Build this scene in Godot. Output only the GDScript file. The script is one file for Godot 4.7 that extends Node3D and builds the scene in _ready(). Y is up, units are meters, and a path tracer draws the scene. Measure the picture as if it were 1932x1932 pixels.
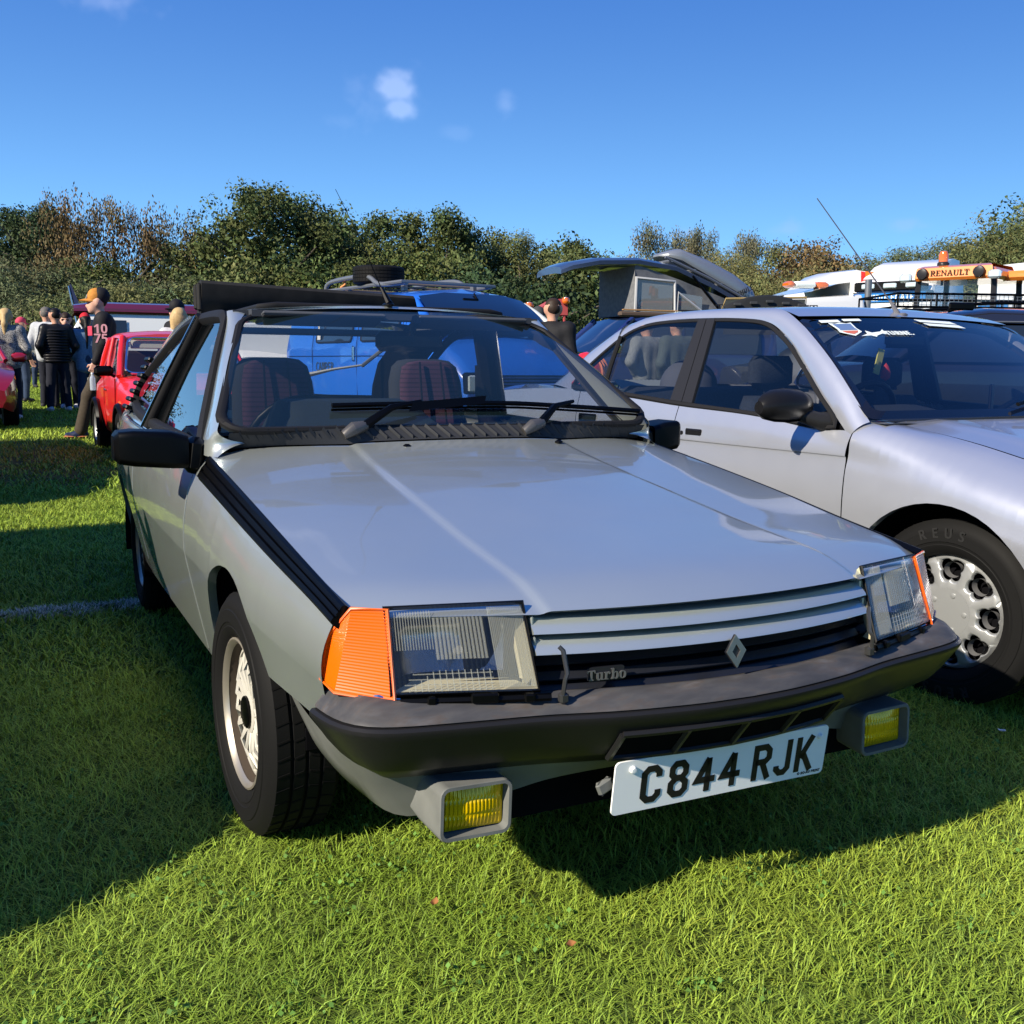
extends Node3D
# A classic car show on a mown field: a silver coupe in front, a silver saloon beside it, vans, lorries and people behind.

class MB:
	# a bag of triangles; build() smooths normals across edges flatter than the crease angle
	var p := PackedVector3Array()
	var uv := PackedVector2Array()
	var has_uv := false
	func tri(a: Vector3, b: Vector3, c: Vector3) -> void:
		p.append(a); p.append(b); p.append(c)
		if has_uv:
			uv.append(Vector2()); uv.append(Vector2()); uv.append(Vector2())
	func quad(a: Vector3, b: Vector3, c: Vector3, d: Vector3) -> void:
		tri(a, b, c); tri(a, c, d)
	func uquad(a, b, c, d, ua: Vector2, ub: Vector2, uc: Vector2, ud: Vector2) -> void:
		has_uv = true
		p.append_array(PackedVector3Array([a, b, c, a, c, d]))
		uv.append_array(PackedVector2Array([ua, ub, uc, ua, uc, ud]))
	func grid(rows: Array, close_u := false, close_v := false) -> void:
		var nr := rows.size()
		for i in (nr if close_v else nr - 1):
			var a: PackedVector3Array = rows[i]
			var b: PackedVector3Array = rows[(i + 1) % nr]
			var nc := a.size()
			for j in (nc if close_u else nc - 1):
				var k := (j + 1) % nc
				quad(a[j], a[k], b[k], b[j])
	func fan(loop: PackedVector3Array, flip := false) -> void:
		var c := Vector3()
		for q in loop: c += q
		c /= loop.size()
		for i in loop.size():
			var a := loop[i]
			var b := loop[(i + 1) % loop.size()]
			if flip: tri(c, b, a)
			else: tri(c, a, b)
	func box(c: Vector3, s: Vector3, ch := 0.0, b := Basis()) -> void:
		var h := s * 0.5
		ch = minf(ch, minf(h.x, minf(h.y, h.z)) * 0.9)
		if ch <= 0.0:
			var q := []
			for i in 8: q.append(c + b * Vector3(h.x * (1 if i & 1 else -1), h.y * (1 if i & 2 else -1), h.z * (1 if i & 4 else -1)))
			quad(q[4], q[6], q[7], q[5]); quad(q[1], q[3], q[2], q[0]); quad(q[5], q[7], q[3], q[1])
			quad(q[0], q[2], q[6], q[4]); quad(q[6], q[2], q[3], q[7]); quad(q[0], q[4], q[5], q[1])
			return
		# chamfered: rings along y
		var rings := []
		for r in [[-h.y, ch], [-h.y + ch, 0.0], [h.y - ch, 0.0], [h.y, ch]]:
			var x: float = h.x - r[1]
			var z: float = h.z - r[1]
			var k := ch * 0.9
			var ring := PackedVector3Array()
			for e in [[x - k, z], [x, z - k], [x, -z + k], [x - k, -z], [-x + k, -z], [-x, -z + k], [-x, z - k], [-x + k, z]]:
				ring.append(c + b * Vector3(e[0], r[0], e[1]))
			rings.append(ring)
		grid(rings, true)
		fan(rings[0], true); fan(rings[3])
	func tube(path: PackedVector3Array, r, sides := 8, closed := false) -> void:
		var rings := []
		var n := path.size()
		var up := Vector3.UP
		var t0 := (path[1] - path[0]).normalized()
		if absf(t0.dot(up)) > 0.9: up = Vector3.RIGHT
		for i in n:
			var t: Vector3
			if closed: t = (path[(i + 1) % n] - path[(i + n - 1) % n]).normalized()
			else: t = (path[mini(i + 1, n - 1)] - path[maxi(i - 1, 0)]).normalized()
			var s := t.cross(up).normalized()
			up = s.cross(t).normalized()
			var rr: float = r[i] if r is Array or r is PackedFloat32Array else r
			var ring := PackedVector3Array()
			for k in sides:
				var a := TAU * k / sides
				ring.append(path[i] + (s * cos(a) + up * sin(a)) * rr)
			rings.append(ring)
		grid(rings, true, closed)
		if not closed:
			fan(rings[0]); fan(rings[n - 1], true)
	func lathe(prof: Array, xf: Transform3D, seg := 32) -> void:
		# prof: [radius, height along local y]
		var rows := []
		for q in prof:
			var ring := PackedVector3Array()
			for k in seg:
				var a := TAU * k / seg
				ring.append(xf * Vector3(cos(a) * q[0], q[1], sin(a) * q[0]))
			rows.append(ring)
		grid(rows, true)
	func prism(poly: PackedVector2Array, xf: Transform3D, depth: float, bev := 0.0) -> void:
		# outline in local xy, extruded from z = 0 towards +z by depth
		var idx := Geometry2D.triangulate_polygon(poly)
		var top := poly
		var zt := depth
		if bev > 0.0:
			var o := Geometry2D.offset_polygon(poly, -bev)
			if o.size() > 0 and o[0].size() == poly.size(): top = o[0]
		var tidx := Geometry2D.triangulate_polygon(top)
		for i in range(0, tidx.size(), 3):
			tri(xf * Vector3(top[tidx[i]].x, top[tidx[i]].y, zt), xf * Vector3(top[tidx[i + 1]].x, top[tidx[i + 1]].y, zt), xf * Vector3(top[tidx[i + 2]].x, top[tidx[i + 2]].y, zt))
		for i in range(0, idx.size(), 3):
			tri(xf * Vector3(poly[idx[i]].x, poly[idx[i]].y, 0), xf * Vector3(poly[idx[i + 2]].x, poly[idx[i + 2]].y, 0), xf * Vector3(poly[idx[i + 1]].x, poly[idx[i + 1]].y, 0))
		var n := poly.size()
		for i in n:
			var a := poly[i]
			var b := poly[(i + 1) % n]
			quad(xf * Vector3(a.x, a.y, 0), xf * Vector3(a.x, a.y, zt), xf * Vector3(b.x, b.y, zt), xf * Vector3(b.x, b.y, 0))
	func mirrored() -> void:
		var n := p.size()
		for i in range(0, n, 3):
			for k in [0, 2, 1]:
				var q := p[i + k]
				p.append(Vector3(-q.x, q.y, q.z))
				if has_uv: uv.append(uv[i + k])
	func build(crease := 35.0) -> ArrayMesh:
		var nt := p.size() / 3
		var fn := PackedVector3Array()
		fn.resize(nt)
		var nn := PackedVector3Array()
		nn.resize(p.size())
		for t in nt:
			fn[t] = (p[3 * t + 2] - p[3 * t]).cross(p[3 * t + 1] - p[3 * t])
		if crease <= 0.0:
			for i in p.size(): nn[i] = fn[i / 3].normalized()
		else:
			var at := {}
			var keys := []
			keys.resize(p.size())
			for i in p.size():
				var k := Vector3i((p[i] * 8000.0).round())
				keys[i] = k
				if at.has(k): at[k].append(i / 3)
				else: at[k] = [i / 3]
			var lim := cos(deg_to_rad(crease))
			var un := PackedVector3Array()
			un.resize(nt)
			for t in nt: un[t] = fn[t].normalized()
			for i in p.size():
				var t0 := i / 3
				var u0 := un[t0]
				var s := Vector3()
				for t in at[keys[i]]:
					if un[t].dot(u0) > lim: s += fn[t]
				nn[i] = s.normalized() if s.length_squared() > 0.0 else u0
		var arr := []
		arr.resize(Mesh.ARRAY_MAX)
		arr[Mesh.ARRAY_VERTEX] = p
		arr[Mesh.ARRAY_NORMAL] = nn
		if has_uv and uv.size() == p.size(): arr[Mesh.ARRAY_TEX_UV] = uv
		var m := ArrayMesh.new()
		m.add_surface_from_arrays(Mesh.PRIMITIVE_TRIANGLES, arr)
		return m

var rng := RandomNumberGenerator.new()
var M := {}

func V(x, y, z) -> Vector3: return Vector3(x, y, z)
func L(r, g, b) -> Color: return Color(r, g, b).linear_to_srgb()

func mat(key: String, c: Color, rough := 0.5, metal := 0.0, coat := 0.0) -> StandardMaterial3D:
	var m := StandardMaterial3D.new()
	m.albedo_color = c; m.roughness = rough; m.metallic = metal
	if coat > 0.0:
		m.clearcoat_enabled = true; m.clearcoat = coat; m.clearcoat_roughness = 0.03
	m.metallic_specular = 0.5 if coat > 0.0 or metal > 0.3 or rough < 0.3 else 0.28
	m.resource_name = key
	M[key] = m
	return m

func glass(key: String, c: Color, alpha: float, rough := 0.0) -> StandardMaterial3D:
	var m := mat(key, c, rough)
	m.transparency = BaseMaterial3D.TRANSPARENCY_ALPHA
	m.albedo_color.a = alpha
	return m

func noise_tex(seed_: int, freq: float, ramp: Array, size := 256, oct := 4) -> NoiseTexture2D:
	var n := FastNoiseLite.new()
	n.seed = seed_; n.frequency = freq; n.fractal_octaves = oct
	n.noise_type = FastNoiseLite.TYPE_SIMPLEX_SMOOTH
	var t := NoiseTexture2D.new()
	t.width = size; t.height = size; t.seamless = true; t.noise = n
	var g := Gradient.new()
	var offs := PackedFloat32Array()
	var cols := PackedColorArray()
	for r in ramp:
		offs.append(r[0]); cols.append(r[1])
	g.offsets = offs; g.colors = cols
	t.color_ramp = g
	return t

func tri_tex(m: StandardMaterial3D, t: Texture2D, scale: float, world := false) -> void:
	m.albedo_texture = t
	m.uv1_triplanar = true
	m.uv1_world_triplanar = world
	m.uv1_scale = Vector3.ONE * scale

var used := {}
func thing(called: String, label: String, category: String, at := Vector3.ZERO, turn := 0.0, group := "") -> Node3D:
	var o := Node3D.new()
	o.name = numbered(called)
	add_child(o)
	o.position = at; o.rotation.y = turn
	tag(o, label, category, group)
	return o
func numbered(n: String) -> String:
	used[n] = used.get(n, -1) + 1
	return n if used[n] == 0 else "%s_%03d" % [n, used[n]]
func tag(o: Node, label: String, category: String, group := "", kind := "") -> void:
	o.set_meta("label", label); o.set_meta("category", category)
	if group != "": o.set_meta("group", group)
	if kind != "": o.set_meta("kind", kind)
func obj(called: String, mesh: Mesh, material: Material, parent: Node = self) -> MeshInstance3D:
	var o := MeshInstance3D.new()
	o.name = numbered(called) if parent == self else called
	o.mesh = mesh
	o.material_override = material
	parent.add_child(o, true)
	return o
func text3(called: String, s: String, size: float, depth: float, m: Material, parent: Node, xf: Transform3D, font := "Droid Sans", bold := 700, italic := false) -> MeshInstance3D:
	var f := SystemFont.new()
	f.font_names = PackedStringArray([font])
	f.font_weight = bold
	f.font_italic = italic
	var t := TextMesh.new()
	t.font = f; t.text = s; t.font_size = 64; t.pixel_size = size / 46.0; t.depth = depth; t.curve_step = 2.0
	var o := obj(called, t, m, parent)
	o.transform = xf
	return o

func ct(tb: Array, x: float) -> float:
	# smooth interpolation in a table of [key, value] with ascending or descending keys
	var n := tb.size()
	var up: bool = tb[n - 1][0] > tb[0][0]
	var i := 0
	while i < n - 2 and ((x > tb[i + 1][0]) == up): i += 1
	var a: Array = tb[i]
	var b: Array = tb[i + 1]
	var t: float = (x - a[0]) / (b[0] - a[0])
	if t <= 0.0 or t >= 1.0:
		return a[1] + (b[1] - a[1]) * t
	var h: float = b[0] - a[0]
	var sl: float = (b[1] - a[1]) / h
	var m0 := sl
	var m1 := sl
	if i > 0:
		var s0: float = (a[1] - tb[i - 1][1]) / (a[0] - tb[i - 1][0])
		m0 = (s0 + sl) * 0.5
	if i < n - 2:
		var s1: float = (tb[i + 2][1] - b[1]) / (tb[i + 2][0] - b[0])
		m1 = (s1 + sl) * 0.5
	var t2 := t * t
	var t3 := t2 * t
	return a[1] * (2 * t3 - 3 * t2 + 1) + m0 * h * (t3 - 2 * t2 + t) + b[1] * (3 * t2 - 2 * t3) + m1 * h * (t3 - t2)

func spline(pts: Array, n: int, closed := false) -> PackedVector3Array:
	var out := PackedVector3Array()
	var c := pts.size()
	var segs := c if closed else c - 1
	for i in segs:
		var p0: Vector3 = pts[(i - 1 + c) % c] if closed or i > 0 else pts[0] * 2.0 - pts[1]
		var p1: Vector3 = pts[i]
		var p2: Vector3 = pts[(i + 1) % c]
		var p3: Vector3 = pts[(i + 2) % c] if closed or i + 2 < c else p2 * 2.0 - p1
		for k in n: out.append(p1.cubic_interpolate(p2, p0, p3, float(k) / n))
	if not closed: out.append(pts[c - 1])
	return out
func resample(path: PackedVector3Array, n: int) -> PackedVector3Array:
	var d := PackedFloat32Array([0.0])
	for i in range(1, path.size()): d.append(d[i - 1] + path[i].distance_to(path[i - 1]))
	var out := PackedVector3Array()
	var j := 0
	for k in n:
		var t: float = d[d.size() - 1] * k / (n - 1)
		while j < path.size() - 2 and d[j + 1] < t: j += 1
		out.append(path[j].lerp(path[j + 1], clampf((t - d[j]) / maxf(d[j + 1] - d[j], 1e-6), 0, 1)))
	return out
func ruled(m: MB, a: PackedVector3Array, b: PackedVector3Array, n := 1, bulge := Vector3.ZERO) -> void:
	var rows := []
	for i in n + 1:
		var t := float(i) / n
		var r := PackedVector3Array()
		for k in a.size(): r.append(a[k].lerp(b[k], t) + bulge * 4.0 * t * (1 - t))
		rows.append(r)
	m.grid(rows)
func lin(a: float, b: float, n: int) -> PackedFloat32Array:
	var o := PackedFloat32Array()
	for i in n: o.append(lerpf(a, b, float(i) / (n - 1)))
	return o
func rrect(w: float, h: float, r: float, seg := 4) -> PackedVector2Array:
	var o := PackedVector2Array()
	for c in [[w / 2 - r, h / 2 - r, 0.0], [-w / 2 + r, h / 2 - r, 90.0], [-w / 2 + r, -h / 2 + r, 180.0], [w / 2 - r, -h / 2 + r, 270.0]]:
		for k in seg + 1:
			var a := deg_to_rad(c[2] + 90.0 * k / seg)
			o.append(Vector2(c[0] + cos(a) * r, c[1] + sin(a) * r))
	return o
func stroke(m: MB, pts: Array, w: float, xf: Transform3D, depth: float) -> void:
	# a flat line of even width with mitred corners, in local xy
	var n := pts.size()
	var closed: bool = n > 2 and pts[0] == pts[n - 1]
	if closed: n -= 1
	var lft := []
	var rgt := []
	for i in n:
		var a: Vector2 = pts[(i - 1 + n) % n] if closed or i > 0 else pts[i] * 2.0 - pts[i + 1]
		var b: Vector2 = pts[i]
		var c: Vector2 = pts[(i + 1) % n] if closed or i < n - 1 else pts[i] * 2.0 - pts[i - 1]
		var d1 := (b - a).normalized()
		var d2 := (c - b).normalized()
		var nn := Vector2(-d1.y - d2.y, d1.x + d2.x).normalized()
		var k := w * 0.5 / maxf(nn.dot(Vector2(-d1.y, d1.x)), 0.35)
		lft.append(b + nn * k); rgt.append(b - nn * k)
	for i in (n if closed else n - 1):
		var j := (i + 1) % n
		m.prism(PackedVector2Array([lft[i], rgt[i], rgt[j], lft[j]]), xf, depth)
func ground_y(z: float) -> float:
	var d := -1.0 - z
	if d <= 0.0: return 0.0
	if d > 60.0: return 0.02 * 60.0 - 0.06 + (d - 60.0) * 0.002
	return 0.02 * d - 0.06 * (1.0 - exp(-d / 3.0))
func gy(x: float, z: float) -> float:
	return ground_y(z) + 0.008 * sin(x * 1.7 + z * 0.9) * cos(z * 1.3 - x * 0.4)

func camera_and_light() -> void:
	var cam := Camera3D.new()
	cam.name = "camera"
	add_child(cam)
	cam.transform = Transform3D(Basis(V(CR[0], CR[1], CR[2]), V(CU[0], CU[1], CU[2]), V(-CF[0], -CF[1], -CF[2])).orthonormalized(), EYE)
	cam.fov = 53.09
	cam.near = 0.05; cam.far = 900.0
	cam.current = true
	var env := Environment.new()
	env.tonemap_mode = Environment.TONE_MAPPER_LINEAR
	env.tonemap_exposure = 1.85
	env.background_mode = Environment.BG_SKY
	env.sdfgi_enabled = true; env.ssao_enabled = true; env.ssil_enabled = true
	var sm := ProceduralSkyMaterial.new()
	sm.sky_top_color = L(0.018, 0.082, 0.320)
	sm.sky_horizon_color = L(0.27, 0.62, 0.98)
	sm.sky_curve = 0.10
	sm.ground_bottom_color = Color(0.22, 0.27, 0.14)
	sm.ground_horizon_color = Color(0.42, 0.5, 0.42)
	sm.sun_angle_max = 8.0
	sm.sun_curve = 0.1
	sm.sky_energy_multiplier = 1.0
	sm.sky_cover = clouds()
	var sky := Sky.new()
	sky.sky_material = sm
	env.sky = sky
	var we := WorldEnvironment.new()
	we.name = "environment"
	we.environment = env
	add_child(we)
	var sun := DirectionalLight3D.new()
	sun.name = "sun"
	add_child(sun)
	var d := SUN.normalized()
	sun.look_at_from_position(d * 50.0, Vector3.ZERO)
	sun.light_color = Color(1.0, 0.955, 0.88)
	sun.light_energy = 1.6
	sun.light_angular_distance = 0.53
	sun.shadow_enabled = true

const EYE := Vector3(-1.2342, 1.1308, 2.4650)
const CR := [0.8987, 0.0088, 0.4385]
const CU := [0.0544, 0.9899, -0.1313]
const CF := [0.4352, -0.1418, -0.8891]
const SUN := Vector3(-1.0, 0.64, 0.27)

func dir_of(px: float, py: float) -> Vector3:
	# direction of sight for a place in the frame counted in 1932nds
	var f := 1933.5
	return (V(CF[0], CF[1], CF[2]) + V(CR[0], CR[1], CR[2]) * ((px - 966.0) / f) + V(CU[0], CU[1], CU[2]) * ((966.0 - py) / f)).normalized()

func clouds() -> ImageTexture:
	var w := 4096
	var h := 2048
	var im := Image.create(w, h, false, Image.FORMAT_RGBA8)
	im.fill(Color(0, 0, 0, 0))
	var n := FastNoiseLite.new()
	n.seed = 11; n.frequency = 0.028; n.fractal_octaves = 5
	# azimuth (from -z towards +x), elevation, half width, half height in degrees, strength, colour
	var list := []
	for c in [[738, 163, 1.35, 1.0, 0.40, 0], [748, 205, 1.15, 0.75, 0.36, 0], [730, 180, 2.2, 1.6, 0.10, 0], [952, 197, 0.75, 0.8, 0.14, 0], [640, 228, 0.9, 0.7, 0.10, 0], [865, 247, 1.0, 0.5, 0.06, 0], [215, 2, 2.0, 0.7, 0.2, 0], [1480, 432, 1.2, 0.5, 0.30, 1], [1700, 420, 1.0, 0.45, 0.28, 1], [1745, 425, 0.8, 0.3, 0.18, 1], [1292, 437, 0.9, 0.4, 0.26, 1]]:
		var d := dir_of(c[0], c[1])
		list.append([rad_to_deg(atan2(d.x, -d.z)), rad_to_deg(asin(d.y)), c[2], c[3], c[4], c[5]])
	for k in 26:
		rng.seed = 400 + k
		list.append([rng.randf_range(0, 360), rng.randf_range(26, 68), rng.randf_range(2.5, 6.0), rng.randf_range(0.8, 1.8), rng.randf_range(0.2, 0.5), 0])
	for c in list:
		var r := 1.7
		for iy in range(int((90 - c[1] - c[3] * r) / 180.0 * h), int((90 - c[1] + c[3] * r) / 180.0 * h) + 1):
			for ix in range(int((c[0] - c[2] * r) / 360.0 * w), int((c[0] + c[2] * r) / 360.0 * w) + 1):
				var u: float = (ix * 360.0 / w - c[0]) / c[2]
				var v: float = (90 - iy * 180.0 / h - c[1]) / c[3]
				var q := sqrt(u * u + v * v)
				var a: float = clampf(1.15 - q + 0.9 * n.get_noise_2d(ix * 1.3, iy * 1.6), 0, 1)
				a = a * a * (1.6 - 0.6 * a) * c[4]
				if a <= 0.004 or iy < 0 or iy >= h: continue
				var x := posmod(ix, w)
				var o := im.get_pixel(x, iy)
				if o.a < a: im.set_pixel(x, iy, Color(0.62, 0.60, 0.58, a) if c[5] == 0 else Color(0.35, 0.16, 0.16, a))
	return ImageTexture.create_from_image(im)

func build_ground() -> void:
	var m := MB.new()
	var zs := PackedFloat32Array()
	var z := 12.0
	while z > -70.0:
		zs.append(z)
		z -= 0.35 + maxf(0.0, -z) * 0.03 + maxf(0.0, z) * 0.1
	for q in [-80.0, -120.0, -200.0, -320.0]: zs.append(q)
	zs.insert(0, 300.0); zs.insert(1, 60.0)
	var xs := PackedFloat32Array([-300, -120, -60, -30])
	for i in range(-20, 41): xs.append(i * 0.6)
	for q in [32.0, 60.0, 120.0, 300.0]: xs.append(q)
	var rows := []
	for zz in zs:
		var r := PackedVector3Array()
		for x in xs: r.append(V(x, gy(x, zz), zz))
		rows.append(r)
	m.grid(rows)
	var gm := mat("soil", Color.WHITE, 0.95)
	tri_tex(gm, noise_tex(3, 0.02, [[0.0, L(0.045, 0.062, 0.012)], [0.45, L(0.07, 0.10, 0.016)], [0.75, L(0.09, 0.13, 0.022)], [1.0, L(0.11, 0.15, 0.03)]], 512, 5), 0.45, true)
	gm.detail_enabled = true
	gm.detail_blend_mode = BaseMaterial3D.BLEND_MODE_MUL
	gm.detail_albedo = noise_tex(8, 0.05, [[0.0, Color(0.62, 0.62, 0.6)], [0.5, Color(0.9, 0.9, 0.9)], [1.0, Color(1, 1, 1)]], 512, 4)
	var o := obj("ground", m.build(180), gm)
	o.set_meta("kind", "structure")
	tag(o, "mown grass field running back to the trees", "ground", "", "structure")

func blade_mesh(seed_: int, count: int, size: float, hmin: float, hmax: float, w: float, lean: float) -> ArrayMesh:
	rng.seed = seed_
	var pv := PackedVector3Array()
	var pn := PackedVector3Array()
	var pc := PackedColorArray()
	for i in count:
		var b := V(rng.randf_range(-size, size), -0.004, rng.randf_range(-size, size))
		var a := rng.randf() * TAU
		var h := rng.randf_range(hmin, hmax)
		var dr := V(cos(a), 0, sin(a))
		var sd := V(-sin(a), 0, cos(a)).rotated(Vector3.UP, rng.randf_range(-0.7, 0.7))
		var l := rng.randf_range(0.15, 1.0) * lean * h
		var ww := w * rng.randf_range(0.6, 1.2)
		var p1 := b + V(0, h * 0.55, 0) + dr * l * 0.35
		var p2 := b + V(0, h * rng.randf_range(0.75, 1.0), 0) + dr * l
		var col := Color(1, 1, 1).lerp(Color(1.55, 1.25, 1.1), rng.randf() * rng.randf())
		col = col * rng.randf_range(0.55, 1.3)
		if rng.randf() < 0.035: col = Color(2.0, 1.5, 2.2)
		var q := [b - sd * ww * 0.5, b + sd * ww * 0.5, p1 - sd * ww * 0.42, p1 + sd * ww * 0.42, p2]
		for t in [[0, 1, 3], [0, 3, 2], [2, 3, 4]]:
			var nrm: Vector3 = (q[t[2]] - q[t[0]]).cross(q[t[1]] - q[t[0]]).normalized()
			for k in t:
				pv.append(q[k]); pn.append((nrm + V(0, 0.25 * signf(nrm.y), 0)).normalized()); pc.append(col)
	var arr := []
	arr.resize(Mesh.ARRAY_MAX)
	arr[Mesh.ARRAY_VERTEX] = pv; arr[Mesh.ARRAY_NORMAL] = pn; arr[Mesh.ARRAY_COLOR] = pc
	var m := ArrayMesh.new()
	m.add_surface_from_arrays(Mesh.PRIMITIVE_TRIANGLES, arr)
	return m

func scatter(called: String, mesh: Mesh, m: Material, xfs: Array, cols: Array, parent: Node) -> MultiMeshInstance3D:
	var mm := MultiMesh.new()
	mm.transform_format = MultiMesh.TRANSFORM_3D
	mm.use_colors = cols.size() > 0
	mm.mesh = mesh
	mm.instance_count = xfs.size()
	for i in xfs.size():
		mm.set_instance_transform(i, xfs[i])
		if cols.size() > 0: mm.set_instance_color(i, cols[i])
	var o := MultiMeshInstance3D.new()
	o.name = called
	o.multimesh = mm
	o.material_override = m
	parent.add_child(o, true)
	o.set_meta("kind", "stuff")
	return o

func build_grass() -> void:
	var gm := mat("grass", Color.WHITE, 0.62)
	gm.metallic_specular = 0.3
	gm.vertex_color_use_as_albedo = true
	gm.backlight_enabled = true
	gm.backlight = Color(0.62, 0.62, 0.62)
	var root := thing("grass", "mown green lawn of short fine blades under all the cars", "grass")
	root.set_meta("kind", "stuff")
	var n := FastNoiseLite.new()
	n.seed = 5; n.frequency = 0.9; n.fractal_octaves = 3
	var n2 := FastNoiseLite.new()
	n2.seed = 6; n2.frequency = 0.22
	var near_mesh := [blade_mesh(1, 64, 0.075, 0.016, 0.042, 0.0028, 2.0), blade_mesh(2, 64, 0.075, 0.014, 0.036, 0.0027, 2.8), blade_mesh(3, 64, 0.075, 0.018, 0.050, 0.0030, 1.7)]
	var far_mesh := blade_mesh(4, 170, 0.2, 0.02, 0.05, 0.006, 1.8)
	var far2_mesh := blade_mesh(5, 220, 0.55, 0.03, 0.06, 0.014, 1.5)
	var xf := [[], [], []]
	var cl := [[], [], []]
	var fx := []
	var fc := []
	var gx := []
	var gc := []
	rng.seed = 77
	var fwd := V(CF[0], 0, CF[2]).normalized()
	var rgt := V(CR[0], 0, CR[2]).normalized()
	for layer in [[1.15, 3.6, 0.06, 0], [3.6, 8.5, 0.17, 1], [8.5, 34.0, 0.5, 2]]:
		var d: float = layer[0]
		while d < layer[1]:
			var half: float = d * 0.56 + 0.25
			var s := -half
			while s < half:
				var q: Vector3 = EYE + fwd * (d + rng.randf_range(-0.5, 0.5) * layer[2]) + rgt * (s + rng.randf_range(-0.5, 0.5) * layer[2])
				s += layer[2]
				var a := n.get_noise_2d(q.x, q.z)
				var b := n2.get_noise_2d(q.x, q.z)
				var c := Color(0.285 + 0.07 * a + 0.045 * b, 0.400 + 0.06 * a + 0.03 * b, 0.048 + 0.012 * a)
				c = c * rng.randf_range(0.8, 1.2)
				if layer[3] > 0 and q.z < -2.435 and q.z > -2.545 and q.x < 1.0 and rng.randf() < 0.6: continue
				var sc := rng.randf_range(0.75, 1.2) * (1.0 + 0.25 * b)
				var t := Transform3D(Basis(Vector3.UP, rng.randf() * TAU).scaled(V(1, sc, 1)), V(q.x, gy(q.x, q.z), q.z))
				if layer[3] == 0:
					var k := rng.randi() % 3
					xf[k].append(t); cl[k].append(c)
				elif layer[3] == 1:
					fx.append(t); fc.append(c)
				else:
					gx.append(t); gc.append(c)
			d += layer[2] * (1.0 if layer[3] < 2 else 1.0 + d * 0.02)
	for k in 3: scatter("near_blades", near_mesh[k], gm, xf[k], cl[k], root)
	scatter("middle_blades", far_mesh, gm, fx, fc, root)
	scatter("far_blades", far2_mesh, gm, gx, gc, root)
	# longer pale stalks and clover among the mown blades
	var stalk := blade_mesh(12, 5, 0.06, 0.03, 0.062, 0.0026, 1.6)
	var clover := leaf_clump(13, 6, 0.022, 0.010, 0.0, 0.9)
	var sx := []
	var sc2 := []
	var vx := []
	var vc := []
	for k in 5200:
		var dd := lerpf(1.2, 4.6, pow(rng.randf(), 0.7))
		var q: Vector3 = EYE + fwd * dd + rgt * rng.randf_range(-0.56, 0.56) * dd
		q.y = gy(q.x, q.z)
		if n.get_noise_2d(q.x * 2.0 + 40.0, q.z * 2.0) > 0.02 and k % 3 == 0:
			vx.append(Transform3D(Basis(Vector3.UP, rng.randf() * TAU), q + V(0, 0.022, 0)))
			vc.append(Color(0.12, 0.24, 0.045) * rng.randf_range(0.8, 1.3))
		elif k % 2 == 0:
			sx.append(Transform3D(Basis(Vector3.UP, rng.randf() * TAU), q))
			sc2.append(Color(0.30, 0.44, 0.08) * rng.randf_range(0.6, 1.15))
	scatter("long_stalks", stalk, gm, sx, sc2, root)
	scatter("clover_leaves", clover, gm, vx, vc, root)
	var lfm := mat("dead_leaf", L(0.30, 0.13, 0.05), 0.7)
	for e in [[1077, 1784, "small rusty leaf lying on the lit grass in front of the number plate"], [820, 1705, "pale brown leaf scrap lying on the grass below the left fog lamp"], [1890, 1380, "white petal scrap on the shaded grass right of the right fog lamp"]]:
		var dr := dir_of(e[0], e[1])
		var p := EYE + dr * ((EYE.y - 0.035) / -dr.y)
		var lf := thing("fallen_leaf", e[2], "leaf", p, rng.randf() * TAU)
		var lmb := MB.new()
		lmb.grid([PackedVector3Array([V(-0.012, 0.004, 0), V(-0.008, 0.006, 0.008), V(0.006, 0.004, 0.007), V(0.014, 0.008, 0)]), PackedVector3Array([V(-0.012, 0.004, 0), V(-0.004, 0.0, 0), V(0.004, 0.0, 0), V(0.014, 0.008, 0)]), PackedVector3Array([V(-0.012, 0.004, 0), V(-0.008, 0.006, -0.008), V(0.006, 0.004, -0.007), V(0.014, 0.008, 0)])])
		obj("leaf_blade", lmb.build(60), lfm if e[0] < 1800 else mat("petal", L(0.6, 0.6, 0.58), 0.7), lf)
	# the white line sprayed on the grass
	var lm := mat("line_paint", Color.WHITE, 0.8)
	lm.vertex_color_use_as_albedo = true
	var lx := []
	var lc := []
	var line_mesh := blade_mesh(9, 40, 0.05, 0.02, 0.05, 0.006, 1.2)
	for k in 900:
		var x := rng.randf_range(-3.6, 2.2)
		var z := -2.49 + rng.randfn(0, 0.028)
		lx.append(Transform3D(Basis(Vector3.UP, rng.randf() * TAU), V(x, gy(x, z), z)))
		var w := rng.randf_range(0.55, 0.8)
		lc.append(Color(w, w * 1.02, w * 0.92) if rng.randf() < 0.72 else Color(0.09, 0.17, 0.03))
	var line := scatter("painted_line", line_mesh, lm, lx, lc, self)
	tag(line, "worn white line sprayed across the grass by the rear wheel", "line", "", "structure")

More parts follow.
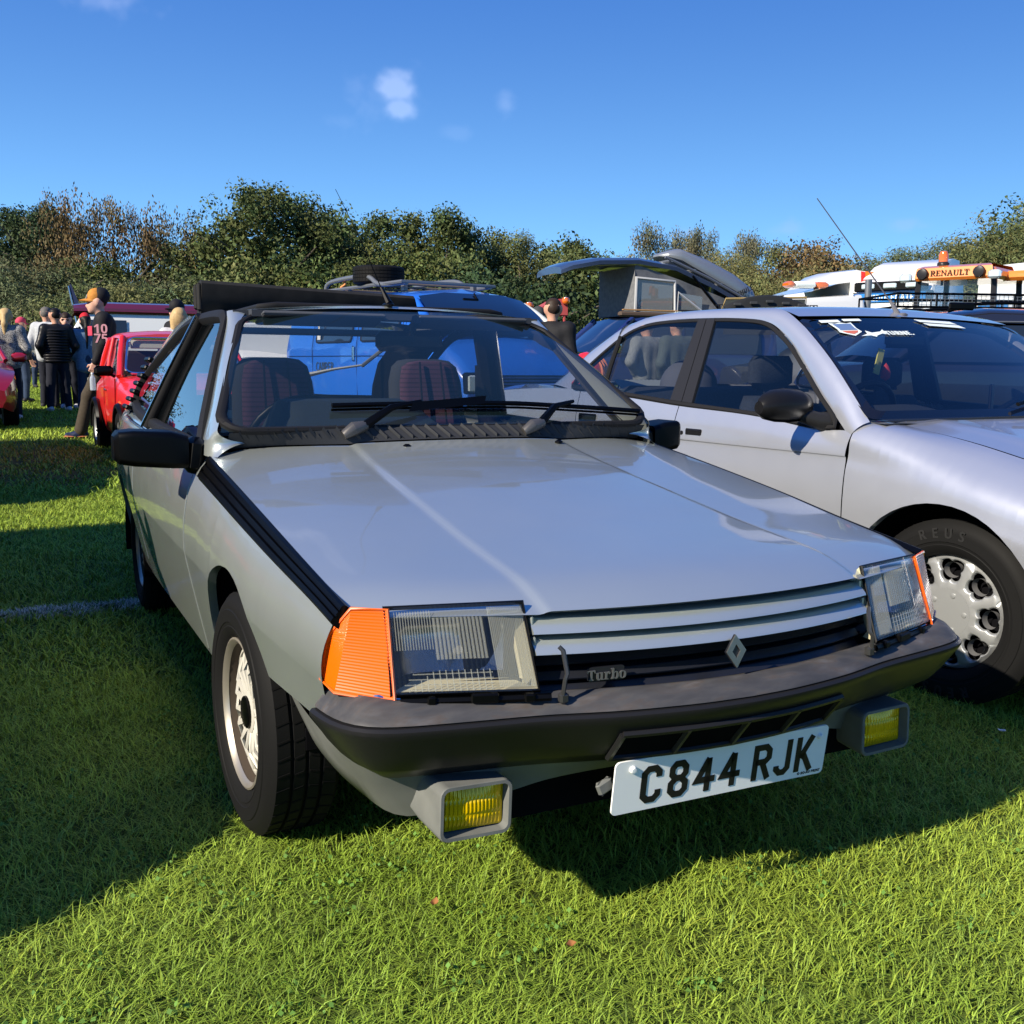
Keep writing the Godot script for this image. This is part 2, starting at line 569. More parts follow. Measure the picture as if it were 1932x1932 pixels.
func leaf_clump(seed_: int, count: int, rad: float, size: float, droop: float, narrow: float) -> ArrayMesh:
	rng.seed = seed_
	var pv := PackedVector3Array()
	var pn := PackedVector3Array()
	var pc := PackedColorArray()
	for i in count:
		var d := V(rng.randfn(), rng.randfn() * 0.8, rng.randfn()).normalized()
		var c := d * rad * pow(rng.randf(), 0.45)
		if droop > 0.0: c = V(c.x * 0.7, c.y * 1.6, c.z * 0.7)
		var up := (d + V(rng.randfn(), rng.randfn(), rng.randfn()) * 0.7).normalized()
		var t := up.cross(V(rng.randfn(), rng.randfn(), rng.randfn()).normalized()).normalized()
		if droop > 0.0: t = (t * 0.35 + V(0, -1, 0)).normalized()
		if t.length_squared() < 0.1: t = Vector3.RIGHT
		var b := up.cross(t).normalized()
		var l := size * rng.randf_range(0.6, 1.35)
		var w := l * narrow
		var q := [c - t * l * 0.5, c + b * w * 0.5, c + t * l * 0.5 + up * l * 0.1, c - b * w * 0.5]
		var col := Color(1, 1, 1) * rng.randf_range(0.6, 1.35)
		if rng.randf() < 0.04: col = Color(1.8, 1.4, 1.0)
		for k in [0, 1, 2, 0, 2, 3]:
			pv.append(q[k]); pn.append(up if true else d); pc.append(col)
	var arr := []
	arr.resize(Mesh.ARRAY_MAX)
	arr[Mesh.ARRAY_VERTEX] = pv; arr[Mesh.ARRAY_NORMAL] = pn; arr[Mesh.ARRAY_COLOR] = pc
	var m := ArrayMesh.new()
	m.add_surface_from_arrays(Mesh.PRIMITIVE_TRIANGLES, arr)
	return m

func at_px(px: float, dist: float) -> Vector3:
	# ground place on the sight line of a frame column, at a distance along the view
	var d := dir_of(px, 690.0)
	d.y = 0
	var k := dist / d.normalized().dot(V(CF[0], 0, CF[2]).normalized())
	var q := EYE + d.normalized() * k
	return V(q.x, gy(q.x, q.z), q.z)

func build_trees() -> void:
	var lm := mat("leaves", Color.WHITE, 0.6)
	lm.metallic_specular = 0.22
	lm.vertex_color_use_as_albedo = true
	lm.backlight_enabled = true
	lm.backlight = Color(0.4, 0.4, 0.4)
	var bark := mat("bark", Color.WHITE, 0.9)
	tri_tex(bark, noise_tex(21, 0.05, [[0.0, L(0.05, 0.04, 0.03)], [1.0, L(0.16, 0.14, 0.11)]]), 1.5)
	var clump := {
		"oak": [leaf_clump(31, 90, 0.75, 0.17, 0, 0.62), leaf_clump(32, 90, 0.65, 0.15, 0, 0.62)],
		"willow": [leaf_clump(33, 120, 0.7, 0.17, 0, 0.26), leaf_clump(34, 120, 0.62, 0.16, 0, 0.28)],
		"birch": [leaf_clump(35, 110, 0.6, 0.15, 1.0, 0.4), leaf_clump(36, 110, 0.6, 0.14, 1.0, 0.4)]}
	# frame column, distance, top row in the frame, half width (m), kind, colour index
	var T := []
	var list := [
		[-40, 46, 375, 3.0, "oak", 0], [30, 45, 385, 2.6, "oak", 0], [85, 44, 372, 2.4, "oak", 0], [130, 47, 405, 2.2, "oak", 0],
		[225, 40, 368, 3.6, "birch", 2], [170, 43, 412, 2.2, "birch", 2], [280, 44, 425, 1.9, "birch", 2], [318, 46, 450, 1.8, "oak", 1], [345, 52, 455, 2.2, "oak", 0],
		[20, 38, 470, 3.2, "willow", 3], [95, 37, 475, 3.2, "willow", 3], [-60, 37, 460, 3.2, "willow", 3], [165, 37, 505, 2.8, "willow", 3], [250, 35, 512, 2.6, "willow", 4], [310, 36, 495, 3.0, "willow", 3], [205, 38, 480, 2.0, "oak", 5],
		[60, 34, 540, 2.4, "willow", 3], [135, 33, 545, 2.4, "willow", 4],
		[395, 41, 418, 2.6, "oak", 1], [450, 40, 392, 3.0, "oak", 1], [515, 39, 347, 3.4, "oak", 1], [572, 40, 365, 3.0, "oak", 1], [625, 42, 392, 2.6, "oak", 0], [660, 45, 420, 2.2, "oak", 4],
		[480, 36, 480, 3.0, "oak", 1], [560, 36, 490, 3.0, "oak", 5], [420, 37, 490, 2.8, "oak", 4],
		[725, 41, 392, 2.5, "oak", 1], [765, 42, 398, 2.2, "oak", 5], [832, 40, 384, 2.5, "oak", 1], [800, 38, 450, 2.8, "oak", 5], [890, 41, 422, 2.3, "oak", 1], [940, 43, 433, 2.2, "oak", 5], [990, 41, 432, 2.2, "willow", 4], [1035, 43, 455, 2.4, "oak", 1], [1092, 42, 443, 2.0, "oak", 1], [700, 37, 470, 2.6, "oak", 5], [900, 37, 490, 2.8, "oak", 0], [980, 36, 500, 2.6, "oak", 0], [1050, 37, 510, 2.6, "oak", 0],
		[1150, 50, 470, 3.0, "willow", 4], [1215, 56, 420, 3.4, "birch", 6], [1265, 56, 432, 3.0, "birch", 6], [1310, 58, 436, 2.2, "birch", 6], [1180, 46, 485, 2.8, "willow", 7], [1350, 52, 462, 3.2, "willow", 7], [1415, 58, 443, 3.0, "birch", 6], [1390, 46, 475, 3.0, "willow", 7],
		[1465, 49, 452, 2.8, "oak", 7], [1515, 47, 448, 2.8, "oak", 2], [1555, 46, 462, 2.4, "oak", 8], [1600, 48, 478, 2.2, "oak", 7], [1440, 42, 500, 2.8, "willow", 7], [1530, 42, 500, 2.8, "oak", 7], [1280, 44, 490, 3.0, "willow", 7], [1240, 41, 520, 2.6, "willow", 7], [1330, 40, 515, 2.6, "willow", 7],
		[1640, 42, 470, 2.6, "willow", 3], [1700, 41, 452, 2.8, "willow", 3], [1765, 40, 440, 2.8, "willow", 3], [1825, 40, 440, 2.8, "willow", 3], [1880, 38, 408, 2.6, "willow", 4], [1935, 37, 380, 3.0, "willow", 4], [2000, 37, 360, 3.2, "oak", 1], [1670, 38, 510, 2.6, "willow", 3], [1790, 36, 500, 2.8, "willow", 3], [1900, 35, 480, 3.0, "willow", 3], [1600, 38, 530, 2.4, "willow", 7]]
	var tint := [Color(0.036, 0.058, 0.024), Color(0.066, 0.088, 0.030), Color(0.120, 0.090, 0.042), Color(0.088, 0.106, 0.052), Color(0.104, 0.120, 0.046), Color(0.076, 0.096, 0.030), Color(0.104, 0.106, 0.062), Color(0.128, 0.132, 0.052), Color(0.130, 0.100, 0.044)]
	var words := ["dark green", "olive green", "rusty brown", "grey green", "yellowish green", "mid green", "dull brownish green", "golden olive", "orange tinged"]
	var shape := {"oak": "leafy", "willow": "bushy", "birch": "feathery"}
	var count := {}
	for e in list:
		var base := at_px(e[0], e[1])
		var hz: float = 682.0 + 17.0 * e[0] / 1932.0
		var top: float = EYE.y + (hz - e[2]) / 1933.5 * e[1] - base.y - 0.5
		var tr := thing("tree", "", "tree", base)
		var col_word: String = words[e[5]]
		var near := "tall" if e[2] < 420 else ("middling" if e[2] < 468 else "low")
		var lb0: String = "%s %s %s tree %s" % [near, col_word, shape[e[4]], tree_spot(e[0])]
		if not count.has(lb0): count[lb0] = []
		count[lb0].append([e[0], tr])
		tr.set_meta("group", "trees along the edge of the field")
		rng.seed = int(e[0]) * 13 + 7000
		var hw: float = e[3]
		var bm := MB.new()
		var tp := V(rng.randf_range(-0.3, 0.3), top * 0.75, 0)
		bm.tube(PackedVector3Array([V(0, -0.1, 0), V(tp.x * 0.3, top * 0.3, 0.1), V(tp.x, top * 0.8, 0)]), [0.16, 0.12, 0.04], 6)
		obj("trunk", bm.build(60), bark, tr)
		var lb := MB.new()
		for k in 7:
			var a := rng.randf() * TAU
			var y0 := top * rng.randf_range(0.2, 0.6)
			var e0 := V(cos(a) * hw * 0.8, y0 + top * rng.randf_range(0.12, 0.3), sin(a) * hw * 0.8)
			lb.tube(PackedVector3Array([V(tp.x * y0 / top, y0, 0.05), e0 * 0.6 + V(0, y0 * 0.4, 0), e0]), [0.07, 0.045, 0.015], 5)
		obj("limbs", lb.build(60), bark, tr)
		var xa := [[], []]
		var ca := [[], []]
		var lobes := []
		for k in 9:
			var a := rng.randf() * TAU
			var f := rng.randf()
			var rr: float = hw * (0.35 + 0.35 * sin(PI * clampf(f * 0.9 + 0.1, 0, 1)))
			lobes.append([V(cos(a) * hw * 0.5, lerpf(hw * 0.35, top - rr * 0.8, f), sin(a) * hw * 0.45), rr])
		lobes.append([V(tp.x * 0.5, top - hw * 0.4, 0), hw * 0.42])
		lobes.append([V(tp.x, top - hw * 0.2, 0), hw * 0.22])
		var nc := int(34.0 + hw * 26.0 + top * 7.0)
		for k in nc:
			var lo: Array = lobes[rng.randi() % lobes.size()]
			var d := V(rng.randfn(), rng.randfn(), rng.randfn()).normalized()
			var q: Vector3 = lo[0] + d * lo[1] * pow(rng.randf(), 0.4)
			if q.y < 0.25: q.y = rng.randf_range(0.2, 1.2)
			if q.y > top - 0.2: q.y = top - rng.randf_range(0.1, 0.5)
			var s := rng.randf_range(0.65, 1.25)
			if q.y > top * 0.8: s *= 0.75
			var bas := Basis(Vector3.UP, rng.randf() * TAU)
			if e[4] != "birch": bas = bas * Basis(Vector3.RIGHT, rng.randf() * 1.2)
			var i := rng.randi() % 2
			xa[i].append(Transform3D(bas.scaled(Vector3.ONE * s), q))
			var c: Color = tint[e[5]] * rng.randf_range(0.8, 1.6)
			c.r *= rng.randf_range(0.85, 1.2)
			ca[i].append(c)
		for i in 2: scatter("crown", clump[e[4]][i], lm, xa[i], ca[i], tr)
	for k in count:
		var c: Array = count[k]
		c.sort_custom(func(p, q): return p[0] < q[0])
		for j in c.size():
			var pre: String = "" if c.size() == 1 else (["left hand ", "right hand "][j] if c.size() == 2 else ["leftmost ", "middle ", "rightmost ", "last "][mini(j, 3)])
			c[j][1].set_meta("label", pre + k)

func tree_spot(px: float) -> String:
	for q in [[-20, "at the far left edge"], [60, "just inside the left edge"], [110, "left of the brown tree"], [190, "behind the tall person in orange cap"], [300, "above the red small car"], [420, "left of the tallest tree"], [540, "above the raised black sunroof"], [640, "right of the tallest tree"], [760, "behind the spare wheel on the blue van"], [880, "above the blue van roof"], [1010, "behind the blue van windscreen"], [1120, "left of the raised camper roof"], [1260, "above the raised camper roof"], [1380, "behind the grey roof box"], [1500, "behind the blue beacon"], [1620, "behind the orange tailed lorry"], [1740, "behind the blue banded lorry"], [1880, "behind the orange tractor roof"]]:
		if px <= q[0]: return q[1]
	return "at the far right edge"
# ---------- the silver coupe (its front axle is the origin, its nose points to +z) ----------
const F_YB := [[0.75, 0.664], [0.60, 0.684], [0.30, 0.716], [0.0, 0.752], [-0.30, 0.789], [-0.56, 0.816], [-1.0, 0.836], [-1.5, 0.846], [-2.0, 0.852], [-2.5, 0.860], [-2.9, 0.862], [-3.3, 0.85]]
const F_XB := [[0.75, 0.732], [0.60, 0.737], [0.30, 0.746], [0.0, 0.755], [-0.30, 0.763], [-0.56, 0.768], [-1.0, 0.775], [-1.5, 0.777], [-2.0, 0.775], [-2.5, 0.765], [-2.9, 0.745], [-3.3, 0.69]]
const F_YC := [[0.70, 0.548], [0.60, 0.553], [0.30, 0.568], [0.0, 0.578], [-0.56, 0.585], [-1.5, 0.590], [-3.3, 0.585]]
const F_XC := [[0.70, 0.751], [0.60, 0.757], [0.30, 0.782], [0.0, 0.795], [-0.56, 0.802], [-1.5, 0.808], [-2.0, 0.806], [-2.5, 0.795], [-2.9, 0.770], [-3.3, 0.71]]
const F_XT := [[0.727, 0.709], [0.46, 0.716], [0.21, 0.724], [-0.1, 0.730], [-0.45, 0.735]]
const F_YT := [[0.727, 0.699], [0.46, 0.738], [0.21, 0.778], [-0.1, 0.822], [-0.45, 0.868]]
const F_YP := [[0.92, 0.700], [0.80, 0.7185], [0.72, 0.730], [0.59, 0.745], [0.455, 0.761], [0.304, 0.783], [0.133, 0.808], [-0.06, 0.836], [-0.281, 0.872], [-0.42, 0.900], [-0.50, 0.914]]

func fx(z: float, y: float) -> float:
	var yc := ct(F_YC, z)
	var xc := ct(F_XC, z)
	if y <= yc:
		var d := yc - y
		return xc - 0.185 * d - 0.05 * d * d
	var yb := ct(F_YB, z)
	var t := clampf((y - yc) / (yb - yc), 0, 1.2)
	return lerpf(xc, ct(F_XB, z), t) + 0.012 * 4 * t * (1 - t)

func f_arch(z: float, cz: float, r: float, low: float) -> float:
	var d := r * r - (z - cz) * (z - cz)
	return maxf(low, 0.285 + sqrt(d)) if d > 0.0 else low

func f_side(s: float, za: Callable, zb: Callable, bot: Callable, ncol: int, extra: Array) -> MB:
	# panel between two seams (z as a function of height) and a lower edge (y as a function of z)
	var m := MB.new()
	var us := []
	for i in ncol: us.append(float(i) / (ncol - 1))
	for e in extra:
		var u: float = (e - za.call(0.585)) / (zb.call(0.585) - za.call(0.585))
		if u > 0.002 and u < 0.998: us.append(u)
	us.sort()
	var cols := []
	for u in us:
		var zc: float = lerpf(za.call(0.585), zb.call(0.585), u)
		var y0: float = bot.call(zc)
		var y1 := ct(F_YB, zc)
		var yc := ct(F_YC, zc)
		var ys := []
		if y0 < yc - 0.02:
			for k in 5: ys.append(lerpf(y0, yc - 0.005, k / 4.0))
		else:
			for k in 5: ys.append(lerpf(y0, y0 + 0.012, k / 4.0))
		var y2: float = maxf(yc, ys[4] + 0.006)
		ys.append(y2)
		for k in 7: ys.append(lerpf(y2 + 0.005, y1, k / 6.0))
		var col := PackedVector3Array()
		var z0: float = lerpf(za.call(ys[0]), zb.call(ys[0]), u)
		col.append(V(s * (fx(z0, ys[0]) - 0.022), ys[0], z0))
		for y in ys:
			var z: float = lerpf(za.call(y), zb.call(y), u)
			col.append(V(s * fx(z, y), y, z))
		cols.append(col)
	# turned-in edges at both seams
	for e in [0, cols.size() - 1]:
		var c: PackedVector3Array = cols[e]
		var inn := PackedVector3Array()
		for q in c: inn.append(V(q.x - s * 0.016, q.y, q.z))
		if e == 0: cols.insert(0, inn)
		else: cols.append(inn)
	m.grid(cols)
	return m

func hood_point(x: float, z: float) -> Vector3:
	var a := absf(x)
	var e := ct(F_XT, minf(z, 0.727))
	var yp := ct(F_YP, z)
	var ye := ct(F_YT, minf(z, 0.727)) - maxf(0.0, z - 0.727) * 0.22
	var c := lerpf(0.325, 0.366, clampf((z + 0.5) / 1.23, 0, 1))
	var y: float
	if a <= c:
		y = yp + 0.010 * (1.0 - (a / c) * (a / c))
	else:
		var t := (a - c) / (e - c)
		var st := clampf((a - c) / 0.022, 0, 1)
		st = st * st * (3 - 2 * st)
		y = yp - 0.006 * st - (yp - 0.006 - ye) * (0.25 * t + 0.75 * pow(t, 3.0))
	return V(x, y, z)

func hood_zf(a: float) -> float:
	if a <= 0.39: return 0.908 - 0.055 * pow(a / 0.39, 2.0)
	return 0.853 - (a - 0.39) / 0.319 * 0.126 + 0.012 * sin(PI * (a - 0.39) / 0.319)
func cowl_z(a: float) -> float: return -0.40 - 0.08 * pow(a / 0.636, 2.0)

func ws_point(u: float, v: float) -> Vector3:
	# windscreen sheet: u across -1..1, v from the cowl up
	var uu := u * u
	var b := V(0.693 * u, 0.957 - 0.011 * uu, -0.450 - 0.014 * pow(absf(u), 2.6))
	var t := V(0.523 * u, 1.302 - 0.024 * uu, -0.90 - 0.069 * uu)
	var q := b.lerp(t, v)
	var k := 4.0 * v * (1 - v)
	return q + V(0.012 * u * k, 0.014 * k, 0.012 * k)

func loop_uv(n: int, grow: float, r: float) -> Array:
	# rounded square loop around -1..1 x 0..1
	var o := []
	for q in rrect(2.0 + grow * 2.0, 1.0 + grow * 1.5, r, n):
		o.append(Vector2(q.x, q.y + 0.5))
	return o

func paint(key: String, c: Color, rough := 0.3, metal := 0.75) -> StandardMaterial3D:
	var m := mat(key, c, rough, metal, 1.0)
	if metal > 0.5:
		# faint smears of dust in the satin of the metallic coat
		m.roughness_texture = noise_tex(141, 0.02, [[0.0, Color(0.84, 0.84, 0.84)], [0.6, Color(0.93, 0.93, 0.93)], [1.0, Color(1, 1, 1)]], 256, 5)
		m.uv1_triplanar = true
		m.uv1_scale = Vector3.ONE * 1.3
	return m

func build_coupe() -> void:
	var car := thing("coupe", "silver grey coupe with orange indicators, yellow fog lamps and white number plate, nearest the viewer", "car")
	var sil := paint("silver", L(0.455, 0.495, 0.475), 0.36, 0.66)
	var black := mat("black_plastic", L(0.016, 0.016, 0.017), 0.42)
	tri_tex(black, noise_tex(41, 0.03, [[0.0, L(0.013, 0.013, 0.014)], [1.0, L(0.022, 0.022, 0.023)]]), 2.0)
	var rub := mat("rubber", L(0.010, 0.010, 0.011), 0.65)
	var dark := mat("dark_inside", L(0.005, 0.005, 0.006), 0.95)
	dark.metallic_specular = 0.05
	var gl := glass("window_glass", Color(0.16, 0.24, 0.26), 0.16)
	var gt := glass("tinted_glass", Color(0.03, 0.05, 0.06), 0.42)
	var chrome := mat("chrome", L(0.62, 0.63, 0.65), 0.12, 1.0)

	# --- sides
	for s in [-1.0, 1.0]:
		var arch_z := []
		for k in 25: arch_z.append(0.36 * sin(deg_to_rad(-90 + k * 7.5)))
		var seam := func(y): return -0.560 - 0.012 * clampf((y - 0.585) / 0.23, -1, 1)
		var front := func(y): return lerpf(0.700, 0.715, clampf((y - 0.46) / 0.19, 0, 1))
		var fb := func(z): return 0.46 + 0.01 * (z - 0.4) if z > 0.3 and z > 0.31 else f_arch(z, 0.0, 0.36, 0.285)
		var f := f_side(s, seam, front, fb, 14, arch_z + [0.3146])
		var fo := obj("fender", f.build(28), sil, car)
		var seam2 := func(y): return -0.566 - 0.012 * clampf((y - 0.585) / 0.23, -1, 1)
		var rs := func(y): return -1.86
		obj("door", f_side(s, rs, seam2, func(z): return 0.285, 14, []).build(28), sil, car)
		for e in [[-0.5645, 0.30], [-1.863, 0.34]]:
			var ed := MB.new()
			var ep := PackedVector3Array()
			for k in 16:
				var y := lerpf(e[1], 0.80, k / 15.0)
				var z: float = e[0] - (0.012 * clampf((y - 0.585) / 0.23, -1, 1) if e[0] > -1.0 else 0.0) - 0.003
				ep.append(V(s * (fx(z, y) - 0.0005), y, z))
			ed.tube(ep, 0.0022, 5)
			obj("door_edge", ed.build(60), sil, car)
		var rs2 := func(y): return -1.866
		var tail := func(y): return -3.30
		var rz := []
		for k in 25: rz.append(-2.443 + 0.345 * sin(deg_to_rad(-90 + k * 7.5)))
		obj("rear_quarter", f_side(s, tail, rs2, func(z): return f_arch(z, -2.443, 0.345, 0.29), 16, rz).build(28), sil, car)
		# wheel houses
		for cz in [0.0, -2.443]:
			var w := MB.new()
			var rows := []
			for x in [0.50, 0.755]:
				var r := PackedVector3Array()
				for k in 21:
					var a := deg_to_rad((32.0 if cz == 0.0 else -10.0) + k * (7.9 if cz == 0.0 else 10.0))
					r.append(V(s * x, 0.285 + sin(a) * 0.375, cz + cos(a) * 0.375))
				rows.append(r)
			w.grid(rows)
			w.box(V(s * 0.5, 0.48, cz), V(0.01, 0.46, 0.62))
			obj("wheel_house", w.build(40), dark, car)
		# ribbed trim band
		var tb := MB.new()
		var rows := []
		for i in 26:
			var z := lerpf(-0.47, 0.722, i / 25.0)
			var a := V(ct(F_XT, z), ct(F_YT, z), z)
			var b := V(ct(F_XB, z) + 0.002, ct(F_YB, z) - 0.001, z)
			var nrm := V(b.y - a.y, b.x - a.x, 0).normalized() * -1.0
			nrm = V(absf(nrm.x), absf(nrm.y), 0)
			var r := PackedVector3Array()
			for q in [[0.0, -0.012], [0.0, 0.004], [0.12, 0.008], [0.26, 0.008], [0.30, 0.001], [0.36, 0.001], [0.40, 0.008], [0.56, 0.008], [0.60, 0.001], [0.66, 0.001], [0.70, 0.009], [0.90, 0.009], [1.0, 0.003], [1.0, -0.012]]:
				var p: Vector3 = a.lerp(b, q[0]) + nrm * q[1]
				r.append(V(s * p.x, p.y, p.z))
			rows.append(r)
		tb.grid(rows)
		tb.fan(rows[25]); tb.fan(rows[0], true)
		obj("side_trim", tb.build(25), black, car)
		# wing top, windscreen pillar
		var pl := MB.new()
		var inn := [V(0.637, 0.905, -0.476), V(0.690, 0.918, -0.462), V(0.716, 0.938, -0.464), ws_point(1.03, 0.06), ws_point(1.03, 0.25), ws_point(1.03, 0.5), ws_point(1.03, 0.75), ws_point(1.03, 0.95), ws_point(1.02, 1.05)]
		var outr := [V(0.724, 0.8705, -0.436), V(0.738, 0.869, -0.485), V(0.745, 0.871, -0.545), V(0.743, 0.885, -0.60), V(0.700, 0.98, -0.695), V(0.655, 1.09, -0.81), V(0.615, 1.185, -0.905), V(0.588, 1.255, -0.965), V(0.576, 1.298, -1.02)]
		var i2 := spline(inn, 4)
		var o2 := spline(outr, 4)
		var pr := []
		for k in i2.size():
			var mid := (i2[k] + o2[k]) * 0.5 + V(0.010, 0.012, 0.006)
			var r := PackedVector3Array()
			for t in 7:
				var tt := t / 6.0
				var q := i2[k] * (1 - tt) * (1 - tt) + mid * 2 * tt * (1 - tt) + o2[k] * tt * tt
				r.append(V(s * q.x, q.y, q.z))
			pr.append(r)
		pl.grid(pr)
		obj("windscreen_pillar", pl.build(50), sil, car)
		# side glass and its black frame
		var D := [V(0.750, 0.868, -0.565), V(0.700, 0.985, -0.70), V(0.616, 1.185, -0.912), V(0.580, 1.270, -0.985), V(0.572, 1.300, -1.06), V(0.570, 1.306, -1.43), V(0.578, 1.290, -1.75), V(0.592, 1.250, -1.98), V(0.651, 1.108, -2.42), V(0.693, 1.010, -2.56), V(0.722, 0.930, -2.50), V(0.738, 0.896, -2.2), V(0.752, 0.880, -1.55), V(0.753, 0.872, -0.9)]
		var dl := resample(spline(D, 5, true), 90)
		var cen := V(0.66, 1.05, -1.6)
		var fr := []
		for lv in [[0.0, -0.004], [0.0, 0.010], [0.014, 0.016], [0.028, 0.016], [0.036, 0.006], [0.04, -0.006]]:
			var r := PackedVector3Array()
			for k in dl.size():
				var q := dl[k]
				var tg := (dl[(k + 1) % dl.size()] - dl[(k - 1 + dl.size()) % dl.size()]).normalized()
				var nn := V(1, 0.42, 0).normalized()
				var inw := tg.cross(nn)
				if inw.dot(cen - q) < 0: inw = -inw
				q += inw * lv[0] + nn * lv[1]
				r.append(V(s * q.x, q.y, q.z))
			fr.append(r)
		var fm := MB.new()
		fm.grid(fr, true)
		obj("window_frame", fm.build(40), rub, car)
		# panes before and behind the centre post
		var pane := func(za_t: float, za_b: float, zb_t: float, zb_b: float, called: String):
			var gm := MB.new()
			var gr := []
			for i in 7:
				var v := i / 6.0
				var y0 := lerpf(0.872, 0.890, clampf(-(za_b + zb_b) * 0.5 - 0.6, 0, 1))
				var r := PackedVector3Array()
				for j in 9:
					var z := lerpf(lerpf(za_b, za_t, v), lerpf(zb_b, zb_t, v), j / 8.0)
					var y := lerpf(y0, 1.296, v)
					r.append(V(s * (0.750 - (y - 0.86) * 0.42 + 0.006 * sin(v * PI)), y, z))
				gr.append(r)
			gm.grid(gr)
			obj(called, gm.build(60), gt, car)
		pane.call(-1.06, -0.60, -1.46, -1.70, "door_window")
		var qm := MB.new()
		var qs := []
		for k in dl.size():
			pass
		for e in [[0.0, 0.896, -1.74, -2.46], [0.25, 1.0, -1.68, -2.56], [0.5, 1.10, -1.62, -2.42], [0.75, 1.2, -1.56, -2.13], [1.0, 1.285, -1.5, -1.80]]:
			var r := PackedVector3Array()
			for j in 9:
				r.append(V(s * (0.750 - (e[1] - 0.86) * 0.42 + 0.004 * sin(e[0] * PI)), e[1], lerpf(e[2], e[3], j / 8.0)))
			qs.append(r)
		qm.grid(qs)
		obj("quarter_window", qm.build(60), gt, car)
		var post := MB.new()
		post.tube(PackedVector3Array([V(s * 0.758, 0.885, -1.72), V(s * 0.67, 1.095, -1.60), V(s * 0.582, 1.298, -1.475)]), 0.022, 8)
		obj("centre_post", post.build(50), rub, car)
		var strip := MB.new()
		strip.tube(PackedVector3Array([V(s * 0.781, 0.885, -1.715), V(s * 0.693, 1.095, -1.595), V(s * 0.603, 1.298, -1.47)]), 0.006, 6)
		obj("post_trim", strip.build(50), chrome, car)
		var bs := MB.new()
		bs.tube(PackedVector3Array([V(s * 0.778, 0.862, -0.62), V(s * 0.780, 0.872, -1.5), V(s * 0.770, 0.882, -2.2), V(s * 0.755, 0.89, -2.5)]), 0.006, 6)
		obj("waist_trim", bs.build(50), chrome, car)
		# shoulder sheet between waist and window frame
		var sh := MB.new()
		var ra := PackedVector3Array()
		var rb := PackedVector3Array()
		var rc := PackedVector3Array()
		for k in 16:
			var z := lerpf(-0.52, -3.28, k / 15.0)
			var yb := ct(F_YB, z)
			ra.append(V(s * ct(F_XB, z), yb, z))
			rb.append(V(s * (ct(F_XB, z) - 0.012), yb + 0.022, z))
			var iy := lerpf(0.872, 0.905, clampf((-0.55 - z) / 2.0, 0, 1))
			rc.append(V(s * (ct(F_XB, z) - 0.045), maxf(iy, yb + 0.03), z))
		sh.grid([ra, rb, rc])
		obj("shoulder", sh.build(60), sil, car)
		# black louvred panel behind the quarter window, then the rear roof pillar
		var lv2 := MB.new()
		for k in 7:
			var t := k / 6.0
			var q := V(0.735, 0.925, -2.52).lerp(V(0.640, 1.14, -2.42), t)
			lv2.box(V(s * (q.x + 0.012), q.y, q.z - 0.05), V(0.03, 0.022, 0.16), 0.006, Basis(V(0, 0, 1), s * 0.4))
		obj("louvre", lv2.build(30), black, car)
		var rp := MB.new()
		ruled(rp, PackedVector3Array([V(s * 0.575, 1.305, -1.75), V(s * 0.59, 1.262, -1.98), V(s * 0.648, 1.115, -2.44), V(s * 0.70, 0.99, -2.60), V(s * 0.745, 0.88, -2.58)]), PackedVector3Array([V(s * 0.50, 1.318, -2.2), V(s * 0.53, 1.285, -2.42), V(s * 0.575, 1.15, -2.85), V(s * 0.61, 1.03, -3.05), V(s * 0.66, 0.90, -3.24)]), 3, V(s * 0.01, 0.01, 0))
		obj("rear_pillar", rp.build(60), sil, car)
		var rl := MB.new()
		ruled(rl, PackedVector3Array([V(s * 0.55, 1.285, -1.75), V(s * 0.565, 1.245, -1.98), V(s * 0.622, 1.10, -2.44), V(s * 0.672, 0.975, -2.60), V(s * 0.715, 0.86, -2.58)]), PackedVector3Array([V(s * 0.475, 1.30, -2.19), V(s * 0.505, 1.268, -2.40), V(s * 0.55, 1.135, -2.83), V(s * 0.585, 1.015, -3.03), V(s * 0.635, 0.88, -3.22)]), 3)
		obj("rear_pillar_lining", rl.build(60), dark, car)
		# door mirror
		var mir := thing_part("door_mirror", car, s < 0)
		var mm := MB.new()
		var secs := []
		for e in [[0.785, 0.832, 0.925, 0.055], [0.83, 0.834, 0.938, 0.07], [0.93 - 0.05 * maxf(s, 0.0), 0.842, 0.942, 0.075], [0.968 - 0.075 * maxf(s, 0.0), 0.848, 0.938, 0.066], [0.980 - 0.078 * maxf(s, 0.0), 0.858, 0.925, 0.045]]:
			var r := PackedVector3Array()
			for q in rrect(e[3] * 2.0, e[2] - e[1], 0.018, 3): r.append(V(s * e[0], (e[1] + e[2]) * 0.5 + q.y, -0.585 + q.x - (e[0] - 0.785) * 0.12))
			secs.append(r)
		mm.grid(secs, true)
		mm.fan(secs[0]); mm.fan(secs[4], true)
		obj("mirror_shell", mm.build(38), black, mir)
		var mf := MB.new()
		mf.box(V(s * 0.766, 0.868, -0.575), V(0.055, 0.105, 0.09), 0.018, Basis(V(0, 0, 1), s * 0.15))
		obj("mirror_foot", mf.build(38), black, mir)
		var mg := MB.new()
		mg.box(V(s * 0.875, 0.89, -0.668), V(0.16, 0.08, 0.004))
		obj("mirror_glass", mg.build(), chrome, mir)

	# --- bonnet
	var hb := MB.new()
	var hrows := []
	var xs := PackedFloat32Array()
	for i in 41:
		var t := i / 40.0
		var a := 0.39 + 0.319 * t
		xs.append(a)
	var half := PackedFloat32Array()
	for k in 12: half.append(0.30 * k / 12.0)
	for k in 16: half.append(0.30 + 0.11 * k / 15.0)
	for k in range(1, 19): half.append(lerpf(0.41, 1.0, k / 18.0))
	var full := PackedFloat32Array()
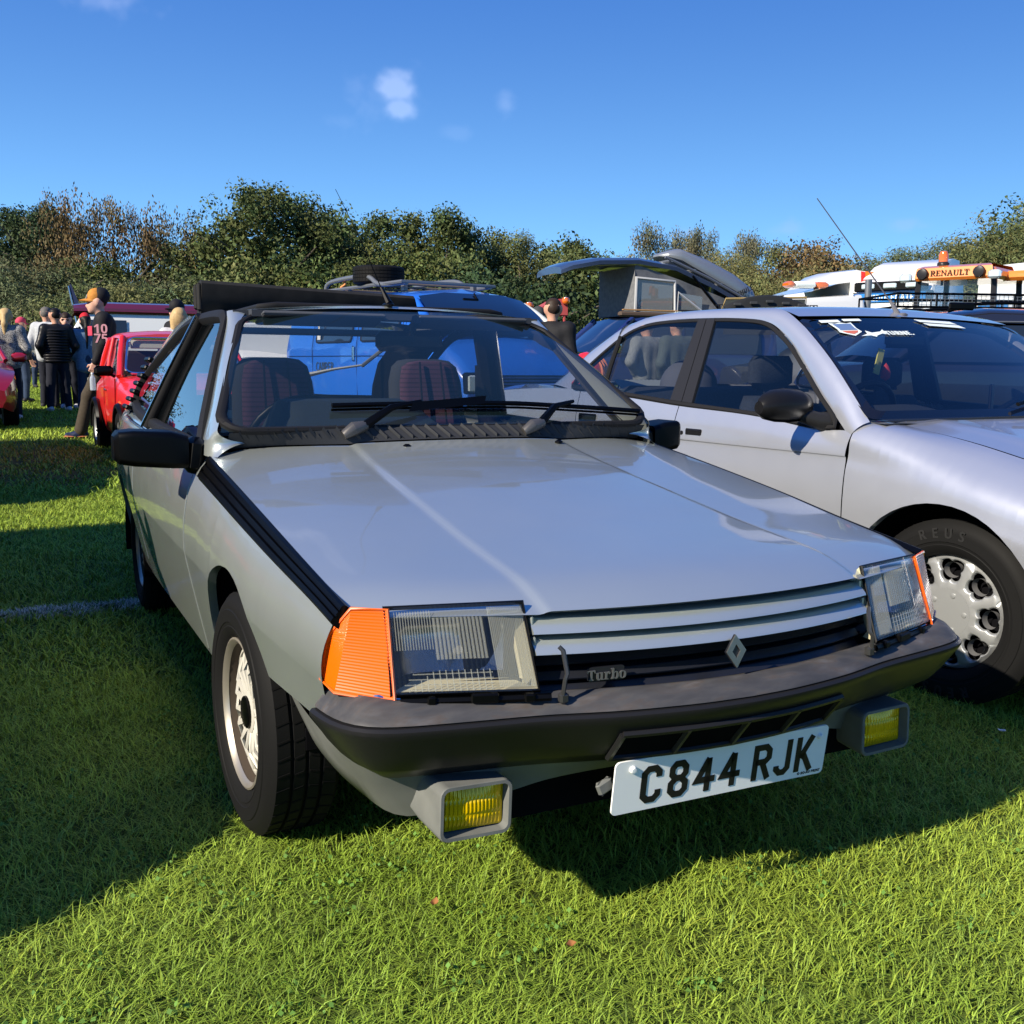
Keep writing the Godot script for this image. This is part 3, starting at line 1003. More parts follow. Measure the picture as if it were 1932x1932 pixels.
	for k in range(half.size() - 1, 0, -1): full.append(-half[k])
	for q in half: full.append(q)
	for i in 37:
		var v := i / 36.0
		var r := PackedVector3Array()
		for u in full:
			var a := absf(u)
			# columns follow real width until the crease zone, then spread to the edge
			var zt := -0.45 + v * 1.3
			var e := ct(F_XT, minf(zt, 0.727))
			var x: float = a if a <= 0.41 else 0.41 + (a - 0.41) / 0.59 * (e - 0.41)
			var z0 := cowl_z(x) + (maxf(0.0, x - 0.636) / 0.1) * 0.045
			var z := lerpf(z0, hood_zf(minf(x, 0.709)), v)
			e = ct(F_XT, minf(z, 0.727))
			x = a if a <= 0.41 else 0.41 + (a - 0.41) / 0.59 * (e - 0.41)
			var p := hood_point(x, z)
			# rolled front lip
			var dl2 := hood_zf(minf(x, 0.709)) - p.z
			var roll := clampf(1.0 - dl2 / 0.14, 0, 1)
			p.y -= 0.022 * roll * roll
			r.append(V(p.x * signf(u) if u != 0.0 else 0.0, p.y, p.z))
		hrows.append(r)
	var lip := PackedVector3Array()
	for q in hrows[36]: lip.append(q + V(0, -0.008, -0.02))
	hrows.append(lip)
	var rear := PackedVector3Array()
	for q in hrows[0]: rear.append(q + V(0, -0.02, -0.008))
	hrows.insert(0, rear)
	hb.grid(hrows)
	obj("bonnet", hb.build(40), sil, car)

	# --- windscreen, seal, cowl
	var wm := MB.new()
	var wr := []
	for i in 11:
		var r := PackedVector3Array()
		for j in 25: r.append(ws_point(lerpf(-1.02, 1.02, j / 24.0), lerpf(-0.02, 1.02, i / 10.0)))
		wr.append(r)
	wm.grid(wr)
	obj("windscreen", wm.build(60), gl, car)
	var se := MB.new()
	var ring := []
	for e in [[0.048, -0.006], [0.046, 0.007], [0.030, 0.012], [0.010, 0.009], [0.0, 0.002]]:
		var r := PackedVector3Array()
		for q in loop_uv(5, e[0] if e[0] > 0 else 0.0, 0.10 + e[0]):
			var a := ws_point(q.x, q.y)
			r.append(a + V(0, 0.75, 0.65).normalized() * e[1])
		ring.append(r)
	se.grid(ring, true)
	obj("windscreen_seal", se.build(40), rub, car)
	var cw := MB.new()
	var c0 := PackedVector3Array()
	var c1 := PackedVector3Array()
	for k in 33:
		var x := lerpf(-0.69, 0.69, k / 32.0)
		var a := absf(x)
		c0.append(V(x, hood_point(minf(a, 0.7), cowl_z(a)).y + 0.004, cowl_z(a) - 0.004))
		var w := ws_point(x / 0.70, -0.03)
		c1.append(w + V(0, 0.001, 0.0))
	ruled(cw, c0, c1, 1)
	ruled(cw, c1, c0, 1)
	var cowlm := mat("cowl_grey", L(0.030, 0.031, 0.033), 0.5)
	obj("cowl_panel", cw.build(40), cowlm, car)
	for k in 34:
		var x := lerpf(-0.63, 0.67, k / 33.0)
		var fm2 := MB.new()
		var a := hood_point(absf(x), cowl_z(absf(x))) ; a.x = x; a.y += 0.006; a.z -= 0.006
		var b := ws_point((x - 0.035) / 0.70, -0.036) + V(0, 0.003, 0.002)
		var d := (b - a).normalized()
		fm2.tri(a, b, a + V(0.0, 0.011, 0.0)); fm2.tri(b, b + V(0.004, 0.009, 0), a + V(0.0, 0.011, 0))
		fm2.tri(a + V(0.018, 0, 0.002), a + V(0, 0.011, 0), b + V(0.018, 0.0, 0))
		obj("cowl_fin", fm2.build(0), cowlm, car)
	for k in 2:
		var hj := MB.new()
		var q := hood_point(0.195 if k == 0 else 0.19, -0.33)
		hj.box(V(q.x * (-1 if k == 0 else 1) + (0.0 if k == 0 else 0.12), q.y + 0.005, q.z - 0.03), V(0.022, 0.014, 0.02), 0.005)
		obj("washer_jet", hj.build(), black, car)
	coupe_wipers(car, black)
	coupe_front(car, sil, black, dark, chrome)
	coupe_roof(car, sil, rub, black, gl, dark)
	coupe_cabin(car, black, dark)
	for w in [[-0.688, 0.0, 1.0], [0.688, 0.0, 1.0], [-0.65, -2.443, 0.0], [0.65, -2.443, 0.0]]:
		coupe_wheel(car, V(w[0], 0.288 + gy(w[0], w[1]) * 1.0, w[1]), signf(w[0]), 0.04 * w[2])
	# dark liner so that nothing shines through the seams and under the bonnet
	var li := MB.new()
	li.box(V(0, 0.46, 0.18), V(0.98, 0.42, 1.15))
	li.box(V(0, 0.30, -1.4), V(1.36, 0.05, 3.4))
	li.box(V(0, 0.58, -2.9), V(1.3, 0.5, 0.7))
	for s in [-1, 1]: li.box(V(s * 0.715, 0.55, -1.25), V(0.05, 0.52, 1.3))
	obj("inner_body", li.build(), dark, car)

func thing_part(called: String, parent: Node, _near := true) -> Node3D:
	var o := Node3D.new()
	o.name = called
	parent.add_child(o, true)
	return o

func coupe_wipers(car: Node3D, black: Material) -> void:
	var grey := mat("worn_metal", L(0.10, 0.095, 0.09), 0.45, 0.6)
	for e in [[-0.345, -0.11, 0.13], [0.235, 0.42, 0.66]]:
		var w := thing_part("wiper", car)
		var x0: float = e[0]
		var piv := V(x0, 0.935, cowl_z(absf(x0)) - 0.015)
		var mid := ws_point(lerpf(x0, e[1], 0.55) / 0.69, 0.03) + V(0, 0.035, 0.025)
		var tip := ws_point(e[1] / 0.68, 0.085) + V(0, 0.030, 0.02)
		var mb := MB.new()
		mb.tube(PackedVector3Array([piv + V(-0.02, -0.01, 0.01), piv + V(0.01, 0.008, 0.012), piv + V(0.05, 0.016, 0.004)]), [0.014, 0.021, 0.015], 8)
		obj("wiper_pivot", mb.build(50), grey, w)
		var am := MB.new()
		am.tube(PackedVector3Array([piv + V(0.04, 0.013, 0.006), mid, tip]), [0.015, 0.011, 0.006], 6)
		obj("wiper_arm", am.build(50), black, w)
		var bl := MB.new()
		var ends := [e[1] - 0.27, e[2] + 0.10]
		var pts := PackedVector3Array()
		for k in 7:
			var x := lerpf(ends[0], ends[1], k / 6.0)
			pts.append(ws_point(clampf(x / 0.675, -1, 0.985), lerpf(0.075, 0.02, clampf((x - 0.2) / 0.5, 0, 1)) + 0.02) + V(0, 0.018, 0.012))
		bl.tube(pts, 0.0085, 6)
		var pts2 := PackedVector3Array()
		for q in pts: pts2.append(q + V(0, -0.013, -0.008))
		bl.tube(pts2, 0.004, 5)
		obj("wiper_blade", bl.build(50), black, w)
		if x0 < 0:
			var sp := MB.new()
			ruled(sp, PackedVector3Array([mid + V(0.05, -0.012, 0.012), mid + V(0.30, 0.010, 0.012)]), PackedVector3Array([mid + V(0.07, 0.016, 0.004), mid + V(0.31, 0.034, 0.0)]), 1)
			obj("wiper_spoiler", sp.build(), black, w)

func coupe_front(car: Node3D, sil: Material, black: Material, dark: Material, chrome: Material) -> void:
	var lens := glass("lamp_glass", Color(0.25, 0.27, 0.27), 0.10)
	var refl := mat("reflector", L(0.26, 0.27, 0.28), 0.22, 1.0)
	var cream := mat("cream_housing", L(0.42, 0.39, 0.26), 0.5)
	var amber := mat("amber", L(0.70, 0.105, 0.001), 0.25, 0.0, 0.4)
	var amber2 := mat("amber_inside", L(0.95, 0.42, 0.01), 0.3, 0.0)
	var yellow := mat("yellow_glass", L(0.62, 0.42, 0.0), 0.2, 0.3, 0.35)
	var grey := mat("grey_plastic", Color.WHITE, 0.5)
	tri_tex(grey, noise_tex(51, 0.02, [[0.0, L(0.10, 0.105, 0.10)], [1.0, L(0.16, 0.165, 0.155)]]), 1.5)
	var bump := mat("bumper_plastic", Color.WHITE, 0.46)
	tri_tex(bump, noise_tex(52, 0.012, [[0.0, L(0.036, 0.036, 0.038)], [0.45, L(0.05, 0.05, 0.053)], [0.62, L(0.066, 0.065, 0.065)], [0.7, L(0.068, 0.058, 0.052)], [1.0, L(0.11, 0.11, 0.115)]], 512, 5), 1.1)
	bump.uv1_scale = V(1.1, 5.0, 5.0)
	var bumpd := mat("bumper_lower", L(0.013, 0.013, 0.014), 0.34)
	for s in [-1.0, 1.0]:
		var hl := thing_part("headlamp", car)
		var ot := V(0.652, 0.698, 0.757); var it := V(0.413, 0.703, 0.833); var ib := V(0.406, 0.553, 0.892); var ob := V(0.658, 0.555, 0.812)
		var nrm := (it - ot).cross(ob - ot).normalized()
		if nrm.z < 0: nrm = -nrm
		# fluted pane
		var gm := MB.new()
		var rows := []
		for i in 9:
			var r := PackedVector3Array()
			for j in 121:
				var u := j / 120.0
				var v := i / 8.0
				var q: Vector3 = ot.lerp(it, u).lerp(ob.lerp(ib, u), v)
				var bend := 0.012 * sin(u * PI) * 1.0
				var fl := 0.0008 * (1.0 if j % 4 < 2 else 0.0) * (1.0 if (u > 0.3 and u < 0.75 and v < 0.7) or u > 0.75 or v > 0.74 else 0.15)
				q += nrm * (bend + fl)
				r.append(V(s * q.x, q.y, q.z))
			rows.append(r)
		gm.grid(rows)
		obj("lamp_lens", gm.build(20), lens, hl)
		# reflector bowl
		var bm := MB.new()
		var br := []
		var n_br := 32
		var ctr := (ot + it + ib + ob) * 0.25
		for i in 9:
			var f := i / 8.0
			var r := PackedVector3Array()
			for k in 32:
				var a := TAU * k / 32.0
				var e := V(cos(a), sin(a), 0)
				var sc := 1.0 / pow(pow(absf(e.x), 5) + pow(absf(e.y), 5), 0.2)
				var uu := e.x * sc * (1 - 0.62 * f * f) * 0.5 + 0.5
				var vv := -e.y * sc * (1 - 0.62 * f * f) * 0.5 + 0.5
				var q: Vector3 = ot.lerp(it, uu).lerp(ob.lerp(ib, uu), vv) - nrm * (0.02 + 0.085 * (1 - (1 - f) * (1 - f)) + 0.0025 * (sin(uu * 75.0) if uu > 0.38 and uu < 0.72 else 0.0))
				r.append(V(s * q.x, q.y, q.z))
			br.append(r)
		bm.grid(br, true)
		bm.fan(br[8])
		obj("reflector", bm.build(60), refl, hl)
		# cream lower and inner housing walls
		var hm := MB.new()
		for e in [[ob, ib, 0.055, V(0, 0.002, 0), 0.66], [ib, it, 0.05, V(-0.002, 0, 0), 0.80]]:
			var a: Vector3 = e[0] + e[3]
			var b: Vector3 = e[1] + e[3]
			var c: Vector3 = ctr + (a - ctr) * e[4] - nrm * e[2]
			var d: Vector3 = ctr + (b - ctr) * e[4] - nrm * e[2]
			hm.quad(V(s * (a - nrm * 0.004).x, a.y, (a - nrm * 0.004).z), V(s * (b - nrm * 0.004).x, b.y, (b - nrm * 0.004).z), V(s * d.x, d.y, d.z), V(s * c.x, c.y, c.z))
		obj("lamp_housing", hm.build(0), cream, hl)
		var bulb := MB.new()
		var q0 := ctr - nrm * 0.055
		bulb.tube(PackedVector3Array([V(s * q0.x, q0.y - 0.0, q0.z), V(s * q0.x, q0.y, q0.z) + V(s * nrm.x, nrm.y, nrm.z) * 0.03]), 0.008, 10)
		obj("bulb", bulb.build(40), mat("bulb_grey", L(0.2, 0.2, 0.2), 0.4) if not M.has("bulb_grey") else M["bulb_grey"], hl)
		lamp_flutes(hl, s, ot, it, ib, ob, nrm)
		# lamp surround and wiper rail
		var rm := MB.new()
		var lp := PackedVector3Array()
		for q in [ot, it, ib, ob]: lp.append(V(s * q.x, q.y, q.z) - V(s * nrm.x, nrm.y, nrm.z) * 0.002)
		rm.tube(lp, 0.005, 6, true)
		obj("lamp_rim", rm.build(40), black, hl)
		var wr := MB.new()
		var w0 := V(s * 0.645, 0.543, 0.822); var w1 := V(s * 0.39, 0.543, 0.907)
		wr.tube(PackedVector3Array([w0, w1]), 0.007, 6)
		wr.box(w0.lerp(w1, 0.55) + V(0, 0.004, 0.004), V(0.05, 0.018, 0.016), 0.003, Basis(V(0, 1, 0), s * 0.32))
		wr.box(w0.lerp(w1, 0.85) + V(0, 0.002, 0.004), V(0.02, 0.016, 0.014), 0.003, Basis(V(0, 1, 0), s * 0.32))
		wr.box(w0.lerp(w1, 0.2) + V(0, 0.002, 0.004), V(0.016, 0.016, 0.014), 0.003, Basis(V(0, 1, 0), s * 0.32))
		obj("lamp_washer_rail", wr.build(30), black, hl)
		var lever := MB.new()
		lever.tube(PackedVector3Array([V(s * 0.372, 0.535, 0.915), V(s * 0.368, 0.575, 0.918), V(s * 0.362, 0.585, 0.915), V(s * 0.366, 0.625, 0.905), V(s * 0.372, 0.632, 0.900)]), [0.004, 0.004, 0.0045, 0.0045, 0.004], 6)
		lever.box(V(s * 0.368, 0.540, 0.912), V(0.018, 0.02, 0.016), 0.004)
		obj("lamp_wiper_arm", lever.build(40), mat("lever_metal", L(0.05, 0.05, 0.05), 0.3, 0.5), hl)
		# indicator: front face, side face, and the bright bulbs within
		var im := MB.new()
		var A := V(0.647, 0.696, 0.762); var B := V(0.705, 0.698, 0.734); var C := V(0.742, 0.552, 0.748); var Dd := V(0.654, 0.541, 0.820)
		var E2 := V(0.739, 0.645, 0.704); var F2 := V(0.751, 0.562, 0.692)
		var fr := []
		for i in 57:
			var v := i / 56.0
			var a0 := A.lerp(Dd, v)
			var b0 := B.lerp(C, v)
			var c0 := B.lerp(E2, clampf(v * 2.6, 0, 1)).lerp(E2.lerp(F2, clampf((v - 0.38) / 0.62, 0, 1)), clampf((v - 0.2) / 0.2, 0, 1))
			if v > 0.93: c0 = c0.lerp(C, (v - 0.93) / 0.07 * 0.6)
			var nz := V(0.35, 0.25, 0.9).normalized() * (0.0007 * (1 if i % 2 == 0 else 0))
			var r := PackedVector3Array()
			for k in 8: r.append(a0.lerp(b0, k / 7.0) + nz)
			for k in range(1, 6): r.append(b0.lerp(c0, k / 5.0) + nz)
			for k in r.size(): r[k] = V(s * r[k].x, r[k].y, r[k].z)
			fr.append(r)
		im.grid(fr)
		var ind := obj("indicator", im.build(25), amber, car)
		var ir := MB.new()
		var loop := PackedVector3Array()
		for q in [A, B, E2, F2, C, Dd]: loop.append(V(s * q.x, q.y, q.z))
		ir.tube(loop, 0.004, 6, true)
		obj("indicator_rim", ir.build(40), amber, ind)
		# wing edge in front of the lamp
		# fog lamp
		var fg := thing_part("fog_lamp", car)
		var outer := rrect(0.146, 0.106, 0.018, 4)
		var inner := rrect(0.130, 0.090, 0.012, 4)
		var fo := MB.new()
		var fc := V(s * 0.506, 0.323, 0.842)
		var tiltb := Basis(V(0, 0, 1), s * 0.03)
		var secs := []
		for e in [[-0.34, 0.55, 0.02, 0.035, 0.05], [-0.22, 0.8, 0.012, 0.02, 0.04], [-0.10, 0.96, 0.003, 0.0, 0.0], [-0.004, 1.0, 0.0, 0.0, 0.0], [0.0, 0.97, 0.0, 0.0, 0.0]]:
			var r := PackedVector3Array()
			for q in outer: r.append(fc + tiltb * V(q.x * e[1], q.y * e[1], 0) + V(s * e[2] * 2.4, e[3], e[0]))
			secs.append(r)
		var rim := PackedVector3Array()
		var rim2 := PackedVector3Array()
		for q in inner:
			rim.append(fc + tiltb * V(q.x, q.y, 0))
			rim2.append(fc + tiltb * V(q.x * 0.96, q.y * 0.96, 0) + V(0, 0, -0.03))
		secs.append(rim); secs.append(rim2)
		fo.grid(secs, true)
		obj("fog_lamp_shell", fo.build(38), grey, fg)
		var fi := MB.new()
		fi.prism(inner, Transform3D(tiltb, fc + V(0, 0, -0.045)), 0.012)
		obj("fog_lamp_well", fi.build(), dark, fg)
		var fl2 := MB.new()
		var gr := []
		for i in 15:
			var r := PackedVector3Array()
			for j in 65:
				var u := j / 64.0 - 0.5
				var v := i / 14.0 - 0.5
				var bulge := 0.010 * (1 - 4 * u * u) * (1 - 4 * v * v)
				var rib := 0.0022 * (1 if (j / 2) % 2 == 0 else 0) * (1 if absf(u) < 0.46 else 0)
				if i % 5 == 0: rib = 0.0
				r.append(fc + tiltb * V(u * 0.124, v * 0.082, 0) + V(0, 0, -0.022 + bulge + rib))
			gr.append(r)
		fl2.grid(gr)
		obj("fog_lamp_lens", fl2.build(20), yellow, fg)
	# --- grille
	for e in [[0.672, 0.648, 0.905], [0.636, 0.612, 0.916]]:
		var gm := MB.new()
		var rows := []
		for k in 25:
			var x := lerpf(-0.402, 0.402, k / 24.0)
			var z: float = e[2] - 0.055 * pow(absf(x) / 0.39, 2.0)
			var r := PackedVector3Array()
			for q in [[0.006, -0.05], [0.001, -0.016], [-0.004, -0.006], [-0.012, 0.002], [-0.020, 0.012], [-0.0245, 0.014], [-0.027, 0.006], [-0.027, -0.04]]:
				r.append(V(x, e[0] + q[0], z + q[1]))
			rows.append(r)
		gm.grid(rows)
		gm.fan(rows[0]); gm.fan(rows[24], true)
		for s in [-1, 1]: gm.box(V(s * 0.3985, e[0] - 0.010, e[2] - 0.088), V(0.006, 0.032, 0.06), 0.002)
		obj("grille_slat", gm.build(30), sil, car)
	var gd := mat("grille_black", L(0.011, 0.012, 0.016), 0.28)
	for e in [[0.590, 0.900], [0.562, 0.906], [0.537, 0.908]]:
		var gm := MB.new()
		var rows := []
		for k in 17:
			var x := lerpf(-0.40, 0.40, k / 16.0)
			var z: float = e[1] - 0.055 * pow(absf(x) / 0.39, 2.0)
			var r := PackedVector3Array()
			for q in [[0.010, -0.04], [0.008, -0.012], [-0.004, 0.0], [-0.008, -0.004], [-0.008, -0.04]]: r.append(V(x, e[0] + q[0], z + q[1]))
			rows.append(r)
		gm.grid(rows)
		obj("grille_bar", gm.build(30), gd, car)
	var gb := MB.new()
	gb.box(V(0, 0.60, 0.80), V(0.86, 0.18, 0.02))
	for s in [-1, 1]: gb.box(V(s * 0.52, 0.545, 0.73), V(0.28, 0.03, 0.14), 0.0, Basis(V(0, 1, 0), s * 0.32))
	obj("grille_back", gb.build(), dark, car)
	# diamond badge: nested bars
	var bd := MB.new()
	var bxf := Transform3D(Basis(V(1, 0, 0), -0.12), V(-0.009, 0.592, 0.938))
	for k in 4:
		var w := 0.0215 - k * 0.0034
		var h := 0.0300 - k * 0.0047
		stroke(bd, [Vector2(0, h), Vector2(-w, 0), Vector2(0, -h), Vector2(w, 0), Vector2(0, h)], 0.0023, bxf, 0.007)
	var bdo := obj("diamond_badge", bd.build(0), mat("badge_metal", L(0.34, 0.33, 0.31), 0.3, 0.9), car)
	var bk := MB.new()
	bk.prism(PackedVector2Array([Vector2(0, 0.032), Vector2(-0.0235, 0), Vector2(0, -0.032), Vector2(0.0235, 0)]), bxf, 0.004)
	obj("badge_plate", bk.build(0), gd, bdo)
	# turbo badge
	var tbm := MB.new()
	var tx := Transform3D(Basis(V(0, 1, 0), -0.12), V(-0.270, 0.569, 0.893))
	tbm.prism(rrect(0.072, 0.026, 0.003), tx, 0.006)
	var tbo := obj("turbo_badge", tbm.build(0), gd, car)
	text3("badge_lettering", "Turbo", 0.0185, 0.003, mat("badge_letters", L(0.2, 0.2, 0.2), 0.35, 0.7), tbo, tx * Transform3D(Basis(), V(0, -0.001, 0.0085)), "Droid Serif", 800, true)
	# --- bumper
	var lipc := [V(0, 0, 0.992), V(0.12, 0, 0.985), V(0.27, 0, 0.960), V(0.41, 0, 0.922), V(0.55, 0, 0.897), V(0.66, 0, 0.874), V(0.715, 0, 0.848), V(0.745, 0, 0.812), V(0.762, 0, 0.765), V(0.772, 0, 0.70)]
	var half := resample(spline(lipc, 6), 34)
	var path := PackedVector3Array()
	for k in range(33, 0, -1): path.append(V(-half[k].x, 0, half[k].z))
	for q in half: path.append(q)
	var sweep := func(prof: Array) -> Array:
		var rows := []
		for k in path.size():
			var t := (path[mini(k + 1, path.size() - 1)] - path[maxi(k - 1, 0)]).normalized()
			var o := t.cross(Vector3.UP) * -1.0
			if o.dot(path[k] - V(0, 0, 0.3)) < 0: o = -o
			var r := PackedVector3Array()
			for q in prof: r.append(path[k] + o * q[0] + V(0, q[1] + 0.008 * smoothstep(0.60, 0.74, absf(path[k].x)) * clampf((q[1] - 0.522) / 0.016, 0, 1), 0))
			rows.append(r)
		return rows
	var top := MB.new()
	var tr: Array = sweep.call([[-0.085, 0.520], [-0.062, 0.541], [-0.050, 0.543], [-0.030, 0.535], [-0.010, 0.521], [-0.006, 0.515], [-0.010, 0.512]])
	top.grid(tr)
	top.fan(tr[0]); top.fan(tr[tr.size() - 1], true)
	obj("bumper_top", top.build(35), bump, car)
	var chs := MB.new()
	var cr: Array = sweep.call([[-0.078, 0.5435], [-0.072, 0.550], [-0.064, 0.548], [-0.060, 0.5425]])
	chs.grid(cr.slice(0, 17))
	chs.grid(cr.slice(cr.size() - 17))
	obj("bumper_chrome_strip", chs.build(35), chrome, car)
	var low := MB.new()
	var lr: Array = sweep.call([[-0.012, 0.512], [-0.001, 0.512], [0.004, 0.507], [0.004, 0.500], [-0.004, 0.488], [-0.030, 0.448], [-0.056, 0.416], [-0.068, 0.408], [-0.10, 0.385], [-0.14, 0.372]])
	low.grid(lr)
	low.fan(lr[0]); low.fan(lr[lr.size() - 1], true)
	obj("bumper_lower", low.build(35), bumpd, car)
	# air dam
	var ad := MB.new()
	var topc := [V(0, 0.392, 0.87), V(0.30, 0.392, 0.845), V(0.55, 0.395, 0.785), V(0.66, 0.40, 0.748), V(0.712, 0.415, 0.69), V(0.735, 0.440, 0.58), V(0.742, 0.455, 0.48), V(0.742, 0.462, 0.385)]
	var midc := [V(0, 0.37, 0.845), V(0.30, 0.368, 0.82), V(0.48, 0.355, 0.775), V(0.625, 0.335, 0.715), V(0.685, 0.35, 0.62), V(0.715, 0.385, 0.51), V(0.728, 0.42, 0.44), V(0.74, 0.458, 0.380)]
	var botc := [V(0, 0.345, 0.82), V(0.30, 0.340, 0.80), V(0.43, 0.315, 0.775), V(0.585, 0.265, 0.69), V(0.648, 0.285, 0.575), V(0.690, 0.33, 0.46), V(0.712, 0.385, 0.40), V(0.738, 0.455, 0.375)]
	var rows3 := []
	for c in [topc, midc, botc]:
		var h2 := spline(c, 5)
		var full := PackedVector3Array()
		for k in range(h2.size() - 1, 0, -1): full.append(V(-h2[k].x, h2[k].y, h2[k].z))
		for q in h2: full.append(q)
		rows3.append(full)
	var under := PackedVector3Array()
	for q in rows3[2]: under.append(V(q.x * 0.9, q.y + 0.01, q.z - 0.12))
	rows3.append(under)
	ad.grid(rows3)
	obj("air_dam", ad.build(50), grey, car)
	# mouth with four openings set into the lower face of the bumper
	var face := func(x: float, t: float, out: float) -> Vector3:
		var a := absf(x)
		var zl := ct([[0.0, 0.992], [0.12, 0.985], [0.27, 0.960], [0.41, 0.922]], a)
		return V(x, lerpf(0.466, 0.404, t), zl + lerpf(-0.018, -0.068, t) + out)
	var frame := MB.new()
	var xe := []
	for k in 5: xe.append(lerpf(-0.262, 0.262, k / 4.0))
	for x in xe:
		var p := PackedVector3Array()
		for t in 4: p.append(face.call(x, t / 3.0, 0.004))
		frame.tube(p, 0.007, 6)
	for t in [0.0, 1.0]:
		var p := PackedVector3Array()
		for k in 15: p.append(face.call(lerpf(-0.262, 0.262, k / 14.0), t, 0.003))
		frame.tube(p, 0.007, 6)
	obj("air_mouth", frame.build(50), bumpd, car)
	for k in 4:
		var o2 := MB.new()
		var rows4 := []
		for t in [0.06, 0.5, 0.94]:
			var r := PackedVector3Array()
			for q in 5: r.append(face.call(lerpf(xe[k] + 0.007, xe[k + 1] - 0.007, q / 4.0), t, 0.003))
			rows4.append(r)
		o2.grid(rows4)
		obj("air_opening", o2.build(), dark, car)
	number_plate(car)
	# aerial on the roof lip
	var ae := MB.new()
	var base := V(-0.016, 1.333, -1.03)
	ae.box(base + V(0, 0.004, 0), V(0.03, 0.014, 0.06), 0.006)
	ae.tube(PackedVector3Array([base + V(0, 0.008, 0.01), base + V(-0.015, 0.065, -0.03)]), [0.013, 0.006], 8)
	var tip := base + V(-0.155, 0.40, -0.10)
	ae.tube(PackedVector3Array([base + V(-0.014, 0.06, -0.028), base + V(-0.075, 0.22, -0.06), tip]), [0.0022, 0.0016, 0.001], 5)
	obj("aerial", ae.build(40), black, car)

func lamp_flutes(hl: Node3D, s: float, ot: Vector3, it: Vector3, ib: Vector3, ob: Vector3, nrm: Vector3) -> void:
	# moulded ribs of the lens: bold ones in the middle, fine ones towards the grille, squares along the foot
	var rod := glass("flute_glass", Color(0.70, 0.70, 0.62), 0.22, 0.12)
	var at := func(u: float, v: float, d: float) -> Vector3:
		var q: Vector3 = ot.lerp(it, u).lerp(ob.lerp(ib, u), v) + nrm * (0.012 * sin(u * PI) - d)
		return V(s * q.x, q.y, q.z)
	var m := MB.new()
	for k in 13:
		var u := 0.34 + k * 0.028
		m.tube(PackedVector3Array([at.call(u, 0.14, 0.006), at.call(u, 0.62, 0.006)]), 0.0030, 5)
	obj("bold_flutes", m.build(60), rod, hl)
	var f := MB.new()
	for k in 20:
		var u := 0.735 + k * 0.0128
		f.tube(PackedVector3Array([at.call(u, 0.04, 0.005), at.call(u + 0.004, 0.95, 0.005)]), 0.0015, 4)
	for k in 16:
		var u := 0.03 + k * 0.019
		f.tube(PackedVector3Array([at.call(u, 0.05, 0.005), at.call(u, 0.5, 0.005)]), 0.0010, 4)
	for k in 15:
		var u := 0.08 + k * 0.043
		f.tube(PackedVector3Array([at.call(u, maxf(0.74, 0.98 - k * 0.045), 0.005), at.call(u, 0.98, 0.005)]), 0.0012, 4)
	for k in 4:
		var v := 0.78 + k * 0.06
		f.tube(PackedVector3Array([at.call(0.08 + 0.5 * maxf(0.0, 0.98 - v - 0.05), v, 0.005), at.call(0.70, v, 0.005)]), 0.0012, 4)
	obj("fine_flutes", f.build(60), rod, hl)

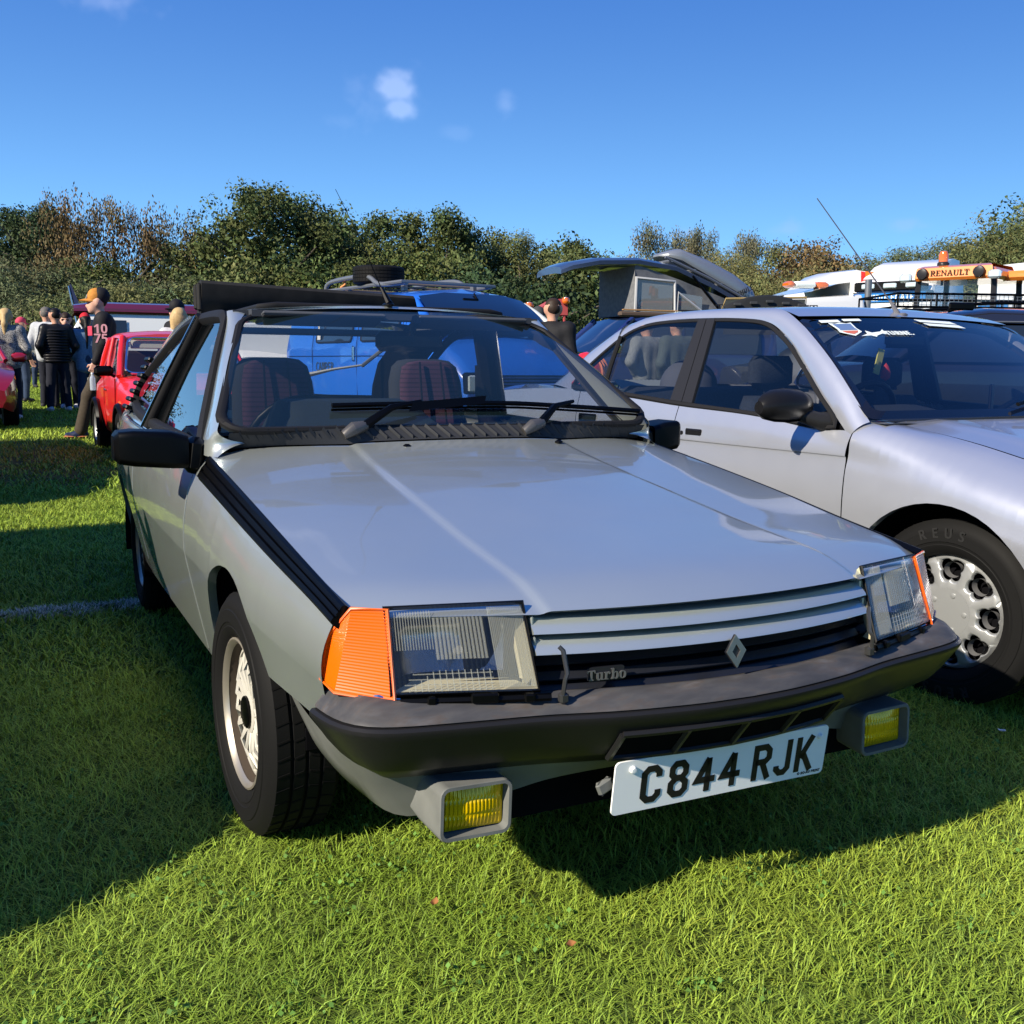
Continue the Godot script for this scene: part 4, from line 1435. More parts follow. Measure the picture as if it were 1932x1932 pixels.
func number_plate(car: Node3D) -> void:
	var white := mat("plate_white", L(0.74, 0.755, 0.735), 0.35)
	var ink := mat("plate_black", L(0.012, 0.012, 0.012), 0.35)
	var xf := Transform3D(Basis(V(1, 0, 0), 0.134), V(0.006, 0.3417, 0.9024)) * Transform3D(Basis(V(0, 0, 1), -0.004), V(0, 0, 0))
	var m := MB.new()
	m.prism(rrect(0.52, 0.111, 0.010), xf, 0.004, 0.0)
	var pl := obj("number_plate", m.build(0), white, car)
	var w := 0.0135
	var xl := xf * Transform3D(Basis(), V(0, 0, 0.0042))
	var H := 0.0395 - w * 0.5
	var W := 0.0235 - w * 0.5
	var rr := 0.009
	var glyph := {
		"C": [[Vector2(W, H * 0.42), Vector2(W, H - rr), Vector2(W - rr, H), Vector2(-W + rr, H), Vector2(-W, H - rr), Vector2(-W, -H + rr), Vector2(-W + rr, -H), Vector2(W - rr, -H), Vector2(W, -H + rr), Vector2(W, -H * 0.42)]],
		"8": [[Vector2(-W + rr, 0.002), Vector2(W - rr, 0.002), Vector2(W - 0.001, 0.002 + rr), Vector2(W - 0.001, H - rr), Vector2(W - rr, H), Vector2(-W + rr, H), Vector2(-W + 0.001, H - rr), Vector2(-W + 0.001, 0.002 + rr), Vector2(-W + rr, 0.002)], [Vector2(-W + rr, 0.0), Vector2(-W, -rr), Vector2(-W, -H + rr), Vector2(-W + rr, -H), Vector2(W - rr, -H), Vector2(W, -H + rr), Vector2(W, -rr), Vector2(W - rr, 0.0)]],
		"4": [[Vector2(W * 0.45, -H - w * 0.5), Vector2(W * 0.45, H)], [Vector2(W * 0.45, H), Vector2(-W * 1.05, -H * 0.42), Vector2(W * 1.5, -H * 0.42)]],
		"R": [[Vector2(-W, -H - w * 0.5), Vector2(-W, H), Vector2(W - rr, H), Vector2(W, H - rr), Vector2(W, rr * 0.9), Vector2(W - rr, 0), Vector2(-W, 0)], [Vector2(0.0, 0), Vector2(W + 0.002, -H - w * 0.5)]],
		"J": [[Vector2(W * 0.75, H + w * 0.5), Vector2(W * 0.75, -H + rr), Vector2(W * 0.75 - rr, -H), Vector2(-W + rr, -H), Vector2(-W, -H + rr), Vector2(-W, -H * 0.5)]],
		"K": [[Vector2(-W, -H - w * 0.5), Vector2(-W, H + w * 0.5)], [Vector2(W + 0.001, H + w * 0.5), Vector2(-W + 0.006, -0.008)], [Vector2(-W * 0.25, 0.002), Vector2(W + 0.003, -H - w * 0.5)]]}
	var pos := [["C", -0.176], ["8", -0.113], ["4", -0.050], ["4", 0.012], ["R", 0.092], ["J", 0.148], ["K", 0.203]]
	for e in pos:
		var g := MB.new()
		for st in glyph[e[0]]: stroke(g, st, w, xl * Transform3D(Basis(), V(e[1], -0.002, 0)), 0.0008)
		obj("letter_" + e[0].to_lower() if e[0] in "CRJK" else "digit", g.build(0), ink, pl)
	for e in [[-0.222, 0.037, 0.0075], [0.238, 0.033, 0.006]]:
		var b := MB.new()
		b.lathe([[0.0, 0.007], [e[2] * 0.7, 0.0065], [e[2], 0.003], [e[2], 0.0]], xf * Transform3D(Basis(V(1, 0, 0), PI / 2), V(e[0], e[1], 0.004)), 14)
		obj("plate_screw", b.build(40), white, pl)
	text3("plate_maker_print", "© RO-AU PRINT", 0.006, 0.0005, ink, pl, xf * Transform3D(Basis(), V(0.222, -0.047, 0.0045)))
	var br := MB.new()
	br.box(V(-0.262, 0.345, 0.888), V(0.035, 0.028, 0.012), 0.005, Basis(V(0, 0, 1), 0.4))
	obj("plate_bracket", br.build(), M["grey_plastic"], car)

func coupe_roof(car: Node3D, sil: Material, rub: Material, black: Material, gl: Material, dark: Material) -> void:
	# roof skin around the long fabric sunroof
	var yr := func(x, z): return 1.334 - 0.10 * x * x - 0.012 * pow(clampf((-1.05 - z), -1, 2.0), 2) * 0.8
	var hw := func(z): return lerpf(0.552, 0.575, clampf((-0.95 - z) / 0.1, 0, 1))
	var add := func(called: String, x0: float, x1: float, z0: float, z1: float, nx: int, nz: int):
		var m := MB.new()
		var rows := []
		for i in nz + 1:
			var z := lerpf(z0, z1, float(i) / nz)
			var r := PackedVector3Array()
			for j in nx + 1:
				var x := lerpf(x0, x1, float(j) / nx)
				var zz := z
				if z0 > -1.0 and i == 0: zz = -0.945 - 0.069 * pow(x / 0.55, 2.0)
				if z0 > -1.0 and i == 1: zz = lerpf(-0.99 - 0.05 * pow(x / 0.55, 2.0), z1, 1.0 / nz)
				var y: float = yr.call(x, zz)
				if z0 > -1.0: y -= 0.014 * pow(1.0 - float(i) / nz, 2.0)
				var d := absf(x) - 0.47
				if d > 0.0: y -= 1.3 * d * d
				r.append(V(x, y, zz))
			rows.append(r)
		m.grid(rows)
		obj(called, m.build(50), sil, car)
	add.call("roof_front", -0.572, 0.572, -0.95, -1.09, 28, 4)
	for s in [-1.0, 1.0]:
		add.call("roof_side", s * 0.44, s * 0.572, -1.09, -2.0, 6, 8)
	add.call("roof_rear", -0.572, 0.572, -2.0, -2.36, 20, 4)
	# dark head lining below
	var hl := MB.new()
	for s in [-1, 1]: hl.box(V(s * 0.50, 1.292, -1.5), V(0.12, 0.02, 1.0))
	hl.box(V(0, 1.292, -1.02), V(1.02, 0.022, 0.14))
	hl.box(V(0, 1.27, -2.16), V(1.04, 0.02, 0.36))
	obj("head_lining", hl.build(), mat("lining", L(0.035, 0.04, 0.05), 0.9), car)
	# sunroof frame and the folded fabric standing up behind it
	var sf := MB.new()
	sf.tube(PackedVector3Array([V(-0.44, 1.318, -1.98), V(-0.455, 1.321, -1.10), V(-0.40, 1.328, -1.075), V(0.40, 1.328, -1.075), V(0.455, 1.321, -1.10), V(0.44, 1.318, -1.98)]), 0.009, 8)
	obj("sunroof_frame", sf.build(50), rub, car)
	var fab := mat("sunroof_fabric", Color.WHITE, 0.75)
	tri_tex(fab, noise_tex(61, 0.03, [[0.0, L(0.014, 0.014, 0.014)], [1.0, L(0.024, 0.023, 0.022)]]), 2.0)
	var fb := MB.new()
	var rows := []
	for i in 21:
		var x := lerpf(-0.505, 0.405, i / 20.0)
		var r := PackedVector3Array()
		var tp := 1.462 - 0.030 * (i / 20.0)
		var bx := x * 1.0 + 0.045 * pow(i / 20.0, 3.0)
		for q in [[-1.955, 1.325], [-1.93, 1.36], [-1.915, 1.40], [-1.91, tp - 0.012], [-1.92, tp], [-1.95, tp + 0.003], [-2.01, tp - 0.01], [-2.03, 1.40], [-2.05, 1.33]]:
			r.append(V(lerpf(bx, x, (q[1] - 1.325) / 0.13), q[1] + 0.003 * sin(i * 1.3) * (1 if q[1] < 1.41 else 0), q[0]))
		rows.append(r)
	fb.grid(rows)
	fb.fan(rows[0]); fb.fan(rows[20], true)
	obj("sunroof_fabric", fb.build(45), fab, car)
	for k in 3:
		var fo := MB.new()
		fo.box(V(-0.512 - 0.007 * (k % 2), 1.395, -1.935 - 0.035 * k), V(0.02, 0.115 - 0.012 * k, 0.028), 0.008)
		obj("fabric_fold", fo.build(40), fab, car)
	# tailgate glass, tail panel, rear wiper
	var tg := MB.new()
	var rows2 := []
	for i in 9:
		var v := i / 8.0
		var r := PackedVector3Array()
		for j in 13:
			var u := lerpf(-1, 1, j / 12.0)
			r.append(V(u * lerpf(0.51, 0.62, v), lerpf(1.312, 0.955, v) + 0.05 * sin(v * PI) * 0.9 - 0.02 * u * u, lerpf(-2.36, -3.12, v) - 0.10 * (1 - u * u)))
		rows2.append(r)
	tg.grid(rows2)
	obj("tailgate_glass", tg.build(60), gl, car)
	var tp2 := MB.new()
	ruled(tp2, PackedVector3Array([V(-0.66, 0.955, -3.10), V(0, 0.965, -3.24), V(0.66, 0.955, -3.10)]), PackedVector3Array([V(-0.70, 0.86, -3.30), V(0, 0.87, -3.42), V(0.70, 0.86, -3.30)]), 2)
	ruled(tp2, PackedVector3Array([V(-0.70, 0.86, -3.30), V(0, 0.87, -3.42), V(0.70, 0.86, -3.30)]), PackedVector3Array([V(-0.70, 0.34, -3.30), V(0, 0.34, -3.42), V(0.70, 0.34, -3.30)]), 2)
	obj("tail_panel", tp2.build(40), sil, car)
	var rw := MB.new()
	rw.tube(PackedVector3Array([V(0.475, 1.125, -2.84), V(0.34, 1.10, -2.95), V(0.21, 1.065, -3.04)]), [0.006, 0.008, 0.015], 6)
	rw.tube(PackedVector3Array([V(0.47, 1.12, -2.85), V(0.52, 1.19, -2.72), V(0.56, 1.25, -2.58)]), 0.010, 6)
	obj("rear_wiper", rw.build(50), mat("wiper_grey", L(0.14, 0.15, 0.15), 0.35, 0.5), car)

func coupe_cabin(car: Node3D, black: Material, dark: Material) -> void:
	var plum := mat("seat_cloth", Color.WHITE, 0.9)
	var im := Image.create(64, 128, false, Image.FORMAT_RGB8)
	for y in 128:
		for x in 64:
			var band := 1.0 if y % 16 < 11 else 0.62
			var k := band * (0.92 + 0.16 * fmod(float((x * 7 + y * 13) % 17), 1.7))
			im.set_pixel(x, y, Color(0.20 * k, 0.125 * k, 0.165 * k))
	plum.albedo_texture = ImageTexture.create_from_image(im)
	plum.uv1_triplanar = true
	plum.uv1_scale = Vector3.ONE * 7.0
	var seatgrey := mat("seat_grey", L(0.014, 0.016, 0.019), 0.95)
	var dashm := mat("dash", L(0.013, 0.018, 0.020), 0.65)
	for s in [-1.0, 1.0]:
		var st := thing_part("seat", car)
		var cx: float = s * 0.315
		# back: lofted from bottom to top
		for part in [[0.0, "seat_back", seatgrey, 0.165, 0.0], [0.012, "seat_facing", plum, 0.146, 0.028]]:
			var rows := []
			for e in [[0.42, 1.05, -1.20], [0.6, 1.06, -1.26], [0.8, 1.0, -1.31], [0.95, 0.97, -1.345], [1.06, 0.94, -1.365], [1.12, 0.84, -1.375], [1.145, 0.66, -1.385], [1.152, 0.40, -1.39]]:
				var r := PackedVector3Array()
				e[2] -= 0.165
				var w: float = part[3] * e[1]
				var th := 0.048
				for q in rrect(w * 2.0, th * 2.0, 0.045, 4):
					var groove := 0.0
					if part[1] == "seat_facing" and q.y < 0.0: groove = 0.0
					r.append(V(cx + q.x, e[0] + (-0.006 if part[1] == "seat_facing" and e[0] > 1.14 else 0.0), e[2] - q.y * (1.0) + part[4] * 0.5))
				rows.append(r)
			var m := MB.new()
			m.grid(rows, true)
			m.fan(rows[7])
			obj(part[1], m.build(60), part[2], st)
		for gx in [-0.045, 0.045]:
			var gm := MB.new()
			gm.tube(PackedVector3Array([V(cx + gx * 1.2, 0.55, -1.33), V(cx + gx * 1.1, 0.95, -1.427), V(cx + gx, 1.14, -1.47)]), 0.0045, 5)
			obj("seat_seam", gm.build(50), dark, st)
		var cu := MB.new()
		cu.box(V(cx, 0.47, -1.15), V(0.44, 0.13, 0.46), 0.05)
		obj("seat_cushion", cu.build(50), plum, st)
		# belt and its post trim
		var bt := MB.new()
		bt.tube(PackedVector3Array([V(s * 0.60, 1.13, -1.62), V(s * 0.615, 1.0, -1.62), V(s * 0.64, 0.75, -1.60)]), [0.018, 0.03, 0.03], 6)
		obj("seat_belt", bt.build(50), dark, car)
		var pt := MB.new()
		pt.tube(PackedVector3Array([V(s * 0.705, 0.86, -1.70), V(s * 0.63, 1.09, -1.60), V(s * 0.545, 1.28, -1.48)]), 0.038, 6)
		obj("post_lining", pt.build(50), dark, car)
		var dcard := MB.new()
		dcard.box(V(s * 0.70, 0.68, -1.2), V(0.03, 0.38, 1.3))
		obj("door_lining", dcard.build(), dashm, car)
	# dashboard with a hump for the instruments
	var dm := MB.new()
	var rows := []
	for i in 29:
		var x := lerpf(-0.70, 0.70, i / 28.0)
		var hmp := clampf((x + 0.51) / 0.06, 0, 1) * clampf((0.10 - x) / 0.16, 0, 1)
		hmp = hmp * hmp * (3 - 2 * hmp)
		var r := PackedVector3Array()
		for q in [[-0.50, 0.925, 0.0], [-0.62, 0.925, 0.0], [-0.70, 0.925, 0.045], [-0.76, 0.92, 0.09], [-0.84, 0.915, 0.102], [-0.92, 0.905, 0.098], [-0.95, 0.88, 0.06], [-0.93, 0.70, 0.0]]:
			r.append(V(x, q[1] + q[2] * hmp, q[0]))
		rows.append(r)
	dm.grid(rows)
	obj("dashboard", dm.build(50), dashm, car)
	var sw := MB.new()
	var ringp := PackedVector3Array()
	for k in 28:
		var a := TAU * k / 28
		ringp.append(V(-0.34, 0.845, -1.02) + V(cos(a) * 0.185, sin(a) * 0.17, -sin(a) * -0.07))
	sw.tube(ringp, 0.013, 8, true)
	sw.box(V(-0.34, 0.84, -1.0), V(0.30, 0.04, 0.04), 0.015)
	obj("steering_wheel", sw.build(50), black, car)
	var rm := MB.new()
	rm.box(V(0.043, 1.21, -0.98), V(0.24, 0.072, 0.04), 0.02, Basis(V(0, 1, 0), -0.12))
	rm.tube(PackedVector3Array([V(0.05, 1.228, -0.98), V(0.05, 1.262, -0.95), V(0.05, 1.285, -0.92)]), [0.012, 0.012, 0.02], 8)
	obj("rear_view_mirror", rm.build(40), black, car)
	var fl := MB.new()
	fl.box(V(0, 0.34, -1.4), V(1.34, 0.03, 2.6))
	fl.box(V(0, 0.60, -2.0), V(1.2, 0.5, 0.12), 0.04)
	fl.box(V(0, 0.74, -2.55), V(1.28, 0.03, 1.05))
	obj("cabin_floor", fl.build(), dark, car)
	var sv := MB.new()
	for s in [-1, 1]: sv.box(V(s * 0.27, 1.278, -0.985), V(0.42, 0.014, 0.13), 0.005, Basis(V(1, 0, 0), -0.25))
	obj("sun_visor", sv.build(), mat("visor", L(0.06, 0.065, 0.075), 0.85), car)

func tyre_mesh(R: float, w: float, rim: float, xf: Transform3D) -> MB:
	# carcass with shoulder, three grooves and cross cuts; local y is the axle, +y outwards
	var m := MB.new()
	var h := w * 0.5
	var prof := [[rim, h * 0.72], [rim + 0.006, h * 0.82], [rim + 0.02, h * 0.93], [lerpf(rim, R, 0.28), h * 0.975], [lerpf(rim, R, 0.30), h * 0.96], [lerpf(rim, R, 0.36), h * 0.975], [lerpf(rim, R, 0.38), h * 1.0], [lerpf(rim, R, 0.64), h * 0.995], [lerpf(rim, R, 0.66), h * 0.965], [lerpf(rim, R, 0.74), h * 0.955], [R - 0.018, h * 0.90], [R - 0.006, h * 0.80]]
	var tread := []
	for e in [[0.74, 0.0], [0.42, 0.0], [0.40, 0.008], [0.34, 0.008], [0.32, 0.0], [0.05, 0.0], [0.03, 0.008], [-0.03, 0.008], [-0.05, 0.0], [-0.32, 0.0], [-0.34, 0.008], [-0.40, 0.008], [-0.42, 0.0], [-0.74, 0.0]]: tread.append([R - e[1], h * e[0]])
	var full := prof + tread
	for k in range(prof.size() - 1, -1, -1): full.append([prof[k][0], -prof[k][1]])
	m.lathe(full, xf, 56)
	return m

func tread_cuts(R: float, w: float, xf: Transform3D, n: int) -> MB:
	var m := MB.new()
	for k in n:
		var a := TAU * k / n
		var b := xf.basis * Basis(V(0, 1, 0), -a)
		for y in [0.58, -0.58, 0.19, -0.19]:
			var t := xf.origin + b * V(R - 0.0015, w * 0.5 * y, 0)
			m.box(t, V(0.005, w * 0.5 * (0.34 if absf(y) > 0.4 else 0.24), 0.0045), 0.0, b * Basis(V(1, 0, 0), 0.25 * signf(y)))
	return m

func coupe_wheel(car: Node3D, c: Vector3, s: float, steer: float) -> void:
	var w := thing_part("wheel", car)
	if not M.has("tyre"):
		mat("tyre", L(0.008, 0.008, 0.008), 0.62)
		M["tyre"].metallic_specular = 0.2
		mat("tread_cut", L(0.003, 0.003, 0.003), 0.9)
		mat("rim_cream", L(0.44, 0.425, 0.37), 0.4, 0.1)
		mat("rim_lip", L(0.42, 0.38, 0.31), 0.35, 0.7)
		mat("rim_rust", L(0.05, 0.038, 0.028), 0.7)
	var xf := Transform3D(Basis(V(0, 1, 0), steer) * Basis(V(0, 0, 1), -s * PI / 2), c)
	# local y of xf points outwards (to s * x)
	obj("tyre", tyre_mesh(0.296, 0.185, 0.182, xf).build(30), M["tyre"], w)
	obj("tread_cuts", tread_cuts(0.296, 0.185, xf, 46).build(0), M["tread_cut"], w)
	var lip := MB.new()
	lip.lathe([[0.184, 0.070], [0.186, 0.078], [0.181, 0.080], [0.174, 0.074], [0.170, 0.066]], xf, 40)
	obj("rim_lip", lip.build(40), M["rim_lip"], w)
	var bar := MB.new()
	bar.lathe([[0.172, 0.068], [0.160, 0.020], [0.158, -0.03], [0.0, -0.03]], xf, 32)
	obj("rim_barrel", bar.build(40), M["rim_rust"], w)
	var sp := MB.new()
	var n := 16
	for k in n:
		for sgn in [-1, 1]:
			var a := TAU * k / n
			var p0 := V(cos(a) * 0.045, 0.050, sin(a) * 0.045)
			var a2: float = a + sgn * 0.42
			var a1: float = a + sgn * 0.20
			var p1 := V(cos(a1) * 0.105, 0.060, sin(a1) * 0.105)
			var p2 := V(cos(a2) * 0.158, 0.042, sin(a2) * 0.158)
			sp.tube(PackedVector3Array([xf * p0, xf * p1, xf * p2]), [0.0062, 0.0058, 0.0055], 5)
	sp.lathe([[0.164, 0.028], [0.164, 0.046], [0.152, 0.050], [0.148, 0.030]], xf, 40)
	sp.lathe([[0.056, 0.03], [0.052, 0.058], [0.034, 0.062]], xf, 24)
	obj("rim_lattice", sp.build(45), M["rim_cream"], w)
	var hub := MB.new()
	hub.lathe([[0.040, 0.055], [0.040, 0.066], [0.036, 0.069], [0.0, 0.070]], xf, 20)
	obj("hub_cap", hub.build(40), M["black_plastic"], w)
# ---------- the silver saloon beside it (own axes: front axle at 0, nose to +z, near side x < 0) ----------
const S_HY := [[0.92, 0.60], [0.85, 0.655], [0.70, 0.715], [0.45, 0.780], [0.19, 0.838], [0.0, 0.878], [-0.20, 0.909], [-0.42, 0.938]]
const S_BELT := [[-0.30, 0.905], [-0.528, 0.902], [-0.905, 0.935], [-1.403, 0.958], [-1.857, 0.990], [-2.3, 1.01], [-2.8, 1.0], [-3.5, 0.96]]

func s_arch(z: float, cz: float, low: float) -> float:
	var d := 0.385 * 0.385 - (z - cz) * (z - cz)
	return maxf(low, 0.300 + sqrt(d)) if d > 0.0 else low
func s_kx(z: float) -> float:
	return ct([[0.93, 0.70], [0.90, 0.80], [0.82, 0.885], [0.65, 0.95], [0.40, 0.985], [0.15, 1.0], [-2.4, 1.0], [-3.0, 0.98], [-3.4, 0.93], [-3.6, 0.80]], z)
func s_section(z: float, low: float, wing: bool) -> PackedVector3Array:
	var pts := []
	var k := s_kx(z)
	var base := [[0.822, 0.22], [0.850, 0.36], [0.866, 0.50], [0.872, 0.62]]
	var up := []
	if wing:
		var hy := ct(S_HY, z)
		var f := smoothstep(0.12, -0.39, z)
		up = [[0.867, hy - 0.19], [0.854, hy - 0.125], [lerpf(0.822, 0.846, f), hy - lerpf(0.078, 0.058, f)], [lerpf(0.768, 0.806, f), hy - lerpf(0.038, 0.008, f)], [lerpf(0.718, 0.74, f), hy + lerpf(-0.014, 0.006, f)], [0.672, hy + 0.004 * f]]
	else:
		var yb := ct(S_BELT, z)
		up = [[0.869, 0.72], [0.860, 0.80], [0.866, 0.815], [0.855, lerpf(0.815, yb, 0.5)], [0.832, yb]]
	for i in base.size():
		var q: Array = base[i]
		pts.append(V(q[0] * k, minf(q[1], up[0][1] - 0.045 * (4 - i)), z))
	for q in up: pts.append(V(q[0] * k, q[1], z))
	var sp := spline(pts, 4)
	if low > 0.23:
		# everything below the lower edge is drawn up to it
		for i in range(sp.size() - 2, -1, -1):
			if sp[i].y < low:
				var t := clampf((low - sp[i].y) / maxf(sp[i + 1].y - sp[i].y, 1e-5), 0, 1)
				sp[i] = sp[i].lerp(sp[i + 1], t)
	return sp

func s_panel(s: float, z0: float, z1: float, n: int, low: Callable, wing: bool, extra := []) -> MB:
	var zs := []
	for i in n: zs.append(lerpf(z0, z1, float(i) / (n - 1)))
	for e in extra:
		if e > minf(z0, z1) + 0.004 and e < maxf(z0, z1) - 0.004: zs.append(e)
	zs.sort()
	var rows := []
	for z in zs:
		var sec := s_section(z, low.call(z), wing)
		var r := PackedVector3Array()
		r.append(V(s * (sec[0].x - 0.03), sec[0].y, z))
		for q in sec: r.append(V(s * q.x, q.y, z))
		rows.append(r)
	for e in [0, rows.size() - 1]:
		var inn := PackedVector3Array()
		for q in rows[e]: inn.append(V(q.x - s * 0.018, q.y, q.z))
		if e == 0: rows.insert(0, inn)
		else: rows.append(inn)
	var m := MB.new()
	m.grid(rows)
	return m

func sw_point(u: float, v: float) -> Vector3:
	var uu := u * u
	var b := V(0.80 * u, 0.962 - 0.016 * uu, -0.255 - 0.105 * uu)
	var t := V(0.665 * u, 1.345 - 0.022 * uu, -0.835 - 0.035 * uu)
	var q := b.lerp(t, v)
	var k := 4.0 * v * (1 - v)
	return q + V(0, 0.018 * k, 0.014 * k)

func build_saloon() -> void:
	var car := thing("saloon", "silver blue saloon with black mirrors and stickers on its windscreen, parked beside the coupe", "car", V(2.40, 0.0, -0.017), deg_to_rad(3.0))
	var sil := paint("saloon_silver", L(0.47, 0.49, 0.54), 0.36, 0.65)
	var blk: Material = M["black_plastic"]
	var rub: Material = M["rubber"]
	var dark: Material = M["dark_inside"]
	var tint := glass("saloon_glass", Color(0.02, 0.05, 0.09), 0.38)
	var az := []
	for k in 25: az.append(0.02 + 0.385 * sin(deg_to_rad(-90 + k * 7.5)))
	for s in [-1.0, 1.0]:
		obj("wing", s_panel(s, -0.388, 0.93, 30, func(z): return s_arch(z, 0.02, 0.24 if z < 0.0 else 0.30), true, az).build(30), sil, car)
		obj("front_door", s_panel(s, -1.408, -0.393, 12, func(z): return 0.24, false).build(30), sil, car)
		obj("rear_door", s_panel(s, -2.24, -1.413, 10, func(z): return s_arch(z, -2.70, 0.24), false).build(30), sil, car)
		var rz := []
		for k in 25: rz.append(-2.70 + 0.385 * sin(deg_to_rad(-90 + k * 7.5)))
		obj("rear_wing", s_panel(s, -3.58, -2.245, 20, func(z): return s_arch(z, -2.70, 0.26), false, rz).build(30), sil, car)
		for cz in [0.02, -2.70]:
			var w := MB.new()
			var rows := []
			for x in [0.50, 0.835]:
				var r := PackedVector3Array()
				for k in 21:
					var a := deg_to_rad(-10 + k * 10.0)
					r.append(V(s * x, 0.30 + sin(a) * 0.40, cz + cos(a) * 0.40))
				rows.append(r)
			w.grid(rows)
			w.box(V(s * 0.5, 0.45, cz), V(0.01, 0.6, 0.8))
			obj("wheel_house", w.build(40), dark, car)
		# windows
		var D := [V(0.843, 0.905, -0.47), V(0.786, 1.06, -0.635), V(0.732, 1.21, -0.82), V(0.709, 1.272, -0.92), V(0.694, 1.314, -1.01), V(0.686, 1.334, -1.13), V(0.681, 1.346, -1.37), V(0.680, 1.347, -1.70), V(0.687, 1.329, -1.91), V(0.708, 1.272, -2.07), V(0.757, 1.135, -2.28), V(0.795, 1.04, -2.37), V(0.812, 1.006, -2.30), V(0.826, 0.985, -1.86), V(0.834, 0.955, -1.40), V(0.840, 0.930, -0.90)]
		var dl := resample(spline(D, 5, true), 110)
		var cen := V(0.75, 1.12, -1.4)
		var fr := []
		var nn := V(1, 0.36, 0).normalized()
		for lv in [[0.0, 0.006], [0.004, 0.012], [0.016, 0.012], [0.020, 0.003], [0.021, -0.012]]:
			var r := PackedVector3Array()
			for k in dl.size():
				var q := dl[k]
				var tg := (dl[(k + 1) % dl.size()] - dl[(k - 1 + dl.size()) % dl.size()]).normalized()
				var inw := tg.cross(nn)
				if inw.dot(cen - q) < 0: inw = -inw
				q += inw * lv[0] + nn * lv[1]
				r.append(V(s * q.x, q.y, q.z))
			fr.append(r)
		var fm := MB.new()
		fm.grid(fr, true)
		obj("window_seal", fm.build(40), rub, car)
		var pane := func(called: String, quads: Array):
			var gm := MB.new()
			var gr := []
			for e in quads:
				var r := PackedVector3Array()
				for j in 13: r.append(V(s * (0.834 - (e[0] - 0.93) * 0.36 + 0.004), e[0], lerpf(e[1], e[2], j / 12.0)))
				gr.append(r)
			gm.grid(gr)
			obj(called, gm.build(60), tint, car)
		pane.call("front_window", [[0.905, -0.47, -1.33], [0.955, -0.52, -1.34], [1.06, -0.635, -1.345], [1.21, -0.82, -1.355], [1.272, -0.92, -1.36], [1.314, -1.01, -1.365], [1.34, -1.16, -1.37]])
		pane.call("rear_window", [[0.955, -1.495, -2.06], [1.05, -1.49, -2.06], [1.135, -1.488, -2.06], [1.272, -1.48, -2.05], [1.30, -1.478, -1.995], [1.34, -1.475, -1.80]])
		pane.call("quarter_window", [[0.99, -2.06, -2.32], [1.04, -2.06, -2.37], [1.135, -2.06, -2.28], [1.272, -2.05, -2.07]])
		var bp := MB.new()
		for e in [[-1.337, -1.362, -1.408, -1.418], [-1.413, -1.423, -1.50, -1.478]]:
			var rows := []
			for i in 7:
				var y := lerpf(0.945, 1.347, i / 6.0)
				var x := 0.834 - (y - 0.93) * 0.36
				var a := lerpf(e[0], e[1], i / 6.0)
				var b := lerpf(e[2], e[3], i / 6.0)
				rows.append(PackedVector3Array([V(s * (x - 0.01), y, a), V(s * (x + 0.012), y, a), V(s * (x + 0.012), y, b), V(s * (x - 0.01), y, b)]))
			bp.grid(rows)
		obj("door_pillar", bp.build(30), mat("pillar_black", L(0.018, 0.018, 0.02), 0.35), car)
		var qb := MB.new()
		qb.tube(PackedVector3Array([V(s * 0.822, 0.985, -2.06), V(s * 0.775, 1.135, -2.06), V(s * 0.724, 1.28, -2.05)]), 0.012, 6)
		obj("quarter_bar", qb.build(50), rub, car)
		var wl := MB.new()
		var wp := PackedVector3Array()
		for k in 14:
			var z := lerpf(-0.50, -2.3, k / 13.0)
			wp.append(V(s * (0.838), ct(S_BELT, z) + 0.004, z))
		wl.tube(wp, 0.011, 6)
		obj("waist_seal", wl.build(50), rub, car)
		# pillar between windscreen and door, running on over the door as the roof rail
		var pl := MB.new()
		var inn := [sw_point(1.0, -0.02), sw_point(1.012, 0.25), sw_point(1.012, 0.5), sw_point(1.012, 0.75), sw_point(1.01, 0.97), V(0.648, 1.372, -0.99), V(0.635, 1.385, -1.15), V(0.625, 1.392, -1.4), V(0.622, 1.390, -1.7), V(0.630, 1.374, -1.93), V(0.640, 1.345, -2.08)]
		var outr := [V(0.850, 0.880, -0.400), V(0.800, 1.02, -0.585), V(0.760, 1.135, -0.725), V(0.728, 1.223, -0.835), V(0.704, 1.290, -0.945), V(0.696, 1.320, -1.02), V(0.689, 1.337, -1.13), V(0.684, 1.350, -1.38), V(0.684, 1.351, -1.70), V(0.692, 1.331, -1.92), V(0.714, 1.270, -2.08)]
		var i2 := spline(inn, 5)
		var o2 := spline(outr, 5)
		var pr := []
		for k in i2.size():
			var mid := (i2[k] + o2[k]) * 0.5 + V(0.022, 0.016, 0.004)
			var r := PackedVector3Array()
			for t in 8:
				var tt := t / 7.0
				var q := i2[k] * (1 - tt) * (1 - tt) + mid * 2 * tt * (1 - tt) + o2[k] * tt * tt
				r.append(V(s * q.x, q.y, q.z))
			pr.append(r)
		pl.grid(pr)
		obj("roof_rail", pl.build(50), sil, car)
		var rp := MB.new()
		var ra := PackedVector3Array([V(s * 0.714, 1.270, -2.08), V(s * 0.762, 1.135, -2.29), V(s * 0.800, 1.04, -2.39), V(s * 0.820, 1.004, -2.36)])
		var rb := PackedVector3Array([V(s * 0.64, 1.345, -2.08), V(s * 0.665, 1.225, -2.36), V(s * 0.70, 1.09, -2.58), V(s * 0.73, 1.02, -2.70)])
		ruled(rp, ra, rb, 4, V(s * 0.018, 0.012, -0.005))
		obj("rear_pillar", rp.build(60), sil, car)
		# mirror
		var mr := thing_part("door_mirror", car)
		var mm := MB.new()
		var secs := []
